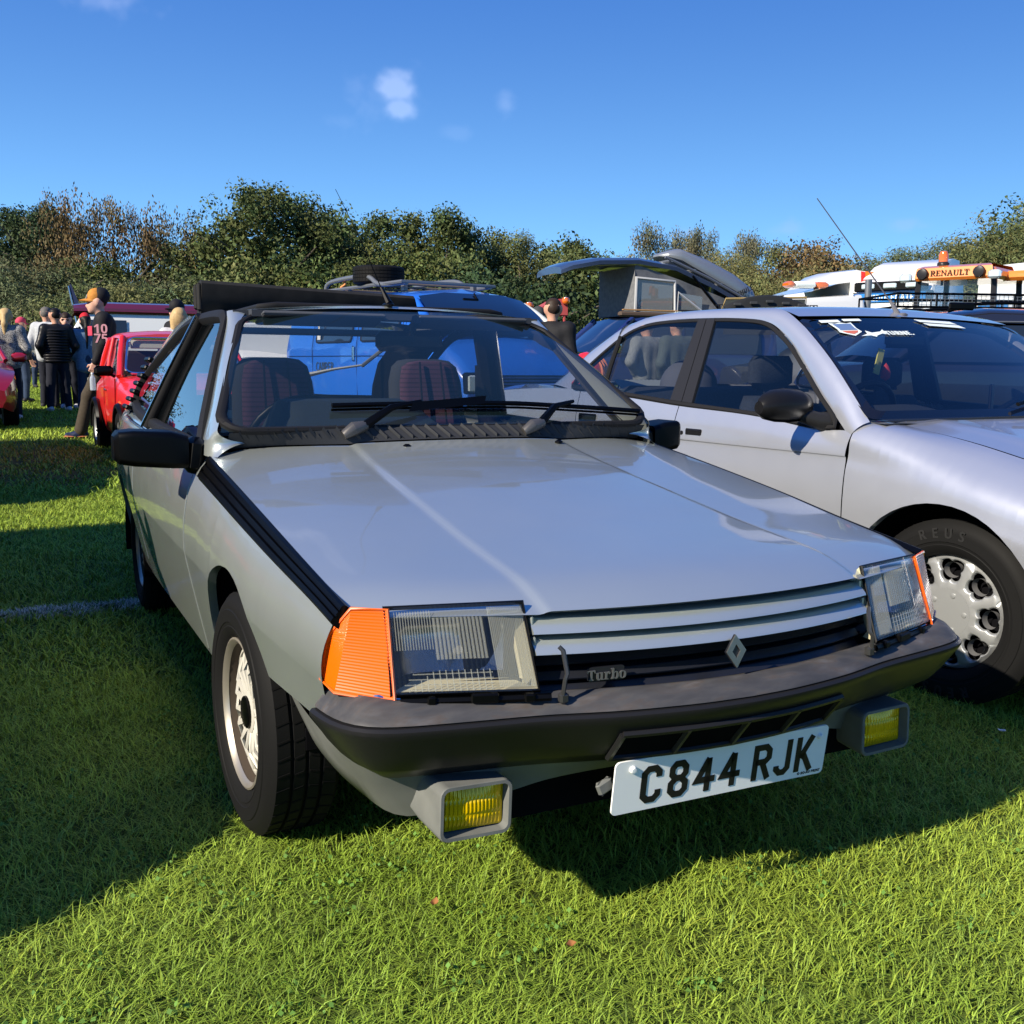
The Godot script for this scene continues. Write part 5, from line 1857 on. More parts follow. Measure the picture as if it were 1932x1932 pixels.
		for e in [[0.87, 0.05, 0.35, 0.0], [0.885, 0.09, 0.80, 0.004], [0.93, 0.115, 1.0, 0.006], [1.00, 0.122, 1.05, 0.006], [1.06, 0.112, 1.0, 0.004], [1.10, 0.088, 0.8, 0.0], [1.118, 0.05, 0.5, -0.002]]:
			var r := PackedVector3Array()
			for k in 20:
				var a := TAU * k / 20
				r.append(V(s * e[0], 0.985 + e[3] + sin(a) * e[1] * 0.52, -0.60 + cos(a) * 0.062 * e[2] + (0.0 if cos(a) > 0 else 0.03 * e[2])))
			secs.append(r)
		mm.grid(secs, true)
		mm.fan(secs[0]); mm.fan(secs[6], true)
		obj("mirror_shell", mm.build(60), mat("mirror_black", L(0.008, 0.008, 0.009), 0.3), mr)
		var foot := MB.new()
		foot.tube(PackedVector3Array([V(s * 0.815, 0.925, -0.535), V(s * 0.865, 0.935, -0.55), V(s * 0.92, 0.955, -0.58)]), [0.045, 0.032, 0.028], 10)
		var tri3 := PackedVector2Array([Vector2(-0.41, 0.893), Vector2(-0.445, 0.965), Vector2(-0.545, 1.09), Vector2(-0.575, 1.02), Vector2(-0.565, 0.905)])
		foot.prism(tri3, Transform3D(Basis(V(0, 0, 1), V(s * -0.34, 0.94, 0), V(s * 1, 0.34, 0)), V(s * 1.118, -0.05, 0)), 0.006)
		obj("mirror_foot", foot.build(40), mat("mirror_foot_black", L(0.016, 0.016, 0.017), 0.35), mr)
		# handles
		for hz in [-1.285, -2.13]:
			var hd := thing_part("door_handle", car)
			var hm := MB.new()
			hm.box(V(s * 0.862, 0.838 + (0.02 if hz < -2 else 0.0), hz), V(0.016, 0.062, 0.165), 0.012, Basis(V(0, 1, 0), 0.0))
			obj("handle_well", hm.build(40), blk, hd)
			var hf := MB.new()
			hf.box(V(s * 0.874, 0.846 + (0.02 if hz < -2 else 0.0), hz + 0.02), V(0.012, 0.030, 0.11), 0.008)
			hf.lathe([[0.011, 0.0], [0.011, 0.008], [0.0, 0.010]], Transform3D(Basis(V(0, 0, 1), -s * PI / 2), V(s * 0.868, 0.838, hz - 0.062)), 12)
			obj("handle_flap", hf.build(40), M["mirror_black"] if M.has("mirror_black") else blk, hd)
		for cz in [0.02, -2.70]: saloon_wheel(car, V(s * 0.725, 0.308 + gy(1.6, cz), cz), s, 0.10 if cz > 0 else 0.0)
	# bonnet
	var hb := MB.new()
	var rows := []
	for i in 24:
		var v := i / 23.0
		var r := PackedVector3Array()
		for j in 31:
			var u := lerpf(-1, 1, j / 30.0)
			var zr := -0.235 - 0.14 * u * u
			var z := lerpf(zr, 0.93 - 0.16 * pow(absf(u), 3.0), v)
			var k := s_kx(maxf(z - 0.02, -0.4))
			var hy := ct(S_HY, z)
			var ridge := 0.006 * exp(-pow((absf(u) - 0.72) / 0.06, 2.0))
			r.append(V(u * 0.667 * k, hy + 0.028 * (1 - u * u) + ridge + 0.002, z))
		rows.append(r)
	hb.grid(rows)
	obj("bonnet", hb.build(40), sil, car)
	var nose := MB.new()
	var nr := []
	for e in [[0.93, 0.615], [0.955, 0.56], [0.965, 0.50], [0.97, 0.42], [0.95, 0.30], [0.90, 0.24]]:
		var r := PackedVector3Array()
		for j in 25:
			var u := lerpf(-1, 1, j / 24.0)
			r.append(V(u * 0.80, e[1], e[0] - 0.16 * pow(absf(u), 3.0) - 0.10 * pow(absf(u), 12.0)))
		nr.append(r)
	nose.grid(nr)
	obj("front_bumper", nose.build(40), sil, car)
	for s in [-1, 1]:
		var hl := MB.new()
		hl.box(V(s * 0.55, 0.595, 0.885), V(0.32, 0.11, 0.06), 0.02, Basis(V(0, 1, 0), s * 0.3))
		obj("headlamp", hl.build(), glass("saloon_lamp", Color(0.7, 0.75, 0.8), 0.35), car)
	# windscreen with black border
	var wm := MB.new()
	var wr := []
	for i in 11:
		var r := PackedVector3Array()
		for j in 25: r.append(sw_point(lerpf(-1.0, 1.0, j / 24.0), lerpf(-0.02, 1.0, i / 10.0)))
		wr.append(r)
	wm.grid(wr)
	obj("windscreen", wm.build(60), glass("saloon_screen", Color(0.02, 0.05, 0.10), 0.30), car)
	var bo := MB.new()
	var ring := []
	for e in [[0.012, 0.015, 0.003, 0.004], [-0.04, -0.07, 0.003, 0.003]]:
		var r := PackedVector3Array()
		for q in rrect(2.0 + e[0] * 2.0, 1.0 + e[1], 0.05, 4):
			var a := sw_point(q.x, q.y + 0.5 + (0.02 if e[0] < 0 else 0.0))
			r.append(a + V(0, 0.8, 0.6) * e[2])
		ring.append(r)
	bo.grid(ring, true)
	obj("windscreen_border", bo.build(40), mat("frit", L(0.006, 0.006, 0.008), 0.12), car)
	# roof
	var rf := MB.new()
	var rr := []
	for i in 22:
		var v := i / 21.0
		var r := PackedVector3Array()
		for j in 25:
			var u := lerpf(-1, 1, j / 24.0)
			var z := lerpf(-0.845 - 0.035 * u * u, -2.08, v)
			var e := ct([[-0.85, 0.664], [-0.99, 0.648], [-1.15, 0.635], [-1.4, 0.625], [-1.7, 0.622], [-1.93, 0.630], [-2.08, 0.640]], z)
			var ye := ct([[-0.83, 1.331], [-0.88, 1.340], [-0.99, 1.372], [-1.15, 1.385], [-1.4, 1.392], [-1.7, 1.390], [-1.93, 1.374], [-2.08, 1.345]], z)
			var cr := 0.022 if v > 0.15 else lerpf(0.020, 0.022, v / 0.15)
			r.append(V(u * e, ye + cr * (1 - u * u), z))
		rr.append(r)
	rf.grid(rr)
	obj("roof", rf.build(50), sil, car)
	# rear screen, boot
	var rs := MB.new()
	ruled(rs, PackedVector3Array([V(-0.64, 1.345, -2.08), V(0, 1.367, -2.11), V(0.64, 1.345, -2.08)]), PackedVector3Array([V(-0.73, 1.02, -2.70), V(0, 1.04, -2.80), V(0.73, 1.02, -2.70)]), 6, V(0, 0.03, 0))
	obj("rear_screen", rs.build(60), M["window_glass"], car)
	var bt := MB.new()
	ruled(bt, PackedVector3Array([V(-0.83, 1.0, -2.35), V(-0.74, 1.02, -2.70), V(0, 1.045, -2.80), V(0.74, 1.02, -2.70), V(0.83, 1.0, -2.35)]), PackedVector3Array([V(-0.80, 0.96, -3.50), V(-0.6, 0.985, -3.52), V(0, 0.99, -3.56), V(0.6, 0.985, -3.52), V(0.80, 0.96, -3.50)]), 4, V(0, 0.015, 0))
	ruled(bt, PackedVector3Array([V(-0.80, 0.96, -3.50), V(0, 0.99, -3.56), V(0.80, 0.96, -3.50)]), PackedVector3Array([V(-0.78, 0.3, -3.56), V(0, 0.3, -3.66), V(0.78, 0.3, -3.56)]), 4)
	obj("boot_lid", bt.build(50), sil, car)
	saloon_cabin(car, dark, blk)
	# aerial
	var ae := MB.new()
	var b := V(-0.02, 1.362, -0.93)
	ae.box(b + V(0, 0.004, 0.01), V(0.035, 0.016, 0.075), 0.007)
	ae.tube(PackedVector3Array([b + V(0, 0.01, 0), b + V(-0.02, 0.07, -0.03)]), [0.012, 0.006], 8)
	ae.tube(PackedVector3Array([b + V(-0.02, 0.065, -0.028), b + V(-0.46, 0.475, -0.06)]), [0.0035, 0.002], 5)
	obj("aerial", ae.build(40), mat("aerial_grey", L(0.10, 0.10, 0.11), 0.4), car)
	# wiper
	var wi := MB.new()
	var wq := PackedVector3Array()
	for k in 8: wq.append(sw_point(lerpf(-0.12, 0.75, k / 7.0), lerpf(0.035, 0.14, pow(k / 7.0, 0.6))) + V(0, 0.02, 0.015))
	wi.tube(wq, 0.008, 6)
	wi.tube(PackedVector3Array([sw_point(0.62, -0.02) + V(0, 0.03, 0.02), wq[4] + V(0, 0.006, 0.004)]), 0.010, 6)
	obj("wiper", wi.build(50), blk, car)
	# stickers inside the screen
	var wht := mat("sticker_white", L(0.62, 0.68, 0.66), 0.5)
	var tilt := func(u: float, v: float) -> Transform3D:
		var p := sw_point(u, v)
		var ex := (sw_point(u + 0.01, v) - p).normalized()
		var ey := (sw_point(u, v + 0.01) - p).normalized()
		var ez := ex.cross(ey).normalized()
		return Transform3D(Basis(ex, ez.cross(ex), ez), p + ez * 0.004)
	for e in [[-0.80, 0.955, 0.10, 0.022], [-0.62, 0.965, 0.095, 0.020]]:
		var m := MB.new()
		m.prism(rrect(e[2], e[3], 0.003), tilt.call(e[0], e[1]), 0.001)
		obj("parking_sticker", m.build(0), wht, car)
	var sm := MB.new()
	sm.prism(PackedVector2Array([Vector2(-0.058, 0.05), Vector2(-0.03, 0.043), Vector2(0.0, 0.052), Vector2(0.03, 0.043), Vector2(0.058, 0.05), Vector2(0.05, 0.0), Vector2(0.056, -0.03), Vector2(0.0, -0.062), Vector2(-0.056, -0.03), Vector2(-0.05, 0.0)]), tilt.call(-0.735, 0.855), 0.001)
	var so := obj("shield_sticker", sm.build(0), wht, car)
	var s2 := MB.new()
	s2.prism(PackedVector2Array([Vector2(-0.046, 0.038), Vector2(0.046, 0.038), Vector2(0.04, 0.0), Vector2(0.044, -0.015), Vector2(-0.044, -0.015), Vector2(-0.04, 0.0)]), tilt.call(-0.735, 0.855).translated_local(V(0, 0, 0.0015)), 0.001)
	obj("shield_print", s2.build(0), mat("sticker_blue", L(0.10, 0.16, 0.30), 0.5), so)
	var s3 := MB.new()
	s3.prism(PackedVector2Array([Vector2(-0.04, -0.022), Vector2(0.04, -0.022), Vector2(0.03, -0.036), Vector2(0.0, -0.05), Vector2(-0.03, -0.036)]), tilt.call(-0.735, 0.855).translated_local(V(0, 0, 0.0015)), 0.001)
	obj("shield_red", s3.build(0), mat("sticker_red", L(0.45, 0.12, 0.08), 0.5), so)
	var fs := MB.new()
	fs.prism(PackedVector2Array([Vector2(-0.075, -0.022), Vector2(-0.03, -0.004), Vector2(-0.022, 0.022), Vector2(0.0, 0.004), Vector2(0.05, 0.012), Vector2(0.075, 0.03), Vector2(0.07, -0.01), Vector2(0.05, -0.004), Vector2(0.01, -0.02), Vector2(0.0, -0.03), Vector2(-0.02, -0.018)]), tilt.call(-0.585, 0.79), 0.001)
	obj("fish_sticker", fs.build(0), wht, car)
	text3("screen_lettering", "TURNE.", 0.032, 0.001, wht, car, tilt.call(-0.375, 0.79), "Droid Sans", 800, true)
	for k in 2:
		var m := MB.new()
		m.prism(PackedVector2Array([Vector2(-0.11, -0.01), Vector2(0.12, -0.018), Vector2(0.10, 0.010), Vector2(-0.13, 0.014)]), tilt.call(0.12 + 0.03 * k, 0.955 - 0.05 * k), 0.001)
		obj("visor_sticker", m.build(0), wht, car)

func saloon_cabin(car: Node3D, dark: Material, blk: Material) -> void:
	var cloth := mat("saloon_cloth", Color.WHITE, 0.9)
	tri_tex(cloth, noise_tex(71, 0.12, [[0.0, L(0.018, 0.024, 0.034)], [1.0, L(0.05, 0.06, 0.08)]]), 3.0)
	for s in [-1.0, 1.0]:
		var st := thing_part("front_seat", car)
		var m := MB.new()
		var rows := []
		for e in [[0.40, 0.22, -1.10], [0.6, 0.24, -1.17], [0.8, 0.23, -1.24], [0.95, 0.20, -1.29], [1.0, 0.16, -1.31]]:
			var r := PackedVector3Array()
			for q in rrect(e[1] * 2, 0.12, 0.05): r.append(V(s * 0.37 + q.x, e[0], e[2] + q.y))
			rows.append(r)
		m.grid(rows, true); m.fan(rows[4])
		m.box(V(s * 0.37, 0.46, -0.92), V(0.46, 0.16, 0.5), 0.05)
		obj("seat_back", m.build(55), cloth, st)
		var h := MB.new()
		h.box(V(s * 0.37, 1.105, -1.34), V(0.25, 0.16, 0.09), 0.035)
		h.box(V(s * 0.37, 1.02, -1.335), V(0.10, 0.06, 0.02), 0.004)
		obj("headrest", h.build(50), cloth, st)
	var rs := MB.new()
	rs.box(V(0, 0.78, -2.12), V(1.3, 0.50, 0.16), 0.06, Basis(V(1, 0, 0), -0.25))
	rs.box(V(0, 0.50, -1.85), V(1.3, 0.18, 0.5), 0.05)
	obj("rear_seat", rs.build(50), cloth, car)
	var sh := MB.new()
	sh.box(V(0, 1.0, -2.48), V(1.42, 0.02, 0.62))
	sh.box(V(0, 0.26, -1.3), V(1.5, 0.04, 2.6))
	obj("parcel_shelf", sh.build(), mat("shelf_grey", L(0.16, 0.19, 0.19), 0.8), car)
	var cs := MB.new()
	cs.box(V(-0.28, 1.03, -2.40), V(0.42, 0.006, 0.10), 0.0, Basis(V(1, 0, 0), 0.5))
	var cso := obj("club_plate", cs.build(), mat("plate_grey", L(0.20, 0.23, 0.23), 0.6), car)
	text3("club_plate_print", "AROUNDALE", 0.05, 0.002, mat("plate_print", L(0.04, 0.045, 0.05), 0.6), cso, Transform3D(Basis(V(0, 1, 0), PI) * Basis(V(1, 0, 0), -0.0), V(-0.28, 1.03, -2.44)))
	var cap := MB.new()
	var cr := []
	for i in 9:
		var a := i / 8.0 * PI * 0.5
		var r := PackedVector3Array()
		for k in 14: r.append(V(-0.36 + cos(TAU * k / 14) * 0.16 * cos(a), 1.03 + sin(a) * 0.14, -1.95 + sin(TAU * k / 14) * 0.13 * cos(a)))
		cr.append(r)
	cap.grid(cr, true)
	obj("folded_jacket", cap.build(50), mat("jacket_grey", L(0.09, 0.10, 0.13), 0.9), car)
	var da := MB.new()
	var rows2 := []
	for i in 21:
		var x := lerpf(-0.78, 0.78, i / 20.0)
		var hump := exp(-pow((x + 0.37) / 0.22, 2.0)) * 0.05
		rows2.append(PackedVector3Array([V(x, 0.93, -0.30), V(x, 0.935, -0.42), V(x, 0.94 + hump, -0.56), V(x, 0.93 + hump, -0.72), V(x, 0.86, -0.78), V(x, 0.6, -0.74)]))
	da.grid(rows2)
	obj("dashboard", da.build(50), mat("saloon_dash", L(0.022, 0.028, 0.036), 0.7), car)
	var sw := MB.new()
	var ring := PackedVector3Array()
	for k in 24:
		var a := TAU * k / 24
		ring.append(V(-0.37, 0.90, -0.80) + V(cos(a) * 0.19, sin(a) * 0.17, sin(a) * 0.07))
	sw.tube(ring, 0.014, 8, true)
	sw.box(V(-0.37, 0.90, -0.79), V(0.2, 0.1, 0.04), 0.02)
	obj("steering_wheel", sw.build(50), blk, car)
	var rm := MB.new()
	rm.box(V(0.0, 1.255, -0.90), V(0.24, 0.07, 0.04), 0.02)
	rm.tube(PackedVector3Array([V(0, 1.27, -0.89), V(0, 1.31, -0.86)]), 0.012, 6)
	obj("rear_view_mirror", rm.build(40), blk, car)
	var ch := MB.new()
	ch.box(V(-0.20, 1.16, -0.86), V(0.035, 0.11, 0.006), 0.0, Basis(V(0, 0, 1), -0.25))
	obj("air_freshener", ch.build(), mat("freshener_yellow", L(0.45, 0.45, 0.12), 0.6), car)
	var ch2 := MB.new()
	ch2.lathe([[0.0, -0.04], [0.02, -0.025], [0.022, 0.0], [0.012, 0.025], [0.0, 0.04]], Transform3D(Basis(), V(-0.165, 1.115, -0.85)), 10)
	obj("red_charm", ch2.build(50), mat("charm_red", L(0.35, 0.03, 0.03), 0.6), car)
	var ph := MB.new()
	ph.box(V(0.10, 1.0, -0.52), V(0.075, 0.14, 0.012), 0.004, Basis(V(0, 1, 0), 0.5))
	ph.tube(PackedVector3Array([V(0.12, 0.96, -0.50), V(0.18, 1.0, -0.47), V(0.20, 1.03, -0.46)]), [0.012, 0.012, 0.04], 8)
	obj("phone_holder", ph.build(40), blk, car)
	var hd := MB.new()
	hd.box(V(0, 1.345, -1.5), V(1.16, 0.02, 1.1))
	for s in [-1, 1]: hd.box(V(s * 0.80, 0.62, -1.3), V(0.04, 0.6, 1.85))
	hd.box(V(0, 0.5, 0.2), V(0.98, 0.55, 1.1))
	hd.box(V(0, 0.62, -2.95), V(1.35, 0.6, 0.9))
	obj("cabin_lining", hd.build(), dark, car)

func saloon_wheel(car: Node3D, c: Vector3, s: float, steer: float) -> void:
	var w := thing_part("wheel", car)
	var xf := Transform3D(Basis(V(0, 1, 0), -s * steer) * Basis(V(0, 0, 1), -s * PI / 2), c)
	obj("tyre", tyre_mesh(0.318, 0.20, 0.198, xf).build(30), M["tyre"], w)
	obj("tread_cuts", tread_cuts(0.318, 0.20, xf, 50).build(0), M["tread_cut"], w)
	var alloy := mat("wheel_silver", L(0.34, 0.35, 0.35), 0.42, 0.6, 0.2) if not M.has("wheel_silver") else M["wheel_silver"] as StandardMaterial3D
	# trim disc with seven oval holes, built as a ring of spokes between rim and hub
	var d := MB.new()
	var seg := 112
	var hgt := func(r: float) -> float: return 0.066 + 0.012 * (1.0 - pow(r / 0.2, 2.0)) - 0.02 * maxf(0.0, (r - 0.185) / 0.015)
	d.lathe([[0.0, 0.077], [0.03, 0.0775], [0.055, 0.077], [0.082, 0.0762]], xf, 48)
	d.lathe([[0.196, 0.0668], [0.199, 0.060], [0.200, 0.052]], xf, 64)
	var half_a := PI / 8.0
	for k in 8:
		var a0 := TAU * k / 8
		var ri := []
		var ro := []
		var corner := [atan2(half_a * 0.145, 0.051), PI - atan2(half_a * 0.145, 0.063)]
		var ts := []
		for j in 32: ts.append(TAU * j / 32)
		for cq in corner:
			ts.append(cq); ts.append(TAU - cq)
		ts.sort()
		for t in ts:
			var dr := cos(t)
			var da := sin(t)
			var f: float = minf((0.051 if dr > 0 else 0.063) / maxf(absf(dr), 1e-4), half_a * 0.145 / maxf(absf(da), 1e-4))
			var rows2 := []
			for e in [[0.0, -0.012], [0.12, -0.003], [0.35, 0.0], [1.0, 0.0]]:
				var hr := lerpf(0.029 * absf(dr) + 0.033 * absf(da), f, e[0])
				var r: float = 0.145 + hr * dr
				var an: float = a0 + hr * da / 0.145
				rows2.append(xf * V(cos(an) * r, hgt.call(minf(r, 0.196)) + e[1], sin(an) * r))
			ri.append(PackedVector3Array(rows2))
		d.grid(ri, false, true)
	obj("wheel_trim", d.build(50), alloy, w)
	var hm := MB.new()
	for k in 8:
		var a := TAU * k / 8
		var cc := V(cos(a) * 0.145, 0, sin(a) * 0.145)
		var rim := PackedVector3Array()
		var deep := PackedVector3Array()
		for j in 20:
			var t := TAU * j / 20
			var off := V(cos(a), 0, sin(a)) * (cos(t) * 0.028) + V(-sin(a), 0, cos(a)) * (sin(t) * 0.032)
			rim.append(xf * (cc + off * 0.99 + V(0, 0.060, 0)))
			deep.append(xf * (cc + off * 0.86 + V(0, 0.035, 0)))
		ruled(hm, rim, deep, 1)
		hm.quad(rim[19], rim[0], deep[0], deep[19])
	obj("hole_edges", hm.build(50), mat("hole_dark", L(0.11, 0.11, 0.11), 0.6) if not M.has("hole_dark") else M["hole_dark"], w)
	var bk := MB.new()
	bk.lathe([[0.195, 0.03], [0.19, 0.0], [0.0, 0.0]], xf, 24)
	obj("wheel_back", bk.build(30), M["dark_inside"], w)
	var bo := MB.new()
	for k in 5:
		var a := TAU * k / 5 + 0.3
		bo.lathe([[0.017, 0.0765], [0.014, 0.070], [0.009, 0.070], [0.009, 0.079], [0.0, 0.081]], xf * Transform3D(Basis(), V(cos(a) * 0.062, 0, sin(a) * 0.062)), 12)
	obj("wheel_bolts", bo.build(30), alloy, w)
	# raised marks on the sidewall
	var lt := mat("sidewall_print", L(0.018, 0.018, 0.018), 0.45) if not M.has("sidewall_print") else M["sidewall_print"] as StandardMaterial3D
	var word := "REUS"
	if s < 0:
		for rep in 2:
			for k in 4:
				var a := deg_to_rad(-21.0 + k * 10.5 + rep * 180.0)
				var up := V(cos(a), 0, sin(a))
				var right := V(-sin(a), 0, cos(a))
				var b := xf.basis * Basis(right, up, V(0, 1, 0) if right.cross(up).y > 0 else V(0, -1, 0))
				var p := xf * V(cos(a) * 0.272, 0.100, sin(a) * 0.272)
				if b.determinant() > 0: text3("sidewall_letter", word[k], 0.034, 0.002, lt, w, Transform3D(b, p), "Droid Sans", 900)
# ---------- vehicles behind ----------
func shell(st: Array) -> MB:
	# stations along z: [z, low y, half width low, waist y, half width waist, top y, half width top, crown]
	var rows := []
	for e in st:
		var pts := [V(e[2] * 0.96, e[1], e[0]), V(e[2], e[1] + 0.06, e[0]), V(lerpf(e[2], e[4], 0.5) + 0.02, lerpf(e[1], e[3], 0.55), e[0]), V(e[4], e[3] - 0.03, e[0]), V(e[4] - 0.005, e[3] + 0.02, e[0]), V(lerpf(e[4], e[6], 0.93), lerpf(e[3], e[5], 0.88), e[0]), V(e[6] - 0.03, e[5] - 0.01, e[0]), V(e[6] * 0.8, e[5] + e[7] * 0.35, e[0]), V(0, e[5] + e[7], e[0])]
		var r := PackedVector3Array()
		for q in pts: r.append(q)
		for k in range(pts.size() - 2, -1, -1): r.append(V(-pts[k].x, pts[k].y, pts[k].z))
		rows.append(r)
	var m := MB.new()
	m.grid(rows)
	m.fan(rows[0]); m.fan(rows[rows.size() - 1], true)
	return m

func sheet(m: MB, pts: Array, off := 0.0) -> void:
	# flat polygon from four or more corners in order, lifted by off along its normal
	var n: Vector3 = (pts[2] - pts[0]).cross(pts[1] - pts[0]).normalized() * off
	for i in range(1, pts.size() - 1): m.tri(pts[0] + n, pts[i] + n, pts[i + 1] + n)

func slab(m: MB, pts: Array, t: float) -> void:
	# a thin plate with thickness from corner points in order
	var n: Vector3 = (pts[2] - pts[0]).cross(pts[1] - pts[0]).normalized() * t
	var k := pts.size()
	for i in range(1, k - 1):
		m.tri(pts[0] + n, pts[i] + n, pts[i + 1] + n)
		m.tri(pts[0], pts[i + 1], pts[i])
	for i in k:
		var a: Vector3 = pts[i]
		var b: Vector3 = pts[(i + 1) % k]
		m.quad(a, b, b + n, a + n)

func plain_wheel(car: Node3D, c: Vector3, s: float, R: float, w: float, rimc: Material) -> void:
	var o := thing_part("wheel", car)
	var xf := Transform3D(Basis(V(0, 0, 1), -s * PI / 2), c)
	var t := MB.new()
	t.lathe([[R * 0.6, w * 0.42], [R * 0.68, w * 0.5], [R * 0.92, w * 0.5], [R, w * 0.38], [R, -w * 0.38], [R * 0.92, -w * 0.5], [0.0, -w * 0.5]], xf, 28)
	obj("tyre", t.build(35), M["tyre"], o)
	var r := MB.new()
	r.lathe([[R * 0.62, w * 0.44], [R * 0.58, w * 0.42], [R * 0.52, w * 0.28], [R * 0.2, w * 0.36], [0.0, w * 0.38]], xf, 24)
	for k in 6:
		var a := TAU * k / 6
		r.box(xf * V(cos(a) * R * 0.36, w * 0.36, sin(a) * R * 0.36), V(w * 0.12, R * 0.10, R * 0.10), 0.0, Basis())
	obj("rim", r.build(40), rimc, o)

func build_blue_van() -> void:
	var v := thing("van", "bright blue camper van with roof rack, seen through and above the coupe", "van", V(3.99, gy(4.0, -8.5), -7.79), deg_to_rad(8.0))
	var blue := paint("van_blue", L(0.012, 0.11, 0.52), 0.32, 0.0)
	var b := shell([[-4.88, 0.42, 0.86, 1.22, 0.88, 1.62, 0.80, 0.04], [-4.80, 0.36, 0.90, 1.24, 0.92, 1.80, 0.80, 0.08], [-4.5, 0.34, 0.91, 1.25, 0.93, 1.88, 0.80, 0.10], [-2.0, 0.34, 0.91, 1.25, 0.93, 1.88, 0.80, 0.10], [-1.45, 0.34, 0.91, 1.25, 0.93, 1.86, 0.79, 0.09], [-1.22, 0.34, 0.91, 1.25, 0.93, 1.80, 0.76, 0.085]])
	obj("body", b.build(40), blue, v)
	var n := shell([[-1.22, 0.34, 0.91, 1.20, 0.93, 1.38, 0.88, 0.05], [-0.60, 0.34, 0.91, 1.16, 0.92, 1.34, 0.86, 0.06], [-0.45, 0.34, 0.90, 1.14, 0.91, 1.28, 0.84, 0.06], [-0.20, 0.36, 0.88, 1.02, 0.88, 1.14, 0.80, 0.05], [-0.05, 0.40, 0.84, 0.90, 0.84, 1.00, 0.76, 0.03], [0.0, 0.45, 0.80, 0.80, 0.80, 0.92, 0.72, 0.0]])
	obj("nose", n.build(45), blue, v)
	# windscreen and pillars
	var wg := MB.new()
	ruled(wg, PackedVector3Array([V(-0.84, 1.38, -0.62), V(-0.4, 1.42, -0.55), V(0.4, 1.42, -0.55), V(0.84, 1.38, -0.62)]), PackedVector3Array([V(-0.72, 1.83, -1.24), V(-0.4, 1.88, -1.20), V(0.4, 1.88, -1.20), V(0.72, 1.83, -1.24)]), 4, V(0, 0.02, 0.02))
	obj("windscreen", wg.build(60), mat("van_screen", L(0.004, 0.007, 0.014), 0.05, 0.0, 1.0), v)
	var grey := mat("faded_pillar", L(0.42, 0.45, 0.44), 0.45)
	for s in [-1, 1]:
		var p := MB.new()
		p.tube(PackedVector3Array([V(s * 0.885, 1.33, -0.55), V(s * 0.85, 1.48, -0.76), V(s * 0.80, 1.66, -1.03), V(s * 0.755, 1.78, -1.22)]), [0.075, 0.065, 0.05, 0.03], 8)
		obj("windscreen_pillar", p.build(50), grey if s > 0 else blue, v)
	var im := MB.new()
	im.box(V(-0.12, 1.78, -1.06), V(0.22, 0.075, 0.03), 0.012)
	im.tube(PackedVector3Array([V(-0.02, 1.80, -1.07), V(-0.01, 1.88, -1.16)]), 0.012, 6)
	obj("rear_view_mirror", im.build(), M["black_plastic"], v)
	var wi := MB.new()
	wi.tube(PackedVector3Array([V(-0.6, 1.40, -0.50), V(0.1, 1.44, -0.50), V(0.7, 1.42, -0.54)]), 0.02, 6)
	wi.box(V(0, 1.395, -0.52), V(1.64, 0.05, 0.10), 0.02)
	obj("wiper_panel", wi.build(40), M["black_plastic"], v)
	for s in [-1, 1]:
		var h := thing_part("headlamp", v)
		var hm := MB.new()
		hm.box(V(s * 0.68, 0.84, -0.02), V(0.27, 0.19, 0.09), 0.02)
		obj("lamp_glass", hm.build(40), mat("van_lamp", L(0.55, 0.62, 0.62), 0.08, 0.3, 1.0), h)
		var hr := MB.new()
		hr.box(V(s * 0.68, 0.84, -0.035), V(0.32, 0.24, 0.09), 0.02)
		obj("lamp_surround", hr.build(40), M["black_plastic"], h)
	var gr := MB.new()
	for k in 6: gr.box(V(0, 0.75 + k * 0.035, 0.005), V(1.0, 0.014, 0.03), 0.004)
	gr.box(V(0, 0.52, 0.02), V(1.7, 0.20, 0.12), 0.04)
	obj("grille", gr.build(40), M["black_plastic"], v)
	# side glass, seams, door handle, lettering on the visible side
	var tint := mat("dark_pane", L(0.012, 0.016, 0.018), 0.06, 0.0, 1.0)
	for e in [[-4.55, -3.88, "rear_window"], [-3.74, -2.64, "side_window"], [-2.37, -1.40, "door_window"]]:
		for s in [-1, 1]:
			if e[2] == "rear_window" and s < 0: continue
			var m := MB.new()
			var y0 := 1.32
			var y1 := 1.58
			var x0 := 0.915
			var x1 := 0.862
			var poly := []
			for q in rrect(e[1] - e[0], y1 - y0, 0.05, 4):
				var y: float = (y0 + y1) * 0.5 + q.y
				poly.append(V(s * lerpf(x0, x1, (y - y0) / (y1 - y0)) + s * 0.012, y, (e[0] + e[1]) * 0.5 + q.x))
			sheet(m, poly)
			var o := obj(e[2], m.build(0), tint, v)
			var fr := MB.new()
			fr.tube(PackedVector3Array(poly), 0.012, 5, true)
			obj("window_rubber", fr.build(40), M["rubber"], o)
	var sm := MB.new()
	for z in [-3.84, -2.46, -1.28]:
		sm.tube(PackedVector3Array([V(-0.925, 0.45, z), V(-0.944, 1.24, z), V(-0.90, 1.50, z), V(-0.83, 1.80, z)]), 0.006, 4)
	sm.tube(PackedVector3Array([V(-0.942, 1.14, -4.7), V(-0.942, 1.14, -0.7)]), 0.005, 4)
	obj("door_seams", sm.build(40), mat("van_seam", L(0.004, 0.03, 0.15), 0.6), v)
	var hd := MB.new()
	hd.box(V(-0.945, 1.17, -2.54), V(0.03, 0.19, 0.05), 0.014)
	obj("door_handle", hd.build(40), M["chrome"], v)
	var bm := MB.new()
	bm.box(V(-0.93, 0.55, -2.4), V(0.05, 0.16, 4.4), 0.02)
	obj("rubbing_strip", bm.build(40), M["black_plastic"], v)
	var letters := mat("van_lettering", L(0.03, 0.045, 0.05), 0.5)
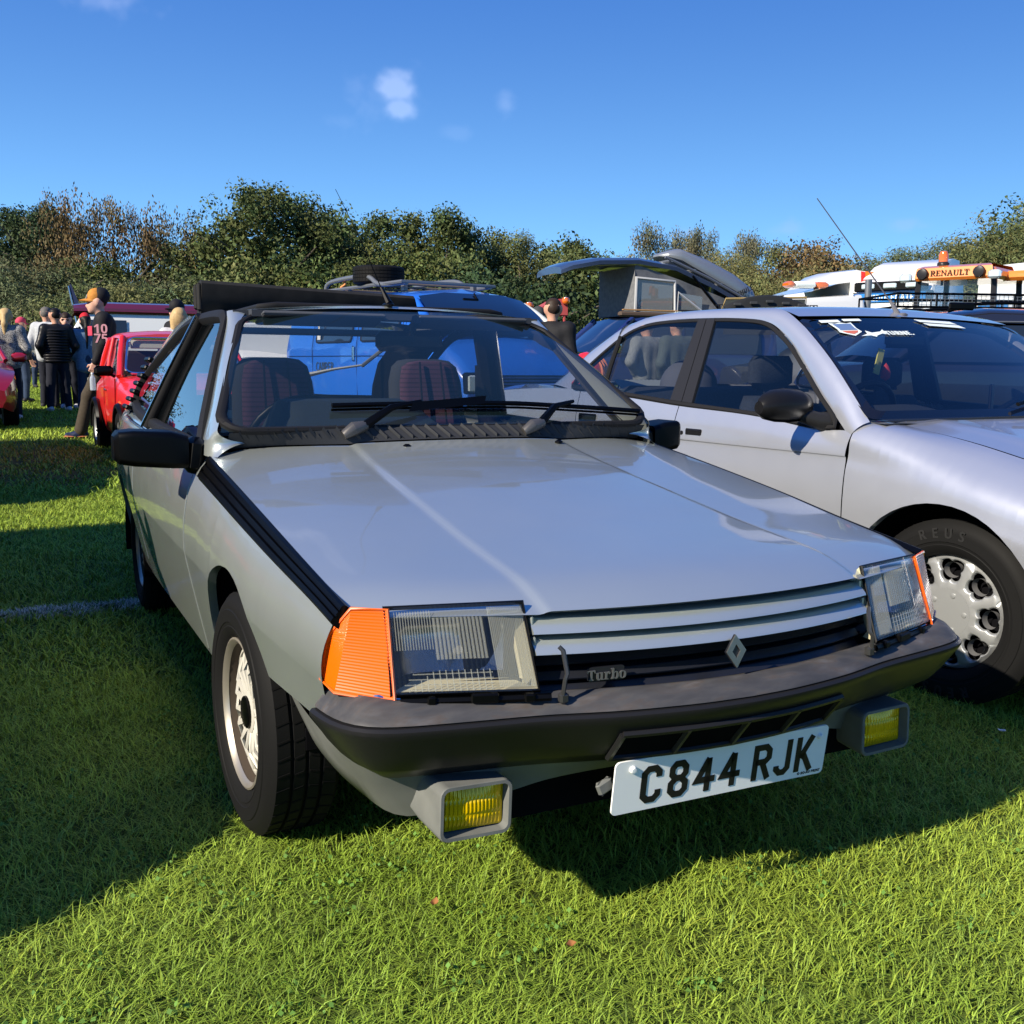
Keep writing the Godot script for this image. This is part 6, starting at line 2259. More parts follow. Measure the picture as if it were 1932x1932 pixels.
	var tl := text3("side_lettering", "CAMPER", 0.115, 0.002, letters, v, Transform3D(Basis(V(0, 1, 0), -PI / 2), V(-0.945, 1.0, -3.43)), "Droid Sans Mono", 700)
	tl.scale = tl.scale * V(1, 1, 1)
	var tag2 := MB.new()
	tag2.box(V(-0.935, 1.40, -3.62), V(0.004, 0.085, 0.10))
	obj("window_ticket", tag2.build(), mat("ticket_white", L(0.55, 0.56, 0.55), 0.6), v)
	text3("window_cross", "X", 0.12, 0.002, M["ticket_white"], v, Transform3D(Basis(V(0, 1, 0), -PI / 2), V(-0.93, 1.51, -3.62)), "Droid Sans", 700)
	for s in [-1, 1]:
		for cz in [-0.95, -3.85]: plain_wheel(v, V(s * 0.82, 0.32, cz), s, 0.32, 0.2, M["wheel_silver"])
	# roof rack with two hoops and slats
	var rk := thing("roof_rack", "grey tubular roof rack with wooden slats on the blue van", "roof rack", v.position, v.rotation.y)
	var tube_m := mat("rack_grey", L(0.16, 0.17, 0.18), 0.4, 0.5)
	for s in [-1.0, 1.0]:
		var hp := MB.new()
		hp.tube(spline([V(s * 0.60, 2.02, -4.0), V(s * 0.66, 2.03, -3.98), V(s * 0.66, 2.14, -3.80), V(s * 0.66, 2.15, -2.75), V(s * 0.66, 2.03, -2.35), V(s * 0.60, 2.02, -1.75)], 5), 0.030, 8)
		obj("hoop", hp.build(50), tube_m, rk)
	for z in [-3.7, -3.2, -2.7, -2.2, -1.8]:
		var sl := MB.new()
		sl.box(V(0, 2.035, z), V(1.34, 0.022, 0.09), 0.004)
		obj("slat", sl.build(), mat("slat_wood", L(0.20, 0.15, 0.10), 0.8) if not M.has("slat_wood") else M["slat_wood"], rk)
	var fr2 := MB.new()
	fr2.tube(PackedVector3Array([V(-0.66, 2.03, -1.75), V(0.66, 2.03, -1.75), V(0.66, 2.03, -4.05), V(-0.66, 2.03, -4.05)]), 0.022, 6, true)
	for x in [-0.5, 0.5]:
		for z in [-2.0, -3.6]: fr2.box(V(x, 1.99, z), V(0.05, 0.10, 0.08))
	obj("frame", fr2.build(50), tube_m, rk)
	var rope := MB.new()
	rope.tube(spline([V(-0.64, 2.16, -3.5), V(-0.62, 2.10, -3.44), V(-0.66, 2.05, -3.5), V(-0.60, 2.02, -3.4)], 4), 0.016, 5)
	obj("orange_tie", rope.build(50), mat("tie_orange", L(0.5, 0.22, 0.08), 0.7), rk)
	var ty := thing("tyre", "black spare wheel lying flat on the roof rack of the blue van", "tyre", v.position + Basis(V(0, 1, 0), v.rotation.y) * V(-0.42, 2.05, -2.85))
	var xf := Transform3D(Basis(), V(0, 0.125, 0))
	obj("rubber", tyre_mesh(0.335, 0.235, 0.2, xf).build(30), M["tyre"], ty)
	obj("tread_cuts", tread_cuts(0.335, 0.235, xf, 44).build(0), M["tread_cut"], ty)
	var rm := MB.new()
	rm.lathe([[0.205, 0.09], [0.19, 0.05], [0.08, 0.07], [0.0, 0.07]], xf, 20)
	obj("rim", rm.build(40), M["rack_grey"], ty)

func build_mini() -> void:
	var v := thing("small_car", "bright red small classic car with chrome screen surround behind the coupe's mirror", "car", V(0.50, gy(0.4, -9.5), -7.9), deg_to_rad(2.0))
	var red := mat("mini_red", L(0.58, 0.014, 0.012), 0.3, 0.0, 0.5)
	obj("body", shell([[-3.02, 0.32, 0.60, 0.72, 0.62, 0.84, 0.56, 0.02], [-2.95, 0.26, 0.66, 0.74, 0.68, 0.90, 0.58, 0.02], [-2.0, 0.24, 0.68, 0.76, 0.70, 0.88, 0.66, 0.0], [-1.12, 0.24, 0.68, 0.76, 0.70, 0.88, 0.66, 0.02], [-0.6, 0.26, 0.68, 0.74, 0.69, 0.86, 0.58, 0.035], [-0.2, 0.30, 0.66, 0.70, 0.67, 0.82, 0.52, 0.03], [-0.02, 0.34, 0.60, 0.62, 0.60, 0.76, 0.46, 0.0]]).build(45), red, v)
	# cabin: roof, pillars, panes
	var rf := MB.new()
	var rows := []
	for i in 12:
		var t := i / 11.0
		var z := lerpf(-1.42, -2.72, t)
		var w := 0.535 - 0.02 * pow(absf(t - 0.45) * 2.0, 3.0)
		var y := 1.335 + 0.02 * sin(t * PI) - 0.02 * pow(t, 4.0) - 0.03 * pow(1 - t, 6.0)
		var r := PackedVector3Array()
		for q in [[-1.06, -0.065], [-1.05, -0.04], [-0.99, -0.018], [-0.8, 0.0], [-0.4, 0.018], [0.0, 0.022], [0.4, 0.018], [0.8, 0.0], [0.99, -0.018], [1.05, -0.04], [1.06, -0.065]]: r.append(V(q[0] * w, y + q[1], z))
		rows.append(r)
	rf.grid(rows)
	rf.fan(rows[0]); rf.fan(rows[11], true)
	obj("roof", rf.build(50), red, v)
	for s in [-1, 1]:
		for e in [[V(0.655, 0.87, -1.03), V(0.555, 1.28, -1.44), 0.035], [V(0.665, 0.87, -1.95), V(0.575, 1.28, -1.98), 0.028], [V(0.63, 0.87, -2.80), V(0.53, 1.28, -2.58), 0.05]]:
			var p := MB.new()
			p.tube(PackedVector3Array([V(s * e[0].x, e[0].y, e[0].z), V(s * lerpf(e[0].x, e[1].x, 0.5) + s * 0.008, lerpf(e[0].y, e[1].y, 0.5), lerpf(e[0].z, e[1].z, 0.5)), V(s * e[1].x, e[1].y, e[1].z)]), e[2], 8)
			obj("pillar", p.build(50), red, v)
		for e in [[V(0.66, 0.885, -1.10), V(0.56, 1.27, -1.47), V(0.572, 1.27, -1.95), V(0.662, 0.885, -1.92)], [V(0.662, 0.885, -1.98), V(0.572, 1.27, -2.0), V(0.556, 1.27, -2.56), V(0.65, 0.885, -2.80)]]:
			var g := MB.new()
			sheet(g, [V(s * e[0].x, e[0].y, e[0].z), V(s * e[1].x, e[1].y, e[1].z), V(s * e[2].x, e[2].y, e[2].z), V(s * e[3].x, e[3].y, e[3].z)])
			obj("side_window", g.build(0), M["saloon_glass"], v)
		var mr := MB.new()
		mr.box(V(s * 0.80, 0.93, -1.12), V(0.19, 0.105, 0.07), 0.03)
		mr.tube(PackedVector3Array([V(s * 0.69, 0.87, -1.15), V(s * 0.76, 0.91, -1.12)]), 0.016, 6)
		obj("door_mirror", mr.build(45), M["black_plastic"], v)
		var hd := MB.new()
		hd.box(V(s * 0.712, 0.72, -1.85), V(0.02, 0.02, 0.12), 0.006)
		obj("door_handle", hd.build(), M["chrome"], v)
		var sm := MB.new()
		sm.tube(PackedVector3Array([V(s * 0.690, 0.28, -1.02), V(s * 0.712, 0.60, -1.03), V(s * 0.703, 0.85, -1.05)]), 0.009, 5)
		sm.tube(PackedVector3Array([V(s * 0.690, 0.28, -1.98), V(s * 0.714, 0.60, -1.97), V(s * 0.706, 0.85, -1.95)]), 0.004, 4)
		obj("door_seam", sm.build(50), mat("mini_seam", L(0.25, 0.008, 0.008), 0.4), v)
		var ti := MB.new()
		ti.lathe([[0.03, 0.0], [0.025, 0.015], [0.0, 0.02]], Transform3D(Basis(V(0, 0, 1), -s * PI / 2), V(s * 0.70, 0.60, -0.78)), 10)
		obj("side_repeater", ti.build(50), M["amber"], v)
		for cz in [-0.62, -2.65]:
			plain_wheel(v, V(s * 0.66, 0.265, cz), s, 0.265, 0.18, M["wheel_silver"])
			var ar := MB.new()
			var r1 := PackedVector3Array()
			for k in 13:
				var a := PI * k / 12.0
				r1.append(V(s * 0.735, 0.265 + sin(a) * 0.32, cz + cos(a) * 0.32))
			ar.tube(r1, 0.035, 6)
			obj("wheel_arch", ar.build(50), M["black_plastic"], v)
		var hl := MB.new()
		hl.lathe([[0.095, 0.0], [0.09, 0.04], [0.05, 0.06], [0.0, 0.065]], Transform3D(Basis(V(1, 0, 0), PI / 2), V(s * 0.50, 0.66, -0.04)), 20)
		obj("headlamp", hl.build(50), M["van_lamp"], v)
	# windscreen with chrome surround and white sun visors
	var c := [V(-0.605, 0.905, -1.0), V(0.605, 0.905, -1.0), V(0.515, 1.275, -1.40), V(-0.515, 1.275, -1.40)]
	var fr := PackedVector3Array()
	for q in rrect(2.0, 1.0, 0.16, 5):
		fr.append(c[0].lerp(c[1], q.x * 0.5 + 0.5).lerp(c[3].lerp(c[2], q.x * 0.5 + 0.5), q.y + 0.5) + V(0, 0.0, 0.03 * (1 - q.x * q.x)))
	var wm := MB.new()
	wm.fan(fr)
	obj("windscreen", wm.build(60), M["saloon_glass"], v)
	var wr := MB.new()
	wr.tube(fr, 0.016, 6, true)
	obj("screen_surround", wr.build(50), M["chrome"], v)
	var vi := MB.new()
	for s in [-1, 1]: vi.box(V(s * 0.26, 1.21, -1.40), V(0.46, 0.10, 0.015), 0.006, Basis(V(1, 0, 0), -0.5))
	obj("sun_visor", vi.build(), mat("visor_cream", L(0.55, 0.56, 0.48), 0.7), v)
	var st := MB.new()
	for s in [-1, 1]:
		st.box(V(s * 0.30, 0.86, -2.0), V(0.46, 0.58, 0.14), 0.05)
	st.box(V(0, 0.86, -1.12), V(1.2, 0.06, 0.2), 0.02)
	obj("seats", st.build(50), mat("mini_seat", L(0.03, 0.022, 0.02), 0.8), v)
	for q in [[V(0, 0.52, 0.01), V(1.2, 0.10, 0.08), "front_bumper", "chrome"], [V(0, 0.63, -0.01), V(0.6, 0.16, 0.03), "grille", "chrome"]]:
		var b := MB.new()
		b.box(q[0], q[1], 0.02)
		obj(q[2], b.build(40), M[q[3]], v)

func build_red_saloon(at: Vector3, turn: float, label: String, colour: Color, full := true) -> void:
	var v := thing("saloon_car" if full else "parked_car", label, "car", at, turn)
	if not full: v.scale = V(1.0, 1.16, 1.12) if at.z > -3.0 else V(1.0, 1.2, 1.2)
	var red := paint("car_paint_" + str(used["saloon_car" if full else "parked_car"]) + ("a" if full else "b"), colour, 0.28, 0.15)
	obj("body", shell([[-4.42, 0.36, 0.74, 0.86, 0.74, 0.98, 0.66, 0.0], [-4.25, 0.26, 0.82, 0.88, 0.83, 1.02, 0.72, 0.02], [-3.4, 0.22, 0.85, 0.88, 0.86, 0.98, 0.78, 0.0], [-1.5, 0.22, 0.85, 0.84, 0.86, 0.94, 0.78, 0.0], [-1.2, 0.22, 0.85, 0.82, 0.86, 0.93, 0.72, 0.03], [-0.5, 0.22, 0.84, 0.74, 0.84, 0.84, 0.66, 0.04], [-0.15, 0.24, 0.78, 0.64, 0.79, 0.72, 0.58, 0.03], [0.0, 0.30, 0.66, 0.50, 0.68, 0.58, 0.46, 0.0]]).build(45), red, v)
	var cab := MB.new()
	var rows := []
	for e in [[-1.42, 0.95, 0.70], [-1.72, 1.18, 0.64], [-2.02, 1.37, 0.58], [-2.3, 1.42, 0.57], [-2.9, 1.42, 0.57], [-3.2, 1.36, 0.57], [-3.6, 1.14, 0.62], [-3.9, 0.98, 0.66]]:
		var r := PackedVector3Array()
		for q in [[-1.0, 0.0], [-0.97, 0.010], [-0.7, 0.03], [0.0, 0.04], [0.7, 0.03], [0.97, 0.010], [1.0, 0.0]]: r.append(V(q[0] * e[2], e[1] + q[1], e[0]))
		rows.append(r)
	cab.grid(rows.slice(2, 6))
	obj("roof", cab.build(50), red, v)
	var ws := MB.new()
	ws.grid(rows.slice(0, 3))
	obj("windscreen", ws.build(60), M["saloon_screen"], v)
	var rs := MB.new()
	rs.grid(rows.slice(5, 8))
	obj("rear_screen", rs.build(60), M["saloon_screen"], v)
	for s in [-1, 1]:
		var g := MB.new()
		sheet(g, [V(s * 0.80, 0.93, -1.46), V(s * 0.645, 1.20, -1.75), V(s * 0.585, 1.37, -2.05), V(s * 0.575, 1.42, -2.35), V(s * 0.575, 1.42, -2.9), V(s * 0.575, 1.36, -3.18), V(s * 0.80, 0.98, -3.6)])
		obj("side_window", g.build(0), M["saloon_screen"], v)
		for e in [[V(0.78, 0.93, -1.40), V(0.60, 1.37, -2.0), 0.035], [V(0.80, 0.93, -2.55), V(0.59, 1.42, -2.52), 0.035], [V(0.79, 0.97, -3.72), V(0.59, 1.37, -3.2), 0.05]]:
			var p := MB.new()
			p.tube(PackedVector3Array([V(s * e[0].x, e[0].y, e[0].z), V(s * e[1].x, e[1].y, e[1].z)]), e[2], 7)
			obj("pillar", p.build(50), red, v)
		var mr := MB.new()
		mr.box(V(s * 0.97, 0.98, -1.62), V(0.22, 0.14, 0.12), 0.04)
		obj("door_mirror", mr.build(45), red, v)
		for cz in [-0.85, -3.5]: plain_wheel(v, V(s * 0.77, 0.31, cz), s, 0.31, 0.2, M["wheel_silver"])
		if full:
			var hl := MB.new()
			hl.box(V(s * 0.60, 0.60, -0.20), V(0.34, 0.17, 0.20), 0.05, Basis(V(0, 1, 0), s * 0.45))
			obj("headlamp", hl.build(45), M["van_lamp"], v)
			var fl := MB.new()
			fl.lathe([[0.07, 0.0], [0.06, 0.02], [0.0, 0.025]], Transform3D(Basis(V(1, 0, 0), PI / 2), V(s * 0.52, 0.36, -0.03)), 14)
			obj("fog_lamp", fl.build(50), M["van_lamp"], v)
	var gr := MB.new()
	gr.box(V(0, 0.50, 0.0), V(0.5, 0.12, 0.03), 0.02)
	gr.box(V(0, 0.33, 0.0), V(0.9, 0.10, 0.03), 0.02)
	obj("grille", gr.build(40), M["black_plastic"], v)

func build_maroon_van() -> void:
	var v := thing("camper_van", "old camper van with maroon roof and white sides behind the red small car", "van", at_px(120, 20.4), deg_to_rad(-92.0))
	var white := paint("van_white", L(0.66, 0.67, 0.64), 0.4, 0.0)
	var mar := paint("van_maroon", L(0.085, 0.006, 0.012), 0.3, 0.0)
	obj("body", shell([[-4.5, 0.35, 0.82, 1.0, 0.85, 1.72, 0.76, 0.0], [-4.4, 0.3, 0.85, 1.0, 0.88, 1.74, 0.78, 0.0], [-0.7, 0.3, 0.85, 1.0, 0.88, 1.74, 0.78, 0.0], [-0.35, 0.3, 0.83, 1.0, 0.85, 1.70, 0.74, 0.0], [-0.05, 0.34, 0.78, 1.0, 0.80, 1.18, 0.74, 0.0], [0.0, 0.4, 0.74, 0.9, 0.76, 1.0, 0.70, 0.0]]).build(40), white, v)
	obj("roof", shell([[-4.5, 1.72, 0.78, 1.80, 0.78, 1.90, 0.66, 0.04], [-4.4, 1.72, 0.82, 1.80, 0.82, 1.93, 0.70, 0.05], [-0.6, 1.72, 0.82, 1.80, 0.82, 1.93, 0.70, 0.05], [-0.22, 1.72, 0.76, 1.79, 0.76, 1.88, 0.62, 0.04]]).build(40), mar, v)
	for e in [[-1.15, -0.42], [-2.4, -1.35], [-3.4, -2.55], [-4.3, -3.55]]:
		for s in [-1, 1]:
			var m := MB.new()
			sheet(m, [V(s * 0.876, 1.12, e[0]), V(s * 0.815, 1.60, e[0]), V(s * 0.815, 1.60, e[1]), V(s * 0.876, 1.12, e[1])], 0.0)
			if e[0] > -1.2 or s < 0: obj("side_window", m.build(0), M["dark_pane"], v)
	var ws := MB.new()
	sheet(ws, [V(-0.70, 1.20, -0.03), V(0.70, 1.20, -0.03), V(0.66, 1.66, -0.33), V(-0.66, 1.66, -0.33)], 0.012)
	obj("windscreen", ws.build(0), M["dark_pane"], v)
	var mr := MB.new()
	mr.box(V(0.98, 1.35, -0.30), V(0.14, 0.22, 0.05), 0.02)
	mr.tube(PackedVector3Array([V(0.82, 1.2, -0.35), V(0.98, 1.35, -0.30)]), 0.012, 5)
	obj("door_mirror", mr.build(), M["black_plastic"], v)
	for s in [-1, 1]:
		for cz in [-0.9, -3.6]: plain_wheel(v, V(s * 0.76, 0.32, cz), s, 0.32, 0.18, M["chrome"])
	var fl := thing("flag", "narrow dark flag on a pole standing beyond the maroon roofed camper", "flag", at_px(150, 24.0))
	var po := MB.new()
	po.tube(PackedVector3Array([V(0, 0, 0), V(-0.02, 1.6, 0), V(-0.16, 2.45, 0)]), 0.02, 6)
	obj("pole", po.build(50), M["chrome"], fl)
	var cl := MB.new()
	slab(cl, [V(-0.14, 2.45, 0), V(-0.02, 1.85, 0), V(0.10, 1.95, 0.02), V(-0.10, 2.5, 0.02)], 0.01)
	obj("cloth", cl.build(), mat("flag_blue", L(0.02, 0.03, 0.08), 0.8), fl)

func build_pop_top() -> void:
	var v := thing("camper_van", "dark blue camper van with its grey canvas roof raised, behind the silver saloon", "van", at_px(1022, 19.6), deg_to_rad(-94.0))
	var navy := paint("navy", L(0.010, 0.022, 0.11), 0.28, 0.0)
	var y0 := 0.0
	obj("body", shell([[-4.7, 0.35, 0.86, 1.1, 0.90, 1.80, 0.78, 0.02], [-4.6, 0.3, 0.9, 1.1, 0.93, 1.84, 0.80, 0.03], [-1.75, 0.3, 0.9, 1.1, 0.93, 1.84, 0.80, 0.03], [-1.5, 0.3, 0.9, 1.1, 0.93, 1.78, 0.78, 0.03]]).build(40), navy, v)
	obj("nose", shell([[-1.5, 0.3, 0.9, 1.05, 0.93, 1.16, 0.86, 0.0], [-0.75, 0.3, 0.9, 1.02, 0.92, 1.14, 0.82, 0.05], [-0.2, 0.32, 0.86, 0.88, 0.86, 1.0, 0.74, 0.05], [0.0, 0.4, 0.78, 0.72, 0.78, 0.84, 0.66, 0.0]]).build(45), navy, v)
	var ws := MB.new()
	ruled(ws, PackedVector3Array([V(-0.84, 1.14, -0.72), V(0, 1.19, -0.62), V(0.84, 1.14, -0.72)]), PackedVector3Array([V(-0.74, 1.78, -1.48), V(0, 1.82, -1.42), V(0.74, 1.78, -1.48)]), 3)
	obj("windscreen", ws.build(60), M["van_screen"], v)
	for s in [-1, 1]:
		var p := MB.new()
		p.tube(PackedVector3Array([V(s * 0.90, 1.10, -0.70), V(s * 0.78, 1.79, -1.50)]), 0.06, 8)
		obj("windscreen_pillar", p.build(50), navy, v)
		var g := MB.new()
		sheet(g, [V(s * 0.93, 1.16, -1.0), V(s * 0.842, 1.68, -1.56), V(s * 0.842, 1.68, -2.35), V(s * 0.93, 1.16, -2.35)])
		obj("cab_window", g.build(0), M["dark_pane"], v)
		var g2 := MB.new()
		sheet(g2, [V(s * 0.932, 1.16, -2.6), V(s * 0.845, 1.68, -2.6), V(s * 0.845, 1.68, -4.3), V(s * 0.932, 1.16, -4.3)])
		obj("side_window", g2.build(0), M["dark_pane"], v)
		var mr := MB.new()
		mr.lathe([[0.0, -0.15], [0.09, -0.12], [0.12, 0.0], [0.10, 0.12], [0.0, 0.16]], Transform3D(Basis(V(1, 0, 0), 0.0), V(s * 1.08, 1.28, -1.0)), 16)
		obj("door_mirror", mr.build(60), M["chrome"] if s > 0 else navy, v)
		for cz in [-0.95, -3.8]: plain_wheel(v, V(s * 0.8, 0.32, cz), s, 0.32, 0.2, M["wheel_silver"])
	# raised roof: hinged at the tail, high over the cab
	var rf := MB.new()
	var rows := []
	for e in [[-0.12, 2.66, 0.55], [-0.30, 2.74, 0.68], [-0.8, 2.84, 0.76], [-1.6, 2.88, 0.78], [-2.4, 2.79, 0.79], [-3.2, 2.50, 0.80], [-4.2, 2.06, 0.80], [-4.75, 1.86, 0.78]]:
		var r := PackedVector3Array()
		for q in [[-1.0, -0.09], [-1.02, -0.02], [-0.9, 0.03], [-0.5, 0.06], [0.0, 0.07], [0.5, 0.06], [0.9, 0.03], [1.02, -0.02], [1.0, -0.09], [0.5, -0.06], [0.0, -0.06], [-0.5, -0.06]]: r.append(V(q[0] * e[2], e[1] + q[1], e[0]))
		rows.append(r)
	rf.grid(rows, true)
	rf.fan(rows[0]); rf.fan(rows[7], true)
	obj("raised_roof", rf.build(45), mat("pop_roof_blue", L(0.028, 0.045, 0.09), 0.3, 0.0, 0.8), v)
	var cv := mat("canvas", Color.WHITE, 0.85)
	tri_tex(cv, noise_tex(81, 0.03, [[0.0, L(0.11, 0.115, 0.125)], [1.0, L(0.17, 0.175, 0.185)]]), 1.2)
	var cvl := mat("canvas_light", L(0.36, 0.37, 0.38), 0.8)
	var ca := MB.new()
	for s in [-1.0, 1.0]:
		var lo := PackedVector3Array()
		var hi := PackedVector3Array()
		for k in 13:
			var t := k / 12.0
			var z := lerpf(-1.55, -4.5, t)
			lo.append(V(s * (0.74 + 0.02 * sin(k * 2.1)), 1.86, z))
			hi.append(V(s * (0.73 + 0.015 * sin(k * 1.7 + 1)), lerpf(2.78, 1.90, pow(t, 1.15)), z))
		ruled(ca, lo, hi, 4, V(s * -0.05, 0, 0))
	ruled(ca, PackedVector3Array([V(-0.74, 1.86, -1.55), V(0.74, 1.86, -1.55)]), PackedVector3Array([V(-0.73, 2.76, -1.55), V(0.73, 2.76, -1.55)]), 3)
	obj("canvas_walls", ca.build(50), cv, v)
	var cl := MB.new()
	for e in [[-1.56, -2.35, 1.92, 2.52], [-2.45, -3.0, 1.90, 2.30]]:
		var poly := []
		var m2 := MB.new()
		slab(m2, [V(0.765, e[2], e[0]), V(0.765, e[3], e[0]), V(0.765, e[3] - 0.06, e[1]), V(0.765, e[2], e[1])], 0.004)
		obj("canvas_window", m2.build(), glass("canvas_film", Color(0.5, 0.52, 0.52), 0.55) if not M.has("canvas_film") else M["canvas_film"], v)
	cl.tube(PackedVector3Array([V(0.775, 1.90, -1.55), V(0.775, 2.54, -1.56), V(0.775, 2.5, -2.38), V(0.775, 1.9, -2.40)]), 0.035, 5, true)
	cl.tube(PackedVector3Array([V(0.775, 1.90, -2.44), V(0.775, 2.3, -2.46), V(0.775, 1.9, -3.1)]), 0.025, 5)
	obj("canvas_hem", cl.build(40), cvl, v)
	var stt := MB.new()
	stt.tube(PackedVector3Array([V(0.80, 2.62, -2.75), V(0.80, 1.88, -3.5)]), 0.025, 6)
	obj("roof_strut", stt.build(50), M["black_plastic"], v)
	# bars and the grey roof box on the raised roof
	var bars := MB.new()
	for s in [-1, 1]: bars.tube(PackedVector3Array([V(s * 0.62, 2.96, -2.25), V(s * 0.62, 2.62, -3.2), V(s * 0.62, 2.10, -4.4)]), 0.028, 6)
	for z in [[-2.4, 2.90], [-2.9, 2.74], [-3.5, 2.50], [-4.1, 2.24]]: bars.tube(PackedVector3Array([V(-0.64, z[1], z[0]), V(0.64, z[1], z[0])]), 0.03, 6)
	obj("roof_bars", bars.build(50), M["rack_grey"], v)
	var bx := thing("roof_box", "silver grey roof box on the tilted roof of the dark blue camper", "roof box", v.position, v.rotation.y)
	var bm := MB.new()
	var br := []
	for e in [[-2.35, 3.02, 0.10, 0.03], [-2.45, 3.0, 0.30, 0.10], [-2.7, 2.93, 0.40, 0.24], [-3.3, 2.66, 0.42, 0.34], [-3.9, 2.40, 0.42, 0.36], [-4.35, 2.20, 0.40, 0.30], [-4.45, 2.16, 0.34, 0.18]]:
		var r := PackedVector3Array()
		for q in [[-1.0, 0.0], [-1.05, 0.3], [-0.98, 0.65], [-0.75, 0.93], [-0.3, 1.0], [0.3, 1.0], [0.75, 0.93], [0.98, 0.65], [1.05, 0.3], [1.0, 0.0]]: r.append(V(q[0] * e[2] + 0.1, e[1] + q[1] * e[3], e[0]))
		br.append(r)
	bm.grid(br, true)
	bm.fan(br[0]); bm.fan(br[6], true)
	obj("lid", bm.build(45), mat("box_silver", L(0.22, 0.24, 0.26), 0.35, 0.4), bx)
	text3("box_lettering", "THULE", 0.10, 0.004, M["pillar_black"], bx, Transform3D(Basis(V(0, 0, -0.912), V(0, 1, -0.0).normalized(), V(1, 0, 0)) * Basis(V(0, 0, 1), 0.41), V(0.548, 2.40, -4.12)))
	# awning rail, brown case and its name board
	var aw := thing("awning", "rolled awning in a brown case with a white lettered board behind the saloon", "awning", v.position, v.rotation.y)
	var am := MB.new()
	am.box(V(0.98, 1.86, -2.7), V(0.14, 0.10, 3.2), 0.03)
	obj("case", am.build(40), mat("awning_brown", L(0.085, 0.06, 0.045), 0.6), aw)
	var a2 := MB.new()
	a2.box(V(1.02, 1.935, -2.45), V(0.05, 0.03, 2.6), 0.008)
	a2.box(V(0.96, 1.90, -4.6), V(0.12, 0.16, 0.9), 0.02)
	obj("rail", a2.build(40), mat("awning_tan", L(0.30, 0.17, 0.07), 0.5), aw)
	var sg := MB.new()
	sg.box(V(1.07, 1.90, -2.60), V(0.02, 0.13, 0.60), 0.004)
	var sgo := obj("name_board", sg.build(), M["pillar_black"], aw)
	text3("name_lettering", "MIDNIGHT GARAGE", 0.058, 0.003, M["sticker_white"], sgo, Transform3D(Basis(V(0, 1, 0), PI / 2), V(1.083, 1.90, -2.60)), "Droid Sans", 800)

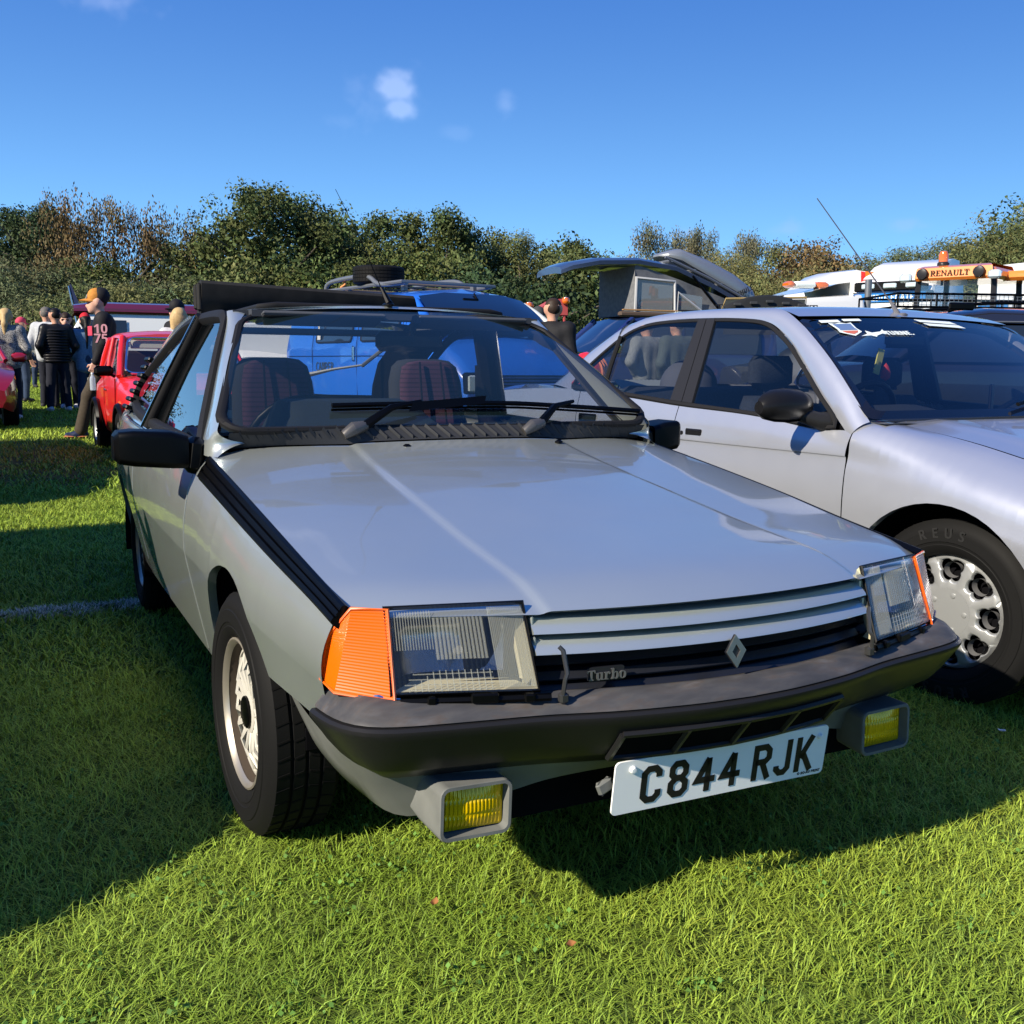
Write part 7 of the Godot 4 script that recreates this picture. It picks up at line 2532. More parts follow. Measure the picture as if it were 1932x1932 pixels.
func build_far_right() -> void:
	var white := paint("lorry_white", L(0.70, 0.70, 0.68), 0.35, 0.0)
	var amb := mat("beacon_amber", L(0.55, 0.12, 0.01), 0.15, 0.0, 1.0)
	# board and raised bonnet of a black car just behind the saloon
	var bc := thing("display_car", "black off roader with raised bonnet and gold framed name board on its roof", "car", at_px(1400, 15.2), deg_to_rad(-105))
	obj("body", shell([[-4.2, 0.45, 0.84, 1.1, 0.86, 1.72, 0.70, 0.0], [-1.6, 0.42, 0.86, 1.1, 0.88, 1.72, 0.70, 0.0], [-1.2, 0.42, 0.86, 1.1, 0.88, 1.20, 0.80, 0.0], [0.0, 0.5, 0.80, 0.9, 0.82, 1.02, 0.70, 0.0]]).build(40), mat("car_black", L(0.012, 0.012, 0.014), 0.25, 0.0, 1.0), bc)
	for s in [-1, 1]:
		for cz in [-0.8, -3.4]: plain_wheel(bc, V(s * 0.78, 0.36, cz), s, 0.36, 0.22, M["wheel_silver"])
	var q0 := at_px(1345, 14.6)
	var sb := thing("name_board", "long black board with gold frame and dark lettering above the saloon roof", "sign", V(q0.x, 0, q0.z), deg_to_rad(-26))
	var wd := 1.25
	var gold := mat("board_gold", L(0.30, 0.22, 0.09), 0.4, 0.3)
	var pm := MB.new()
	slab(pm, [V(0.02, 1.72, 0), V(0.16, 2.055, 0), V(wd, 2.075, 0), V(wd, 1.72, 0)], 0.03)
	obj("panel", pm.build(), mat("board_black", L(0.035, 0.04, 0.038), 0.45), sb)
	var fm := MB.new()
	fm.tube(PackedVector3Array([V(0.0, 1.70, 0), V(0.15, 2.075, 0), V(wd + 0.02, 2.10, 0), V(wd + 0.02, 1.70, 0)]), 0.018, 6, true)
	obj("frame", fm.build(40), gold, sb)
	text3("board_lettering", "THE MIDNIGHT", 0.13, 0.004, mat("board_letters", L(0.008, 0.008, 0.008), 0.5), sb, Transform3D(Basis(), V(0.72, 1.93, 0.005)), "Droid Serif", 800)
	var rb := thing("raised_bonnet", "black ribbed underside of a raised bonnet above the saloon roof", "bonnet", at_px(1448, 13.4), deg_to_rad(-22))
	var bm := MB.new()
	var rows := []
	for i in 9:
		var u := lerpf(-1, 1, i / 8.0)
		var r := PackedVector3Array()
		for e in [[1.35, 0.0], [1.6, -0.03], [1.84 - 0.15 * u * u, -0.07], [1.86 - 0.15 * u * u, -0.10], [1.35, -0.10]]: r.append(V(u * 0.57, e[0] + gy(0, -10.5) - 0.02, e[1]))
		rows.append(r)
	bm.grid(rows)
	obj("panel", bm.build(45), mat("bonnet_under", L(0.016, 0.017, 0.018), 0.5), rb)
	for k in 5:
		var h := MB.new()
		h.box(V(lerpf(-0.42, 0.42, k / 4.0), 1.75 - 0.02 * absf(k - 2) + gy(0, -10.5), -0.02), V(0.10, 0.035, 0.03), 0.006)
		obj("rib", h.build(), mat("bonnet_rib", L(0.035, 0.037, 0.04), 0.5) if not M.has("bonnet_rib") else M["bonnet_rib"], rb)
	# breakdown truck with light bar
	var tr := thing("recovery_truck", "white recovery truck cab with amber light bar and exhaust stack", "truck", at_px(1378, 22.0), deg_to_rad(-100))
	obj("cab", shell([[-2.6, 0.5, 0.95, 1.2, 0.98, 2.30, 0.86, 0.05], [-2.5, 0.5, 1.0, 1.2, 1.02, 2.42, 0.90, 0.06], [-0.9, 0.5, 1.0, 1.2, 1.02, 2.30, 0.90, 0.05], [-0.4, 0.5, 0.98, 1.2, 1.0, 1.5, 0.92, 0.0], [0.0, 0.5, 0.95, 0.9, 0.95, 1.1, 0.85, 0.0]]).build(40), white, tr)
	var sp := MB.new()
	sp.grid([PackedVector3Array([V(0.9, 2.38, -0.85), V(0.9, 2.45, -1.3), V(0.9, 2.62, -1.9), V(0.9, 2.66, -2.2), V(0.9, 2.40, -2.3)]), PackedVector3Array([V(-0.9, 2.38, -0.85), V(-0.9, 2.45, -1.3), V(-0.9, 2.62, -1.9), V(-0.9, 2.66, -2.2), V(-0.9, 2.40, -2.3)])])
	obj("spoiler", sp.build(30), white, tr)
	var lb := thing_part("light_bar", tr)
	for e in [[-0.95, "amber_end", amb, 0.16], [-1.28, "clear_middle", M["sticker_white"], 0.48], [-1.68, "amber_end", amb, 0.28]]:
		var m := MB.new()
		m.box(V(0.6, 2.60, e[0]), V(0.3, 0.13, e[3]), 0.04)
		obj(e[1], m.build(45), e[2], lb)
	var ex := MB.new()
	ex.lathe([[0.07, 1.4], [0.07, 2.74], [0.055, 2.74], [0.0, 2.6]], Transform3D(Basis(), V(0.75, 0, -2.75)), 12)
	obj("exhaust_stack", ex.build(40), M["rack_grey"], tr)
	var bb := thing("beacon", "blue beacon lamp standing left of the amber light bar", "lamp", at_px(1373, 21.0))
	var be := MB.new()
	be.lathe([[0.10, 0.0], [0.10, 0.25], [0.085, 0.34], [0.0, 0.36]], Transform3D(Basis(), V(0, 2.26, 0)), 14)
	obj("dome", be.build(50), mat("beacon_blue", L(0.008, 0.01, 0.25), 0.15, 0.0, 1.0), bb)
	var bp := MB.new()
	bp.lathe([[0.05, 0.0], [0.05, 2.1], [0.13, 2.12], [0.13, 2.26], [0.0, 2.26]], Transform3D(), 12)
	obj("stand", bp.build(40), M["rack_grey"], bb)
	# white lorry with red and orange tail stripe
	var l1 := thing("lorry", "white streamlined lorry with red and orange stripe at its tail", "lorry", at_px(1478, 30.0), deg_to_rad(-108))
	l1.scale = V(1, 1, 0.74)
	obj("body", shell([[-2.75, 0.6, 1.15, 1.5, 1.2, 3.45, 1.1, 0.06], [-2.1, 0.6, 1.2, 1.5, 1.22, 3.50, 1.12, 0.06], [-1.2, 0.6, 1.2, 1.5, 1.22, 3.40, 1.08, 0.06], [-0.6, 0.6, 1.2, 1.5, 1.22, 3.10, 1.0, 0.06], [-0.3, 0.6, 1.2, 1.5, 1.22, 2.75, 1.0, 0.0], [0.0, 0.6, 1.15, 1.5, 1.18, 2.1, 1.1, 0.0]]).build(40), white, l1)
	for e in [[-2.42, -2.25, "red_stripe", L(0.55, 0.03, 0.03)], [-2.80, -2.42, "orange_stripe", L(0.75, 0.17, 0.02)]]:
		var m := MB.new()
		for s in [-1.0, 1.0]:
			slab(m, [V(s * 1.245, 1.5, e[0]), V(s * 1.19, 2.9, e[0]), V(s * 1.12, 3.44, e[0]), V(s * 1.12, 3.46, e[1]), V(s * 1.19, 2.9, e[1]), V(s * 1.245, 1.5, e[1])], s * 0.012)
		obj(e[2], m.build(0), mat("stripe_" + e[2], e[3], 0.4), l1)
	text3("side_lettering", "XOLLEN", 0.22, 0.004, mat("lorry_red", L(0.5, 0.04, 0.06), 0.5), l1, Transform3D(Basis(V(0, 1, 0), PI / 2), V(1.235, 2.50, -1.55)))
	for cz in [-0.9, -2.3]: plain_wheel(l1, V(1.05, 0.5, cz), 1, 0.5, 0.3, M["wheel_silver"])
	plain_wheel(l1, V(-1.05, 0.5, -0.9), -1, 0.5, 0.3, M["wheel_silver"])
	# white lorry cab with blue band
	var l2 := thing("lorry", "white lorry cab with blue name band above its screen", "lorry", at_px(1672, 28.0), deg_to_rad(-68))
	l2.scale = V(1, 1.06, 1)
	obj("cab", shell([[-2.3, 0.6, 1.15, 1.5, 1.2, 3.15, 1.08, 0.06], [-2.2, 0.6, 1.2, 1.5, 1.22, 3.22, 1.12, 0.06], [-1.0, 0.6, 1.2, 1.5, 1.22, 3.20, 1.10, 0.06], [-0.35, 0.6, 1.2, 1.5, 1.22, 3.02, 1.04, 0.04], [-0.05, 0.6, 1.18, 1.5, 1.2, 2.70, 1.08, 0.0], [0.0, 0.6, 1.15, 1.5, 1.18, 2.50, 1.08, 0.0]]).build(40), white, l2)
	var sp2 := MB.new()
	sp2.grid([PackedVector3Array([V(1.0, 3.1, -0.5), V(0.95, 3.45, -1.1), V(0.95, 3.62, -1.8), V(0.95, 3.60, -2.3), V(1.0, 3.1, -2.3)]), PackedVector3Array([V(-1.0, 3.1, -0.5), V(-0.95, 3.45, -1.1), V(-0.95, 3.62, -1.8), V(-0.95, 3.60, -2.3), V(-1.0, 3.1, -2.3)])])
	sp2.fan(PackedVector3Array([V(1.0, 3.1, -0.5), V(0.95, 3.45, -1.1), V(0.95, 3.62, -1.8), V(0.95, 3.60, -2.3), V(1.0, 3.1, -2.3)]))
	obj("spoiler", sp2.build(30), white, l2)
	var vb := MB.new()
	vb.box(V(0, 2.86, 0.02), V(2.0, 0.24, 0.10), 0.03)
	obj("lamp_bar", vb.build(40), M["black_plastic"], l2)
	for k in 3:
		var m := MB.new()
		m.box(V(-0.6 + 0.6 * k, 2.87, 0.08), V(0.36, 0.12, 0.05), 0.02)
		obj("spot_lamp", m.build(40), M["van_lamp"], l2)
	var bd := MB.new()
	bd.box(V(0, 2.58, 0.03), V(1.9, 0.22, 0.06), 0.01)
	var bdo := obj("name_band", bd.build(), mat("band_blue", L(0.02, 0.17, 0.50), 0.4), l2)
	text3("band_lettering", "MIDDLEGATE", 0.15, 0.004, M["sticker_white"], bdo, Transform3D(Basis(), V(0, 2.575, 0.064)), "Droid Sans", 700, true)
	for s in [-1, 1]:
		var m := MB.new()
		m.box(V(s * 1.04, 2.62, -0.02), V(0.18, 0.22, 0.10), 0.03)
		obj("marker_lamp", m.build(40), M["pillar_black"], l2)
		plain_wheel(l2, V(s * 1.05, 0.5, -0.9), s, 0.5, 0.3, M["wheel_silver"])
	var w2 := MB.new()
	sheet(w2, [V(-1.05, 1.6, 0.0), V(1.05, 1.6, 0.0), V(1.05, 2.42, 0.0), V(-1.05, 2.42, 0.0)], 0.015)
	obj("windscreen", w2.build(0), M["dark_pane"], l2)
	# orange tractor
	var t := thing("tractor", "tractor with orange cab roof, amber beacons and work lamps at the right edge", "tractor", at_px(1818, 16.5), deg_to_rad(-68))
	var ora := paint("tractor_orange", L(0.72, 0.20, 0.02), 0.4, 0.0)
	var b := 0.12
	var rf := MB.new()
	rf.grid([PackedVector3Array([V(-0.56, 2.37, 0.72), V(-0.58, 2.41, 0.76), V(-0.56, 2.56, 0.74), V(-0.5, 2.60, 0.62), V(-0.5, 2.62, -0.4), V(-0.56, 2.38, -0.6)]), PackedVector3Array([V(0.56, 2.37, 0.72), V(0.58, 2.41, 0.76), V(0.56, 2.56, 0.74), V(0.5, 2.60, 0.62), V(0.5, 2.62, -0.4), V(0.56, 2.38, -0.6)])])
	rf.box(V(0, 2.46, 0.05), V(1.22, 0.17, 1.3), 0.05)
	rf.box(V(0.72, 2.44, -0.3), V(0.5, 0.15, 0.9), 0.05)
	obj("cab_roof", rf.build(40), ora, t)
	text3("roof_lettering", "RENAULT", 0.085, 0.004, mat("tractor_print", L(0.03, 0.012, 0.008), 0.5), t, Transform3D(Basis(), V(-0.05, 2.475, 0.768)), "Droid Serif", 800)
	for x in [-0.56, 0.56]:
		for z in [-0.6, 0.62]:
			var m := MB.new()
			m.tube(PackedVector3Array([V(x * 1.1, 1.1, z * 1.05), V(x, 2.38, z)]), 0.045, 6)
			obj("cab_post", m.build(50), M["pillar_black"], t)
	var gl2 := MB.new()
	sheet(gl2, [V(-0.54, 1.2, 0.66), V(0.54, 1.2, 0.66), V(0.54, 2.36, 0.63), V(-0.54, 2.36, 0.63)])
	obj("cab_screen", gl2.build(0), M["window_glass"], t)
	for s in [-1.0, 1.0]:
		var m := MB.new()
		sheet(m, [V(s * 0.60, 1.2, 0.62), V(s * 0.60, 1.2, -0.6), V(s * 0.56, 2.36, -0.58), V(s * 0.56, 2.36, 0.6)])
		obj("side_glass", m.build(0), M["window_glass"], t)
		var wl := MB.new()
		wl.box(V(s * 0.66 - 0.04, 2.42, 0.80), V(0.19, 0.13, 0.09), 0.03)
		obj("work_lamp", wl.build(40), M["van_lamp"], t)
		var hn := MB.new()
		hn.lathe([[0.09, 0.0], [0.08, 0.05], [0.0, 0.07]], Transform3D(Basis(V(1, 0, 0), PI / 2), V(s * 0.42 - 0.03, 2.47, 0.78)), 14)
		obj("horn_lamp", hn.build(50), M["pillar_black"], t)
		var bw := thing_part("beacon", t)
		var dm := MB.new()
		var bx2: float = -0.3 if s < 0 else 1.02
		var by: float = 2.62 if s < 0 else 2.78
		dm.lathe([[0.07, 0.05], [0.075, 0.16], [0.055, 0.22], [0.0, 0.235]], Transform3D(Basis(), V(bx2, by, 0.35)), 14)
		obj("dome", dm.build(50), amb, bw)
		var ds := MB.new()
		ds.lathe([[0.09, 0.0], [0.09, 0.04], [0.07, 0.06]], Transform3D(Basis(), V(bx2, by, 0.35)), 14)
		ds.tube(PackedVector3Array([V(bx2, by - 0.3, 0.35), V(bx2, by, 0.35)]), 0.02, 6)
		obj("base", ds.build(50), M["pillar_black"], bw)
		var wh := MB.new()
		plain_wheel(t, V(s * 0.85, 0.75, -0.5), s, 0.75, 0.4, ora)
		plain_wheel(t, V(s * 0.75, 0.45, 1.7), s, 0.45, 0.3, ora)
	var bn := MB.new()
	bn.box(V(0, 1.05, 1.35), V(0.62, 0.5, 1.35), 0.08)
	bn.box(V(0, 0.85, 0.2), V(0.9, 0.7, 1.0), 0.05)
	obj("engine_cover", bn.build(40), ora, t)
	var seat := MB.new()
	seat.box(V(0, 1.55, -0.3), V(0.45, 0.75, 0.14), 0.05)
	seat.tube(PackedVector3Array([V(0, 1.2, 0.5), V(0, 1.65, 0.25)]), 0.03, 6)
	obj("cab_seat", seat.build(50), M["dark_inside"], t)
	# third white lorry behind the tractor
	var l3 := thing("lorry", "white box lorry standing behind the orange tractor", "lorry", at_px(1900, 27.0), deg_to_rad(-95))
	obj("body", shell([[-5.0, 0.7, 1.2, 1.6, 1.24, 3.55, 1.2, 0.0], [-0.3, 0.7, 1.2, 1.6, 1.24, 3.62, 1.2, 0.0], [0.0, 0.7, 1.15, 1.6, 1.2, 3.4, 1.15, 0.0]]).build(30), white, l3)
	var sn := MB.new()
	sn.box(V(-0.6, 2.5, 0.02), V(1.0, 0.3, 0.04), 0.01)
	obj("blue_sign", sn.build(), M["band_blue"], l3)
	for s in [-1, 1]: plain_wheel(l3, V(s * 1.05, 0.5, -1.0), s, 0.5, 0.3, M["wheel_silver"])
	# dark estate with roof rails
	var su := thing("estate_car", "black estate car with roof rails at the right edge, behind the silver saloon", "car", at_px(1415, 12.6), deg_to_rad(-114))
	var bk: Material = M["car_black"]
	obj("body", shell([[-4.9, 0.4, 0.84, 1.05, 0.86, 1.2, 0.8, 0.0], [-1.6, 0.36, 0.9, 1.05, 0.92, 1.16, 0.84, 0.0], [-0.9, 0.36, 0.9, 1.0, 0.91, 1.1, 0.76, 0.04], [0.0, 0.45, 0.78, 0.72, 0.78, 0.84, 0.6, 0.0]]).build(40), bk, su)
	var rr := MB.new()
	var rows2 := []
	for e in [[-1.25, 1.16, 0.82], [-1.75, 1.52, 0.70], [-2.05, 1.66, 0.66], [-2.6, 1.73, 0.66], [-4.4, 1.70, 0.66], [-4.8, 1.55, 0.66], [-4.95, 1.15, 0.8]]:
		var r := PackedVector3Array()
		for q in [[-1.16, -0.14], [-1.06, -0.05], [-1.0, 0.0], [-0.7, 0.04], [0.0, 0.06], [0.7, 0.04], [1.0, 0.0], [1.06, -0.05], [1.16, -0.14]]: r.append(V(q[0] * e[2], e[1] + q[1], e[0]))
		rows2.append(r)
	rr.grid(rows2.slice(2, 6))
	obj("roof", rr.build(50), bk, su)
	var sc := MB.new()
	sc.grid(rows2.slice(0, 3))
	obj("windscreen", sc.build(60), M["van_screen"], su)
	for s in [-1, 1]:
		for e in [[-2.95, -1.85, 1.0], [-4.0, -3.05, 0.0], [-4.75, -4.1, 0.0]]:
			var g := MB.new()
			slab(g, [V(s * 0.90, 1.14, e[0]), V(s * 0.765, 1.56, e[0]), V(s * 0.765, 1.56, e[1] - 0.25 * e[2]), V(s * 0.90, 1.14, e[1] + 0.3 * e[2])], 0.005 * s)
			obj("side_window", g.build(0), M["dark_pane"], su)
		var tm := MB.new()
		tm.tube(PackedVector3Array([V(s * 0.80, 1.585, -2.0), V(s * 0.79, 1.60, -2.7), V(s * 0.79, 1.60, -4.75)]), 0.009, 5)
		obj("window_trim", tm.build(50), M["rack_grey"], su)
		for e in [[-1.9, -2.05], [-3.02, -3.0], [-4.05, -4.05]]:
			var p := MB.new()
			p.tube(PackedVector3Array([V(s * 0.88, 1.14, e[0] + (0.5 if e[0] > -2.0 else 0.0)), V(s * 0.745, 1.62, e[1])]), 0.04, 6)
			obj("pillar", p.build(50), bk, su)
		var rl := MB.new()
		rl.tube(spline([V(s * 0.66, 1.72, -2.1), V(s * 0.665, 1.80, -2.4), V(s * 0.665, 1.82, -3.0), V(s * 0.665, 1.81, -4.2), V(s * 0.66, 1.73, -4.6)], 4), 0.022, 6)
		rl.box(V(s * 0.665, 1.775, -2.25), V(0.05, 0.09, 0.30), 0.02)
		rl.box(V(s * 0.665, 1.775, -3.3), V(0.05, 0.09, 0.14), 0.02)
		rl.box(V(s * 0.665, 1.765, -4.35), V(0.05, 0.09, 0.3), 0.02)
		obj("roof_rail", rl.build(45), M["black_plastic"], su)
		for cz in [-0.95, -3.75]: plain_wheel(su, V(s * 0.8, 0.34, cz), s, 0.34, 0.22, M["wheel_silver"])
	# basket of an off-roader behind it, with box and lamp bar
	var ob := thing("off_roader", "black off roader behind the estate car carrying a long mesh roof basket", "car", at_px(1560, 15.0), deg_to_rad(-112))
	obj("body", shell([[-4.6, 0.5, 0.86, 1.1, 0.88, 1.74, 0.74, 0.02], [-1.7, 0.48, 0.88, 1.1, 0.9, 1.76, 0.74, 0.02], [-1.2, 0.48, 0.88, 1.1, 0.9, 1.22, 0.8, 0.02], [0.0, 0.5, 0.82, 0.95, 0.84, 1.05, 0.74, 0.0]]).build(40), bk, ob)
	for s in [-1, 1]:
		for cz in [-0.9, -3.6]: plain_wheel(ob, V(s * 0.8, 0.38, cz), s, 0.38, 0.24, M["wheel_silver"])
	var ba := thing("roof_basket", "long black wire basket above the estate car roof, reaching to the right edge", "roof rack", ob.position, ob.rotation.y)
	var fr := MB.new()
	for y in [1.88, 2.06]: fr.tube(PackedVector3Array([V(-0.66, y, -0.7), V(0.66, y, -0.7), V(0.66, y, -4.6), V(-0.66, y, -4.6)]), 0.018, 6, true)
	for k in 8:
		for s in [-1, 1]: fr.tube(PackedVector3Array([V(s * 0.66, 1.88, -0.7 - k * 0.557), V(s * 0.66, 2.06, -0.7 - k * 0.557)]), 0.014, 5)
	obj("frame", fr.build(50), M["black_plastic"], ba)
	var ms := MB.new()
	for k in 60: ms.box(V(0.66, 1.97, -0.72 - k * 0.065), V(0.006, 0.18, 0.006))
	for k in 20: ms.box(V(0, 1.88, -0.8 - k * 0.19), V(1.3, 0.01, 0.02))
	for k in 4: ms.box(V(0.66, 1.91 + k * 0.04, -2.65), V(0.006, 0.006, 3.9))
	var mo := obj("wire_mesh", ms.build(0), M["rack_grey"], ba)
	mo.set_meta("kind", "stuff")
	var wb := thing("storage_box", "pale grey storage box riding in the black roof basket", "box", ob.position, ob.rotation.y)
	var wbm := MB.new()
	wbm.box(V(0.3, 2.08, -3.55), V(0.6, 0.36, 0.7), 0.03)
	obj("case", wbm.build(40), mat("box_grey", L(0.36, 0.37, 0.38), 0.5), wb)
	var lb2 := thing("lamp_bar", "grey lamp bar with a row of lenses on the roof basket", "lamp", ob.position, ob.rotation.y)
	var lbm := MB.new()
	lbm.box(V(0.68, 2.20, -4.05), V(0.10, 0.11, 0.85), 0.02)
	obj("housing", lbm.build(40), M["rack_grey"], lb2)
	for k in 9:
		var m := MB.new()
		m.box(V(0.735, 2.20, -3.72 - k * 0.083), V(0.02, 0.055, 0.06), 0.006)
		obj("lens", m.build(40), M["sticker_white"], lb2)
	# small red tractor roof with two amber lamps
	var rt := thing("red_tractor", "red sloping cab roof with two amber lamps left of the raised camper", "tractor", at_px(1030, 25.0), deg_to_rad(-15))
	var rtm := MB.new()
	rtm.grid([PackedVector3Array([V(-0.48, 2.02, 0.4), V(0.1, 2.36, 0.4), V(0.42, 2.40, 0.4), V(0.42, 2.0, 0.4)]), PackedVector3Array([V(-0.48, 2.02, -0.6), V(0.1, 2.36, -0.6), V(0.42, 2.40, -0.6), V(0.42, 2.0, -0.6)])])
	rtm.fan(PackedVector3Array([V(-0.48, 2.02, 0.4), V(0.1, 2.36, 0.4), V(0.42, 2.40, 0.4), V(0.42, 2.0, 0.4)]))
	rtm.box(V(0, 1.0, 0), V(0.8, 0.9, 1.6), 0.05)
	for x in [-0.35, 0.35]:
		for z in [-0.5, 0.35]: rtm.tube(PackedVector3Array([V(x, 1.3, z), V(x, 2.1, z)]), 0.03, 5)
	obj("cab", rtm.build(35), mat("faded_red", L(0.33, 0.06, 0.06), 0.6), rt)
	for x in [-0.52, 0.36]:
		var m := MB.new()
		m.lathe([[0.0, -0.09], [0.08, -0.06], [0.1, 0.0], [0.08, 0.07], [0.0, 0.09]], Transform3D(Basis(), V(x, 2.20 if x < 0 else 2.33, 0.45)), 12)
		obj("amber_lamp", m.build(60), amb, rt)
	# red bag beside the camper's chrome mirror
	var bg := thing("bag", "shiny red bag with orange straps between the coupe and the saloon", "bag", V(4.20, gy(4, -6.6) - 0.14, -6.9))
	var bgm := MB.new()
	bgm.lathe([[0.0, 0.0], [0.16, 0.03], [0.19, 0.3], [0.16, 0.42], [0.07, 0.50], [0.0, 0.52]], Transform3D(Basis(), V(0, 0.84, 0)), 14)
	bgm.tube(PackedVector3Array([V(0, 0.0, 0), V(0, 0.86, 0)]), 0.05, 6)
	obj("bag_body", bgm.build(50), mat("bag_red", L(0.55, 0.015, 0.02), 0.25, 0.0, 0.6), bg)
	for k in 3:
		var st := MB.new()
		st.tube(spline([V(0.02 + 0.05 * k, 1.34, 0.05), V(0.08 + 0.05 * k, 1.22, 0.16 - 0.03 * k), V(0.10 + 0.04 * k, 1.05, 0.17 - 0.03 * k)], 3), 0.012, 5)
		obj("strap", st.build(50), mat("strap_orange", L(0.6, 0.18, 0.08), 0.5) if not M.has("strap_orange") else M["strap_orange"], bg)

func build_left_rest() -> void:
	# white van and pale trailer glimpsed through the coupe
	var wv := thing("van", "white van front glimpsed through the coupe's rear glass, left of the blue van", "van", at_px(520, 21.0), deg_to_rad(10))
	obj("body", shell([[-4.5, 0.4, 0.88, 1.1, 0.92, 1.75, 0.8, 0.05], [-1.4, 0.4, 0.88, 1.1, 0.92, 1.75, 0.8, 0.05], [-0.6, 0.4, 0.88, 1.0, 0.9, 1.16, 0.8, 0.04], [0.0, 0.4, 0.8, 0.8, 0.82, 0.95, 0.7, 0.0]]).build(40), M["van_white"], wv)
	var ws := MB.new()
	sheet(ws, [V(-0.78, 1.2, -0.62), V(0.78, 1.2, -0.62), V(0.72, 1.72, -1.32), V(-0.72, 1.72, -1.32)], 0.03)
	obj("windscreen", ws.build(0), M["dark_pane"], wv)
	var g := MB.new()
	g.box(V(0, 0.74, -0.01), V(1.5, 0.22, 0.06), 0.03)
	obj("grille", g.build(40), M["black_plastic"], wv)
	for s in [-1, 1]:
		plain_wheel(wv, V(s * 0.8, 0.32, -0.9), s, 0.32, 0.2, M["wheel_silver"])
		plain_wheel(wv, V(s * 0.8, 0.32, -3.6), s, 0.32, 0.2, M["wheel_silver"])
	var tl := thing("trailer", "pale grey ribbed trailer far behind the coupe, seen through its cabin", "trailer", at_px(560, 27.0), deg_to_rad(-12))
	var tm := MB.new()
	tm.box(V(0, 1.45, 0), V(4.0, 1.9, 2.0), 0.05)
	obj("body", tm.build(40), mat("trailer_grey", L(0.30, 0.32, 0.31), 0.6), tl)
	for k in 9:
		var m := MB.new()
		m.box(V(0, 0.7 + k * 0.19, 1.005), V(3.9, 0.03, 0.02), 0.006)
		obj("rib", m.build(), M["trailer_grey"], tl)
	for x in [-1.0, 1.0]: plain_wheel(tl, V(x, 0.32, 0.9), 1, 0.32, 0.2, M["wheel_silver"])
	# small orange car low behind the group of people
	var oc := thing("orange_car", "orange car far behind the standing people at the left", "car", at_px(216, 27.0), deg_to_rad(15))
	obj("body", shell([[-3.8, 0.4, 0.72, 0.8, 0.74, 0.9, 0.6, 0.0], [-1.3, 0.3, 0.76, 0.78, 0.78, 0.88, 0.66, 0.02], [-0.1, 0.35, 0.7, 0.66, 0.72, 0.78, 0.6, 0.0]]).build(40), paint("car_orange", L(0.75, 0.16, 0.01), 0.35, 0.0), oc)
	obj("cabin", shell([[-3.1, 0.85, 0.66, 1.0, 0.64, 1.26, 0.5, 0.02], [-2.0, 0.85, 0.68, 1.0, 0.66, 1.32, 0.52, 0.02], [-1.3, 0.85, 0.66, 0.9, 0.64, 0.95, 0.5, 0.0]]).build(40), M["dark_pane"], oc)
	for s in [-1, 1]:
		for cz in [-0.7, -3.1]: plain_wheel(oc, V(s * 0.68, 0.29, cz), s, 0.29, 0.17, M["wheel_silver"])
	build_red_saloon(V(-1.95, gy(-1.9, -14.0), -13.0), deg_to_rad(3), "dark red saloon car with clear headlamps at the left edge", L(0.30, 0.006, 0.014))
	# cars outside the frame whose shadows lie across the grass at the left
	build_red_saloon(V(-2.80, 0.0, 0.58), deg_to_rad(1), "dark green saloon car left of the coupe, out of the frame, throwing the nearest shadow", L(0.02, 0.06, 0.03), false)
	build_red_saloon(V(-2.75, gy(-3, -8), -5.75), deg_to_rad(2), "dark blue saloon car beyond it, out of the frame, throwing the second shadow", L(0.02, 0.03, 0.09), false)
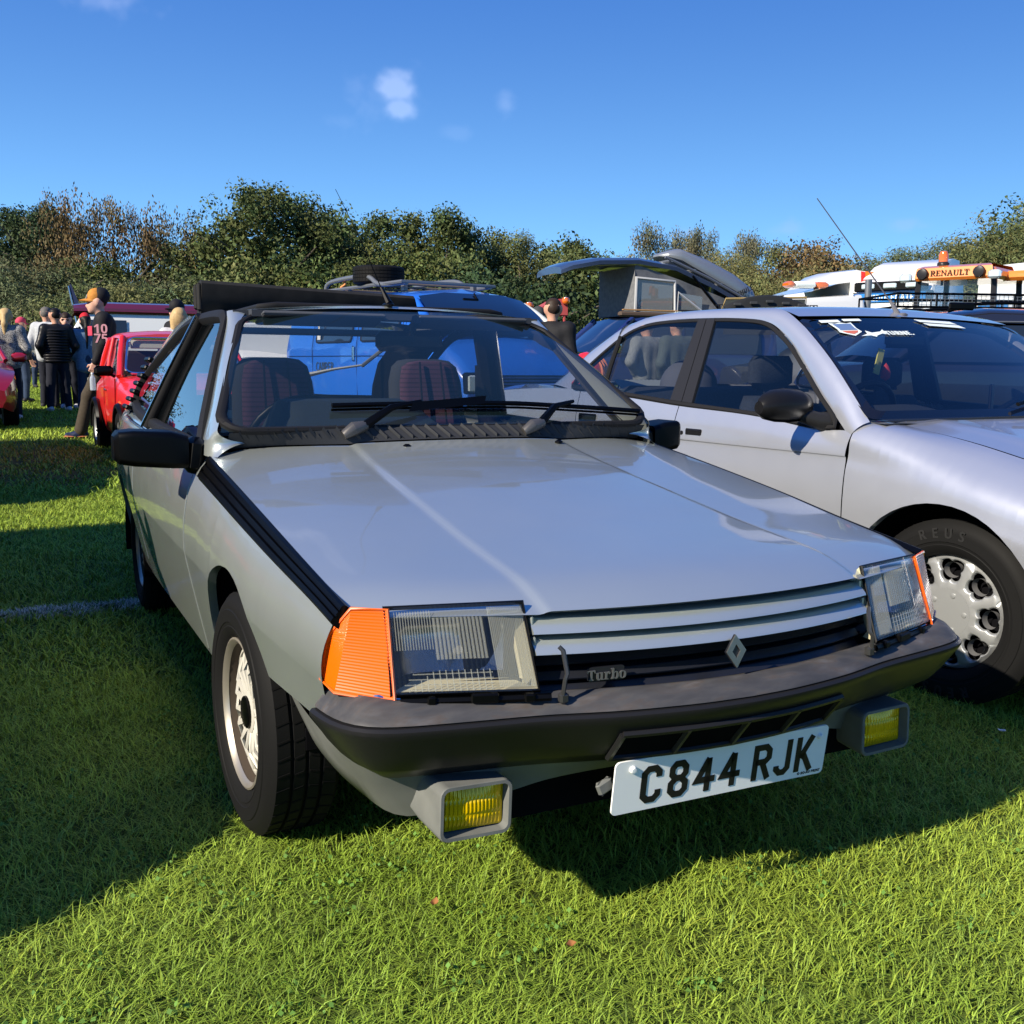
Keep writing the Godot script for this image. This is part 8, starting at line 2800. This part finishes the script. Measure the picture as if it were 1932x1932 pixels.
# ---------- people ----------
func blob(m: MB, bones: Array, cell: float, k := 60.0) -> void:
	# tapered capsules joined by a smooth minimum, meshed as surface nets; bone: [from, to, radius from, radius to]
	if bones.is_empty(): return
	var lo := V(1e9, 1e9, 1e9)
	var hi := -lo
	var pad := cell * 2.5 + 0.02
	for b in bones:
		var r: float = maxf(b[2], b[3]) + pad
		lo = lo.min(b[0] - Vector3.ONE * r).min(b[1] - Vector3.ONE * r)
		hi = hi.max(b[0] + Vector3.ONE * r).max(b[1] + Vector3.ONE * r)
	var nx := int((hi.x - lo.x) / cell) + 2
	var ny := int((hi.y - lo.y) / cell) + 2
	var nz := int((hi.z - lo.z) / cell) + 2
	var acc := PackedFloat32Array()
	acc.resize(nx * ny * nz)
	for b in bones:
		var a: Vector3 = b[0]
		var ab: Vector3 = b[1] - a
		var l2 := maxf(ab.length_squared(), 1e-9)
		var ra: float = b[2]
		var rb: float = b[3]
		var r := maxf(ra, rb) + pad
		var q0 := (a.min(b[1]) - Vector3.ONE * r - lo) / cell
		var q1 := (a.max(b[1]) + Vector3.ONE * r - lo) / cell
		for iy in range(maxi(int(q0.y), 0), mini(int(q1.y) + 1, ny)):
			for iz in range(maxi(int(q0.z), 0), mini(int(q1.z) + 1, nz)):
				var base := (iy * nz + iz) * nx
				for ix in range(maxi(int(q0.x), 0), mini(int(q1.x) + 1, nx)):
					var p := Vector3(lo.x + ix * cell, lo.y + iy * cell, lo.z + iz * cell) - a
					var t := clampf(p.dot(ab) / l2, 0.0, 1.0)
					var d := (p - ab * t).length() - (ra + (rb - ra) * t)
					if d < r: acc[base + ix] += exp(-k * maxf(d, -0.12))
	var sx := 1
	var sz := nx
	var sy := nx * nz
	var vert := {}
	var off := [0, sx, sz, sx + sz, sy, sy + sx, sy + sz, sy + sx + sz]
	for iy in ny - 1:
		for iz in nz - 1:
			var c := (iy * nz + iz) * nx
			for ix in nx - 1:
				var i := c + ix
				var n := 0
				for o in off:
					if acc[i + o] > 1.0: n += 1
				if n == 0 or n == 8: continue
				var s := Vector3()
				var cnt := 0
				for e in [[0, 1], [2, 3], [4, 5], [6, 7], [0, 2], [1, 3], [4, 6], [5, 7], [0, 4], [1, 5], [2, 6], [3, 7]]:
					var u := acc[i + off[e[0]]]
					var w := acc[i + off[e[1]]]
					if (u > 1.0) == (w > 1.0): continue
					var fu := log(maxf(u, 1e-6))
					var fw := log(maxf(w, 1e-6))
					var t := fu / (fu - fw)
					var p0 := Vector3(e[0] & 1, e[0] >> 2, (e[0] >> 1) & 1)
					var p1 := Vector3(e[1] & 1, e[1] >> 2, (e[1] >> 1) & 1)
					s += p0.lerp(p1, t)
					cnt += 1
				vert[i] = lo + (Vector3(ix, iy, iz) + s / cnt) * cell
	for i in vert:
		var a0 := acc[i] > 1.0
		if a0 != (acc[i + sx] > 1.0) and vert.has(i - sz) and vert.has(i - sy) and vert.has(i - sy - sz):
			if a0: m.quad(vert[i], vert[i - sz], vert[i - sz - sy], vert[i - sy])
			else: m.quad(vert[i], vert[i - sy], vert[i - sz - sy], vert[i - sz])
		if a0 != (acc[i + sy] > 1.0) and vert.has(i - sx) and vert.has(i - sz) and vert.has(i - sx - sz):
			if a0: m.quad(vert[i], vert[i - sx], vert[i - sx - sz], vert[i - sz])
			else: m.quad(vert[i], vert[i - sz], vert[i - sx - sz], vert[i - sx])
		if a0 != (acc[i + sz] > 1.0) and vert.has(i - sx) and vert.has(i - sy) and vert.has(i - sx - sy):
			if a0: m.quad(vert[i], vert[i - sy], vert[i - sx - sy], vert[i - sx])
			else: m.quad(vert[i], vert[i - sx], vert[i - sx - sy], vert[i - sy])

func hand_bones(w: Vector3, dir: Vector3, side: Vector3, curl: float) -> Array:
	# palm from the wrist along dir; side points to the thumb
	var d := dir.normalized()
	var s := (side - d * side.dot(d)).normalized()
	var n := d.cross(s).normalized()
	var o := []
	for k in 3: o.append([w + s * (0.018 * (k - 1)), w + d * 0.085 + s * (0.024 * (k - 1)), 0.017, 0.015])
	var lens := [0.070, 0.080, 0.074, 0.058]
	for f in 4:
		var b := w + d * 0.088 + s * (0.030 - 0.020 * f)
		var ang := curl
		var cur := b
		for j in 3:
			var dd := (d * cos(ang) + n * sin(ang)).normalized()
			var l: float = lens[f] * [0.45, 0.32, 0.23][j]
			o.append([cur, cur + dd * l, 0.0095 - 0.001 * j, 0.0085 - 0.001 * j])
			cur += dd * l
			ang += curl * 0.8
	var tb := w + d * 0.03 + s * 0.028
	var t1 := tb + (d * 0.6 + s * 0.8 + n * curl * 0.4).normalized() * 0.042
	o.append([tb, t1, 0.013, 0.011])
	o.append([t1, t1 + (d * 0.9 + s * 0.2 + n * curl * 0.6).normalized() * 0.032, 0.011, 0.008])
	return o

func depth_for(row: float, px: float, H: float) -> float:
	var hz := 682.0 + 17.0 * px / 1932.0
	var d := 12.0
	for k in 12:
		var g := at_px(px, d).y
		d = (g + H - EYE.y) * 1933.5 / (hz - row)
	return d

func skin_mat(i: int) -> StandardMaterial3D:
	var k := "skin_%d" % i
	if M.has(k): return M[k]
	var m := mat(k, [L(0.46, 0.25, 0.17), L(0.52, 0.30, 0.22), L(0.36, 0.19, 0.12)][i], 0.5)
	m.subsurf_scatter_enabled = true
	m.subsurf_scatter_strength = 0.12
	return m

func cloth_mat(key: String, c: Color, rough := 0.85) -> StandardMaterial3D:
	if M.has(key): return M[key]
	var m := mat(key, Color.WHITE, rough)
	tri_tex(m, noise_tex(hash(key) % 1000, 0.06, [[0.0, c * 0.82], [1.0, c]], 128, 3), 3.0)
	return m

func person(px: float, dist: float, face: float, label: String, o: Dictionary) -> Node3D:
	var at := at_px(px, dist)
	var root := thing("person", label, "person", at, face, "visitors standing among the cars")
	var s: float = o.get("H", 1.75) / 1.75
	var cell: float = o.get("cell", 0.022)
	var J := {"hipL": V(0.085, 0.92, 0), "hipR": V(-0.085, 0.92, 0), "kneeL": V(0.10, 0.50, 0.015), "kneeR": V(-0.10, 0.50, 0.015), "ankL": V(0.11, 0.085, -0.02), "ankR": V(-0.11, 0.085, -0.02),
		"waist": V(0, 1.06, 0), "chest": V(0, 1.32, -0.01), "neck": V(0, 1.47, -0.01), "head": V(0, 1.62, 0.02), "shL": V(0.185, 1.41, -0.01), "shR": V(-0.185, 1.41, -0.01),
		"elL": V(0.235, 1.14, -0.04), "elR": V(-0.235, 1.14, -0.04), "wrL": V(0.235, 0.90, 0.05), "wrR": V(-0.235, 0.90, 0.05)}
	for k in o.get("J", {}): J[k] = o["J"][k]
	for k in J: J[k] = J[k] * s
	var hd: Vector3 = J["head"]
	var turn: float = o.get("look", 0.0)
	var hb := Basis(V(0, 1, 0), turn)
	var H := func(x, y, z) -> Vector3: return hd + hb * (V(x, y, z) * s)
	var body := MB.new()
	var bones := [[J["neck"] + V(0, -0.04, 0) * s, J["head"] + V(0, -0.03, -0.02) * s, 0.055 * s, 0.055 * s],
		[H.call(0, 0.03, -0.02), H.call(0, -0.045, 0.035), 0.088 * s, 0.058 * s], [H.call(0, 0.02, 0.0), H.call(0, 0.05, -0.02), 0.085 * s, 0.085 * s],
		[H.call(0, -0.085, 0.06), H.call(0, -0.075, 0.045), 0.030 * s, 0.04 * s], [H.call(0, 0.0, 0.085), H.call(0, -0.03, 0.105), 0.010 * s, 0.016 * s], [H.call(0.085, -0.01, -0.01), H.call(0.088, 0.025, -0.015), 0.014 * s, 0.018 * s], [H.call(-0.085, -0.01, -0.01), H.call(-0.088, 0.025, -0.015), 0.014 * s, 0.018 * s],
		[J["chest"], J["waist"], 0.10 * s, 0.09 * s], [J["waist"], (J["hipL"] + J["hipR"]) * 0.5, 0.09 * s, 0.10 * s]]
	for c in ["L", "R"]:
		bones.append([J["chest"] + V(0, 0.06, 0) * s, J["sh" + c], 0.07 * s, 0.055 * s])
		bones.append([J["sh" + c], J["el" + c], 0.048 * s, 0.036 * s])
		bones.append([J["el" + c], J["wr" + c], 0.036 * s, 0.025 * s])
		bones.append([J["hip" + c], J["knee" + c], 0.082 * s, 0.052 * s])
		bones.append([J["knee" + c], J["ank" + c], 0.050 * s, 0.035 * s])
	blob(body, bones, cell, 70.0)
	for c in ["L", "R"]:
		if o.get("hands", "LR").contains(c):
			var d: Vector3 = (J["wr" + c] - J["el" + c]).normalized()
			var sd: Vector3 = o.get("thumb" + c, V(0, 0, 1))
			blob(body, hand_bones(J["wr" + c], d, sd, o.get("curl", 0.35)), minf(0.008, cell * 0.45), 220.0)
	obj("body", body.build(180), skin_mat(o.get("skin", 0)), root)
	# trousers
	var tr := MB.new()
	var flare: float = o.get("flare", 0.062)
	var tb := [[J["hipL"] + V(0, 0.06, 0), J["hipR"] + V(0, 0.06, 0), 0.105 * s, 0.105 * s], [(J["hipL"] + J["hipR"]) * 0.5 + V(0, 0.10, 0.0) * s, (J["hipL"] + J["hipR"]) * 0.5, 0.12 * s, 0.12 * s]]
	for c in ["L", "R"]:
		tb.append([J["hip" + c], J["knee" + c], 0.105 * s, 0.072 * s])
		tb.append([J["knee" + c], J["ank" + c] + V(0, 0.02, 0), 0.070 * s, flare * s])
	blob(tr, tb, cell, 60.0)
	obj("trousers", tr.build(180), o["trousers"], root)
	# top
	var tp := MB.new()
	var fat: float = o.get("fat", 1.0)
	var hem: float = o.get("hem", 0.90)
	var sb := [[J["neck"] + V(0, -0.03, -0.01) * s, J["chest"], 0.075 * s, 0.10 * s]]
	for x in [-0.075, 0.075]:
		sb.append([J["chest"] + V(x, 0.03, 0) * s, J["waist"] + V(x, 0, 0) * s, 0.115 * s * fat, 0.112 * s * fat])
		sb.append([J["waist"] + V(x, 0, 0) * s, (J["hipL"] + J["hipR"]) * 0.5 + V(x * 0.95, (hem - 0.92), 0) * s, 0.112 * s * fat, 0.115 * s * fat])
	for c in ["L", "R"]:
		sb.append([J["chest"] + V(0, 0.07, 0) * s, J["sh" + c], 0.09 * s, 0.082 * s * fat])
		sb.append([J["sh" + c], J["el" + c], 0.078 * s * fat, 0.062 * s * fat])
		if not o.get("short", false): sb.append([J["el" + c], J["wr" + c] + (J["el" + c] - J["wr" + c]).normalized() * 0.03, 0.062 * s * fat, 0.044 * s * fat])
	if o.get("quilt", false):
		var q2 := []
		for k in 13:
			var y := 0.88 + k * 0.045
			for x in [-0.10, 0.0, 0.10]: q2.append([V(x, y, 0.0) * s, V(x * 0.9, y, 0.0) * s, 0.135 * s, 0.135 * s])
		for b in sb.duplicate(): b[2] *= 0.93; b[3] *= 0.93
		for k in 7:
			for c in ["L", "R"]:
				var t := k / 6.0
				var a: Vector3 = J["sh" + c].lerp(J["el" + c], minf(t * 2.0, 1.0)) if t < 0.5 else J["el" + c].lerp(J["wr" + c], (t - 0.5) * 1.8)
				q2.append([a, a + V(0.001, 0, 0), 0.08 * s, 0.08 * s])
		var rings := []
		for b in q2: rings.append(b)
		blob(tp, sb, cell, 70.0)
		for k in 12:
			var y: float = (0.87 + k * 0.047) * s
			var rg := PackedVector3Array()
			for j in 20:
				var a := TAU * j / 20
				rg.append(V(cos(a) * 0.185 * s * fat, y, sin(a) * 0.112 * s * fat))
			tp.tube(rg, 0.026 * s, 6, true)
	else:
		blob(tp, sb, cell, 60.0)
	obj(o.get("top_name", "jacket"), tp.build(180), o["top"], root)
	# shoes
	for c in ["L", "R"]:
		var fm := MB.new()
		var a: Vector3 = J["ank" + c]
		var dirf: Vector3 = o.get("toe" + c, V(0.02 if c == "L" else -0.02, 0, 1)).normalized()
		blob(fm, [[V(a.x, a.y - 0.035 * s, a.z) - dirf * 0.04 * s, V(a.x, a.y - 0.045 * s, a.z) + dirf * 0.15 * s, 0.045 * s, 0.038 * s], [a + V(0, 0.0, 0), a - V(0, 0.04, 0) * s + dirf * 0.06 * s, 0.045 * s, 0.045 * s]], 0.014, 90.0)
		obj("shoe", fm.build(180), o["shoes"], root)
	# hair
	if o.has("hair"):
		var hm := MB.new()
		var hbn := [[H.call(0, 0.05, -0.035), H.call(0, 0.0, -0.045), 0.098 * s, 0.086 * s], [H.call(0, 0.075, 0.0), H.call(0, 0.06, 0.03), 0.072 * s, 0.060 * s]]
		var hl: String = o.get("hair_style", "short")
		if hl == "short": hbn = [[H.call(0, 0.052, -0.022), H.call(0, 0.03, -0.035), 0.096 * s, 0.086 * s]]
		if hl == "pony":
			hbn.append([H.call(0, 0.03, -0.12), H.call(0.0, -0.10, -0.15), 0.035 * s, 0.042 * s])
			hbn.append([H.call(0, -0.10, -0.15), H.call(0.01, -o.get("hair_len", 0.36), -0.12), 0.042 * s, 0.015 * s])
		if hl == "long":
			for x in [-0.065, 0.0, 0.065]: hbn.append([H.call(x, 0.0, -0.05), H.call(x * 1.2, -o.get("hair_len", 0.3), -0.075), 0.06 * s, 0.032 * s])
		blob(hm, hbn, 0.015, 70.0)
		obj("hair", hm.build(180), o["hair"], root)
	if o.has("cap"):
		var cm := MB.new()
		blob(cm, [[H.call(0, 0.072, -0.025), H.call(0, 0.075, 0.0), 0.094 * s, 0.096 * s], [H.call(0, 0.11, 0.0), H.call(0, 0.11, 0.01), 0.072 * s, 0.066 * s]], 0.014, 80.0)
		obj("cap", cm.build(180), o["cap"], root)
		var bm := MB.new()
		var rows := []
		for i in 5:
			var r := PackedVector3Array()
			for k in 11:
				var a := PI * k / 10.0
				var ext := 0.085 + 0.085 * i / 4.0 * sin(a)
				r.append(H.call(cos(a) * 0.085, 0.052 - 0.022 * i / 4.0 - 0.01 * absf(cos(a)), 0.012 + sin(a) * ext * 1.05))
			rows.append(r)
		bm.grid(rows)
		var under := []
		for r in rows:
			var q := PackedVector3Array()
			for p in r: q.append(p + V(0, 0.008, 0) * s)
			under.append(q)
		bm.grid(under)
		obj("cap_brim", bm.build(60), o.get("brim", o["cap"]), root)
	# eyes and mouth, drawn as small shapes on the face
	if o.get("face", true):
		var em := MB.new()
		if o.get("glasses", false):
			for x in [-0.036, 0.036]: em.box(H.call(x, 0.012, 0.088), V(0.058, 0.04, 0.012) * s, 0.005, hb)
			em.box(H.call(0, 0.016, 0.093), V(0.03, 0.008, 0.006) * s, 0.0, hb)
		else:
			for x in [-0.033, 0.033]: em.box(H.call(x, 0.008, 0.082), V(0.026, 0.010, 0.01) * s, 0.003, hb)
		obj("sunglasses" if o.get("glasses", false) else "eyes", em.build(30), M["pillar_black"], root)
		var mm := MB.new()
		mm.box(H.call(0, -0.065, 0.089), V(0.045, 0.010, 0.008) * s, 0.003, hb)
		obj("mouth", mm.build(30), mat("lips", L(0.30, 0.10, 0.08), 0.5) if not M.has("lips") else M["lips"], root)
	return root

func build_people() -> void:
	var blk := cloth_mat("cloth_black", L(0.014, 0.014, 0.016), 0.7)
	var puff := cloth_mat("cloth_puffer", L(0.012, 0.012, 0.014), 0.38)
	var navy := cloth_mat("cloth_navy", L(0.018, 0.020, 0.030))
	var jean := cloth_mat("cloth_jean", L(0.035, 0.055, 0.10))
	var denim := cloth_mat("cloth_denim", L(0.16, 0.24, 0.34))
	var olive := cloth_mat("cloth_olive", L(0.060, 0.048, 0.034))
	var grey := cloth_mat("cloth_grey", L(0.20, 0.22, 0.22))
	var green := cloth_mat("cloth_green", L(0.07, 0.09, 0.085))
	var hood := cloth_mat("cloth_hood", L(0.46, 0.48, 0.50))
	var beige := cloth_mat("cloth_beige", L(0.28, 0.22, 0.16))
	var white := cloth_mat("shoe_white", L(0.55, 0.55, 0.56), 0.6)
	var shoe := cloth_mat("shoe_navy", L(0.015, 0.025, 0.07), 0.6)
	var dshoe := cloth_mat("shoe_dark", L(0.03, 0.03, 0.035), 0.6)
	var brown := cloth_mat("hair_brown", L(0.035, 0.022, 0.015), 0.55)
	var dark := cloth_mat("hair_dark", L(0.012, 0.010, 0.009), 0.5)
	var blond := cloth_mat("hair_blond", L(0.50, 0.35, 0.16), 0.5)
	var grizz := cloth_mat("hair_grey", L(0.13, 0.12, 0.11), 0.6)
	var red := cloth_mat("cap_red", L(0.55, 0.02, 0.03), 0.7)
	var pink := cloth_mat("cap_pink", L(0.58, 0.06, 0.11), 0.7)
	var orange := cloth_mat("cap_orange", L(0.52, 0.22, 0.04), 0.75)
	var leo := mat("cloth_leopard", Color.WHITE, 0.8)
	tri_tex(leo, noise_tex(91, 0.10, [[0.0, L(0.03, 0.03, 0.03)], [0.42, L(0.05, 0.05, 0.05)], [0.5, L(0.5, 0.49, 0.46)], [0.62, L(0.55, 0.54, 0.5)], [0.7, L(0.05, 0.05, 0.05)], [1.0, L(0.45, 0.44, 0.42)]], 128, 2), 4.0)
	var pocket := {"wrL": V(0.20, 0.93, 0.09), "wrR": V(-0.20, 0.93, 0.09), "elL": V(0.29, 1.13, -0.06), "elR": V(-0.29, 1.13, -0.06)}
	# the tall man walking left
	var d := depth_for(545, 190, 1.93)
	var tall := person(199, d, deg_to_rad(-98), "tall person in orange fronted cap and black lettered jacket, walking left with a water bottle", {"H": 1.86, "cell": 0.015, "top": blk, "trousers": olive, "shoes": shoe, "hair": dark, "cap": orange, "brim": orange, "skin": 1, "look": 0.1, "fat": 1.12, "hem": 0.95, "flare": 0.075,
		"J": {"head": V(0, 1.605, 0.07), "neck": V(0, 1.46, 0.015), "hipL": V(0.085, 0.92, 0), "kneeL": V(0.09, 0.52, 0.20), "ankL": V(0.09, 0.09, 0.30), "kneeR": V(-0.10, 0.50, -0.05), "ankR": V(-0.10, 0.11, -0.22), "elL": V(0.25, 1.13, 0.0), "wrL": V(0.235, 0.90, 0.10), "elR": V(-0.25, 1.13, -0.05)}, "thumbL": V(0, 0.4, 1), "curl": 0.75})
	var ts := 1.86 / 1.75
	var cb := MB.new()
	blob(cb, [[V(0, 1.675, 0.025) * ts, V(0, 1.70, 0.01) * ts, 0.098 * ts, 0.098 * ts]], 0.014, 80.0)
	obj("cap_back", cb.build(180), M["cloth_black"], tall)
	var stripe := MB.new()
	for y in [0.905, 0.945]:
		var rg := PackedVector3Array()
		for j in 24: rg.append(V(cos(TAU * j / 24) * 0.215, y, sin(TAU * j / 24) * 0.145) * ts)
		stripe.tube(rg, 0.010, 5, true)
	obj("hem_stripes", stripe.build(50), M["shoe_white"], tall)
	var jl := mat("jacket_letters", L(0.60, 0.30, 0.32), 0.7)
	for e in [["10", 1.30], ["75", 1.19]]:
		var q := V(0.315, e[1], 0.015) * ts
		text3("sleeve_lettering", e[0], 0.11, 0.006, jl, tall, Transform3D(Basis(V(0, 1, 0), PI / 2), q))
	var patch := MB.new()
	patch.box(V(0.10, 1.28, 0.145) * ts, V(0.12, 0.12, 0.01), 0.004, Basis(V(0, 1, 0), 0.5))
	obj("chest_patch", patch.build(), cloth_mat("patch_red", L(0.5, 0.05, 0.09)), tall)
	var cp := MB.new()
	cp.box(V(0, 1.685, 0.172) * ts, V(0.06, 0.055, 0.006), 0.002, Basis(V(1, 0, 0), -0.35))
	obj("cap_patch", cp.build(), M["ticket_white"], tall)
	var wt := MB.new()
	wt.lathe([[0.034, -0.012], [0.04, -0.008], [0.04, 0.008], [0.034, 0.012]], Transform3D(Basis(V(1, 0, 0), 0.4), V(0.236, 0.925, 0.085) * ts), 14)
	obj("watch", wt.build(40), mat("watch_gold", L(0.6, 0.45, 0.12), 0.25, 0.9), tall)
	var so := MB.new()
	so.box(V(0.09, 0.035, 0.36) * ts, V(0.10, 0.03, 0.28), 0.012)
	obj("shoe_sole", so.build(40), cloth_mat("sole_orange", L(0.6, 0.2, 0.1)), tall)
	var bt := thing("bottle", "clear plastic water bottle held by the tall person", "bottle", tall.position + Basis(V(0, 1, 0), tall.rotation.y) * (V(0.232, 0.68, 0.135) * ts))
	var bm := MB.new()
	bm.lathe([[0.0, -0.10], [0.03, -0.10], [0.034, -0.09], [0.034, 0.04], [0.030, 0.06], [0.014, 0.09], [0.014, 0.10]], Transform3D(), 16)
	obj("bottle_shell", bm.build(50), glass("bottle_plastic", Color(0.85, 0.9, 0.95), 0.35), bt)
	var bc := MB.new()
	bc.lathe([[0.016, 0.10], [0.016, 0.122], [0.0, 0.122]], Transform3D(), 12)
	obj("bottle_cap", bc.build(40), M["sticker_white"], bt)
	# the group at the left
	person(109, depth_for(587, 109, 1.76), deg_to_rad(190), "person in black quilted jacket and dark trousers seen from behind, hands in pockets", {"H": 1.76, "top": puff, "quilt": true, "trousers": navy, "shoes": white, "hair": dark, "hands": "", "fat": 1.1, "J": {"wrL": pocket["wrL"], "wrR": pocket["wrR"], "elL": pocket["elL"], "elR": pocket["elR"], "ankL": V(0.15, 0.085, -0.02), "ankR": V(-0.15, 0.085, 0.0), "kneeL": V(0.12, 0.5, 0.02), "kneeR": V(-0.12, 0.5, 0.02)}, "face": false})
	person(129, depth_for(592, 129, 1.70) + 1.2, deg_to_rad(-10), "person in sunglasses with long brown hair and black clothes, facing the viewer", {"H": 1.70, "top": blk, "trousers": navy, "shoes": white, "hair": brown, "hair_style": "long", "hair_len": 0.34, "glasses": true, "skin": 1, "J": pocket, "hands": ""})
	person(92, depth_for(585, 92, 1.80), deg_to_rad(150), "person with short grey hair in pale hooded top behind the quilted jacket", {"H": 1.80, "top": hood, "trousers": navy, "shoes": dshoe, "hair": grizz, "skin": 0, "J": pocket, "hands": "", "fat": 1.1})
	person(165, depth_for(599, 165, 1.66), deg_to_rad(185), "person in red cap and pale denim jacket with long dark ponytail", {"H": 1.66, "top": denim, "trousers": jean, "shoes": white, "hair": dark, "hair_style": "pony", "hair_len": 0.55, "cap": red, "hem": 0.80, "flare": 0.095, "fat": 1.08, "J": pocket, "hands": "", "face": false})
	person(16, depth_for(588, 16, 1.68), deg_to_rad(170), "person with blond ponytail and black and white patterned jacket at the left edge", {"H": 1.68, "top": leo, "trousers": navy, "shoes": white, "hair": blond, "hair_style": "pony", "hair_len": 0.42, "fat": 1.15, "hands": "", "J": pocket, "face": false})
	person(43, depth_for(606, 43, 1.62), deg_to_rad(120), "person in pink cap and dark jacket beside the patterned jacket", {"H": 1.62, "top": blk, "trousers": jean, "shoes": dshoe, "hair": brown, "cap": pink, "fat": 1.05})
	person(2, depth_for(592, 2, 1.70), deg_to_rad(200), "person with short dark hair cut off by the left edge of the picture", {"H": 1.70, "top": navy, "trousers": navy, "shoes": dshoe, "hair": dark, "J": pocket, "hands": ""})
	person(72, depth_for(614, 72, 1.62), deg_to_rad(20), "person in beige jacket far back between the pink cap and the quilted jacket", {"H": 1.62, "top": beige, "trousers": jean, "shoes": dshoe, "hair": brown, "cell": 0.028, "skin": 2})
	person(339, depth_for(568, 339, 1.86), deg_to_rad(-60), "person in black cap and sunglasses behind the red small car", {"H": 1.80, "top": blk, "trousers": navy, "shoes": dshoe, "hair": brown, "cap": blk, "glasses": true, "cell": 0.026, "skin": 1})
	person(341, depth_for(590, 341, 1.66) - 0.5, deg_to_rad(175), "person with loose blond hair standing before the black cap", {"H": 1.66, "top": white, "trousers": jean, "shoes": dshoe, "hair": blond, "hair_style": "long", "hair_len": 0.26, "face": false, "cell": 0.026})
	person(1041, depth_for(570, 1041, 1.80), deg_to_rad(135), "person with cropped brown hair and black jacket left of the chrome mirror", {"H": 1.80, "top": blk, "trousers": navy, "shoes": dshoe, "hair": brown, "look": 0.4, "fat": 1.1, "skin": 0, "cell": 0.018})
	person(1014, depth_for(578, 1014, 1.76) + 1.5, deg_to_rad(150), "person in grey flat cap beyond the blue van's pale pillar", {"H": 1.74, "top": green, "trousers": navy, "shoes": dshoe, "hair": grizz, "cap": cloth_mat("cap_grey", L(0.05, 0.055, 0.055)), "cell": 0.028})
	person(970, depth_for(584, 970, 1.76), deg_to_rad(10), "bald person whose head shows above the coupe's screen before the blue van", {"H": 1.76, "top": green, "trousers": navy, "shoes": dshoe, "skin": 1, "cell": 0.02})
	var hip := {"elL": V(0.36, 1.16, -0.10), "wrL": V(0.20, 0.98, 0.0), "elR": V(-0.34, 1.16, -0.08), "wrR": V(-0.20, 0.98, 0.02)}
	person(1220, 13.6, deg_to_rad(185), "person in grey shirt with hands on hips seen through the saloon's rear window", {"H": 1.64, "top": grey, "top_name": "shirt", "trousers": navy, "shoes": dshoe, "hair": grizz, "J": hip, "fat": 1.15, "hands": "R", "face": false})
	person(1276, 13.4, deg_to_rad(180), "person in dark green jumper beside the grey shirt, seen through the saloon", {"H": 1.66, "top": green, "top_name": "jumper", "trousers": navy, "shoes": dshoe, "hair": brown, "J": pocket, "fat": 1.12, "hands": "", "face": false})
func _ready() -> void:
	camera_and_light()
	build_ground()
	build_grass()
	build_trees()
	build_coupe()
	build_saloon()
	build_blue_van()
	build_mini()
	build_maroon_van()
	build_pop_top()
	build_far_right()
	build_left_rest()
	build_people()
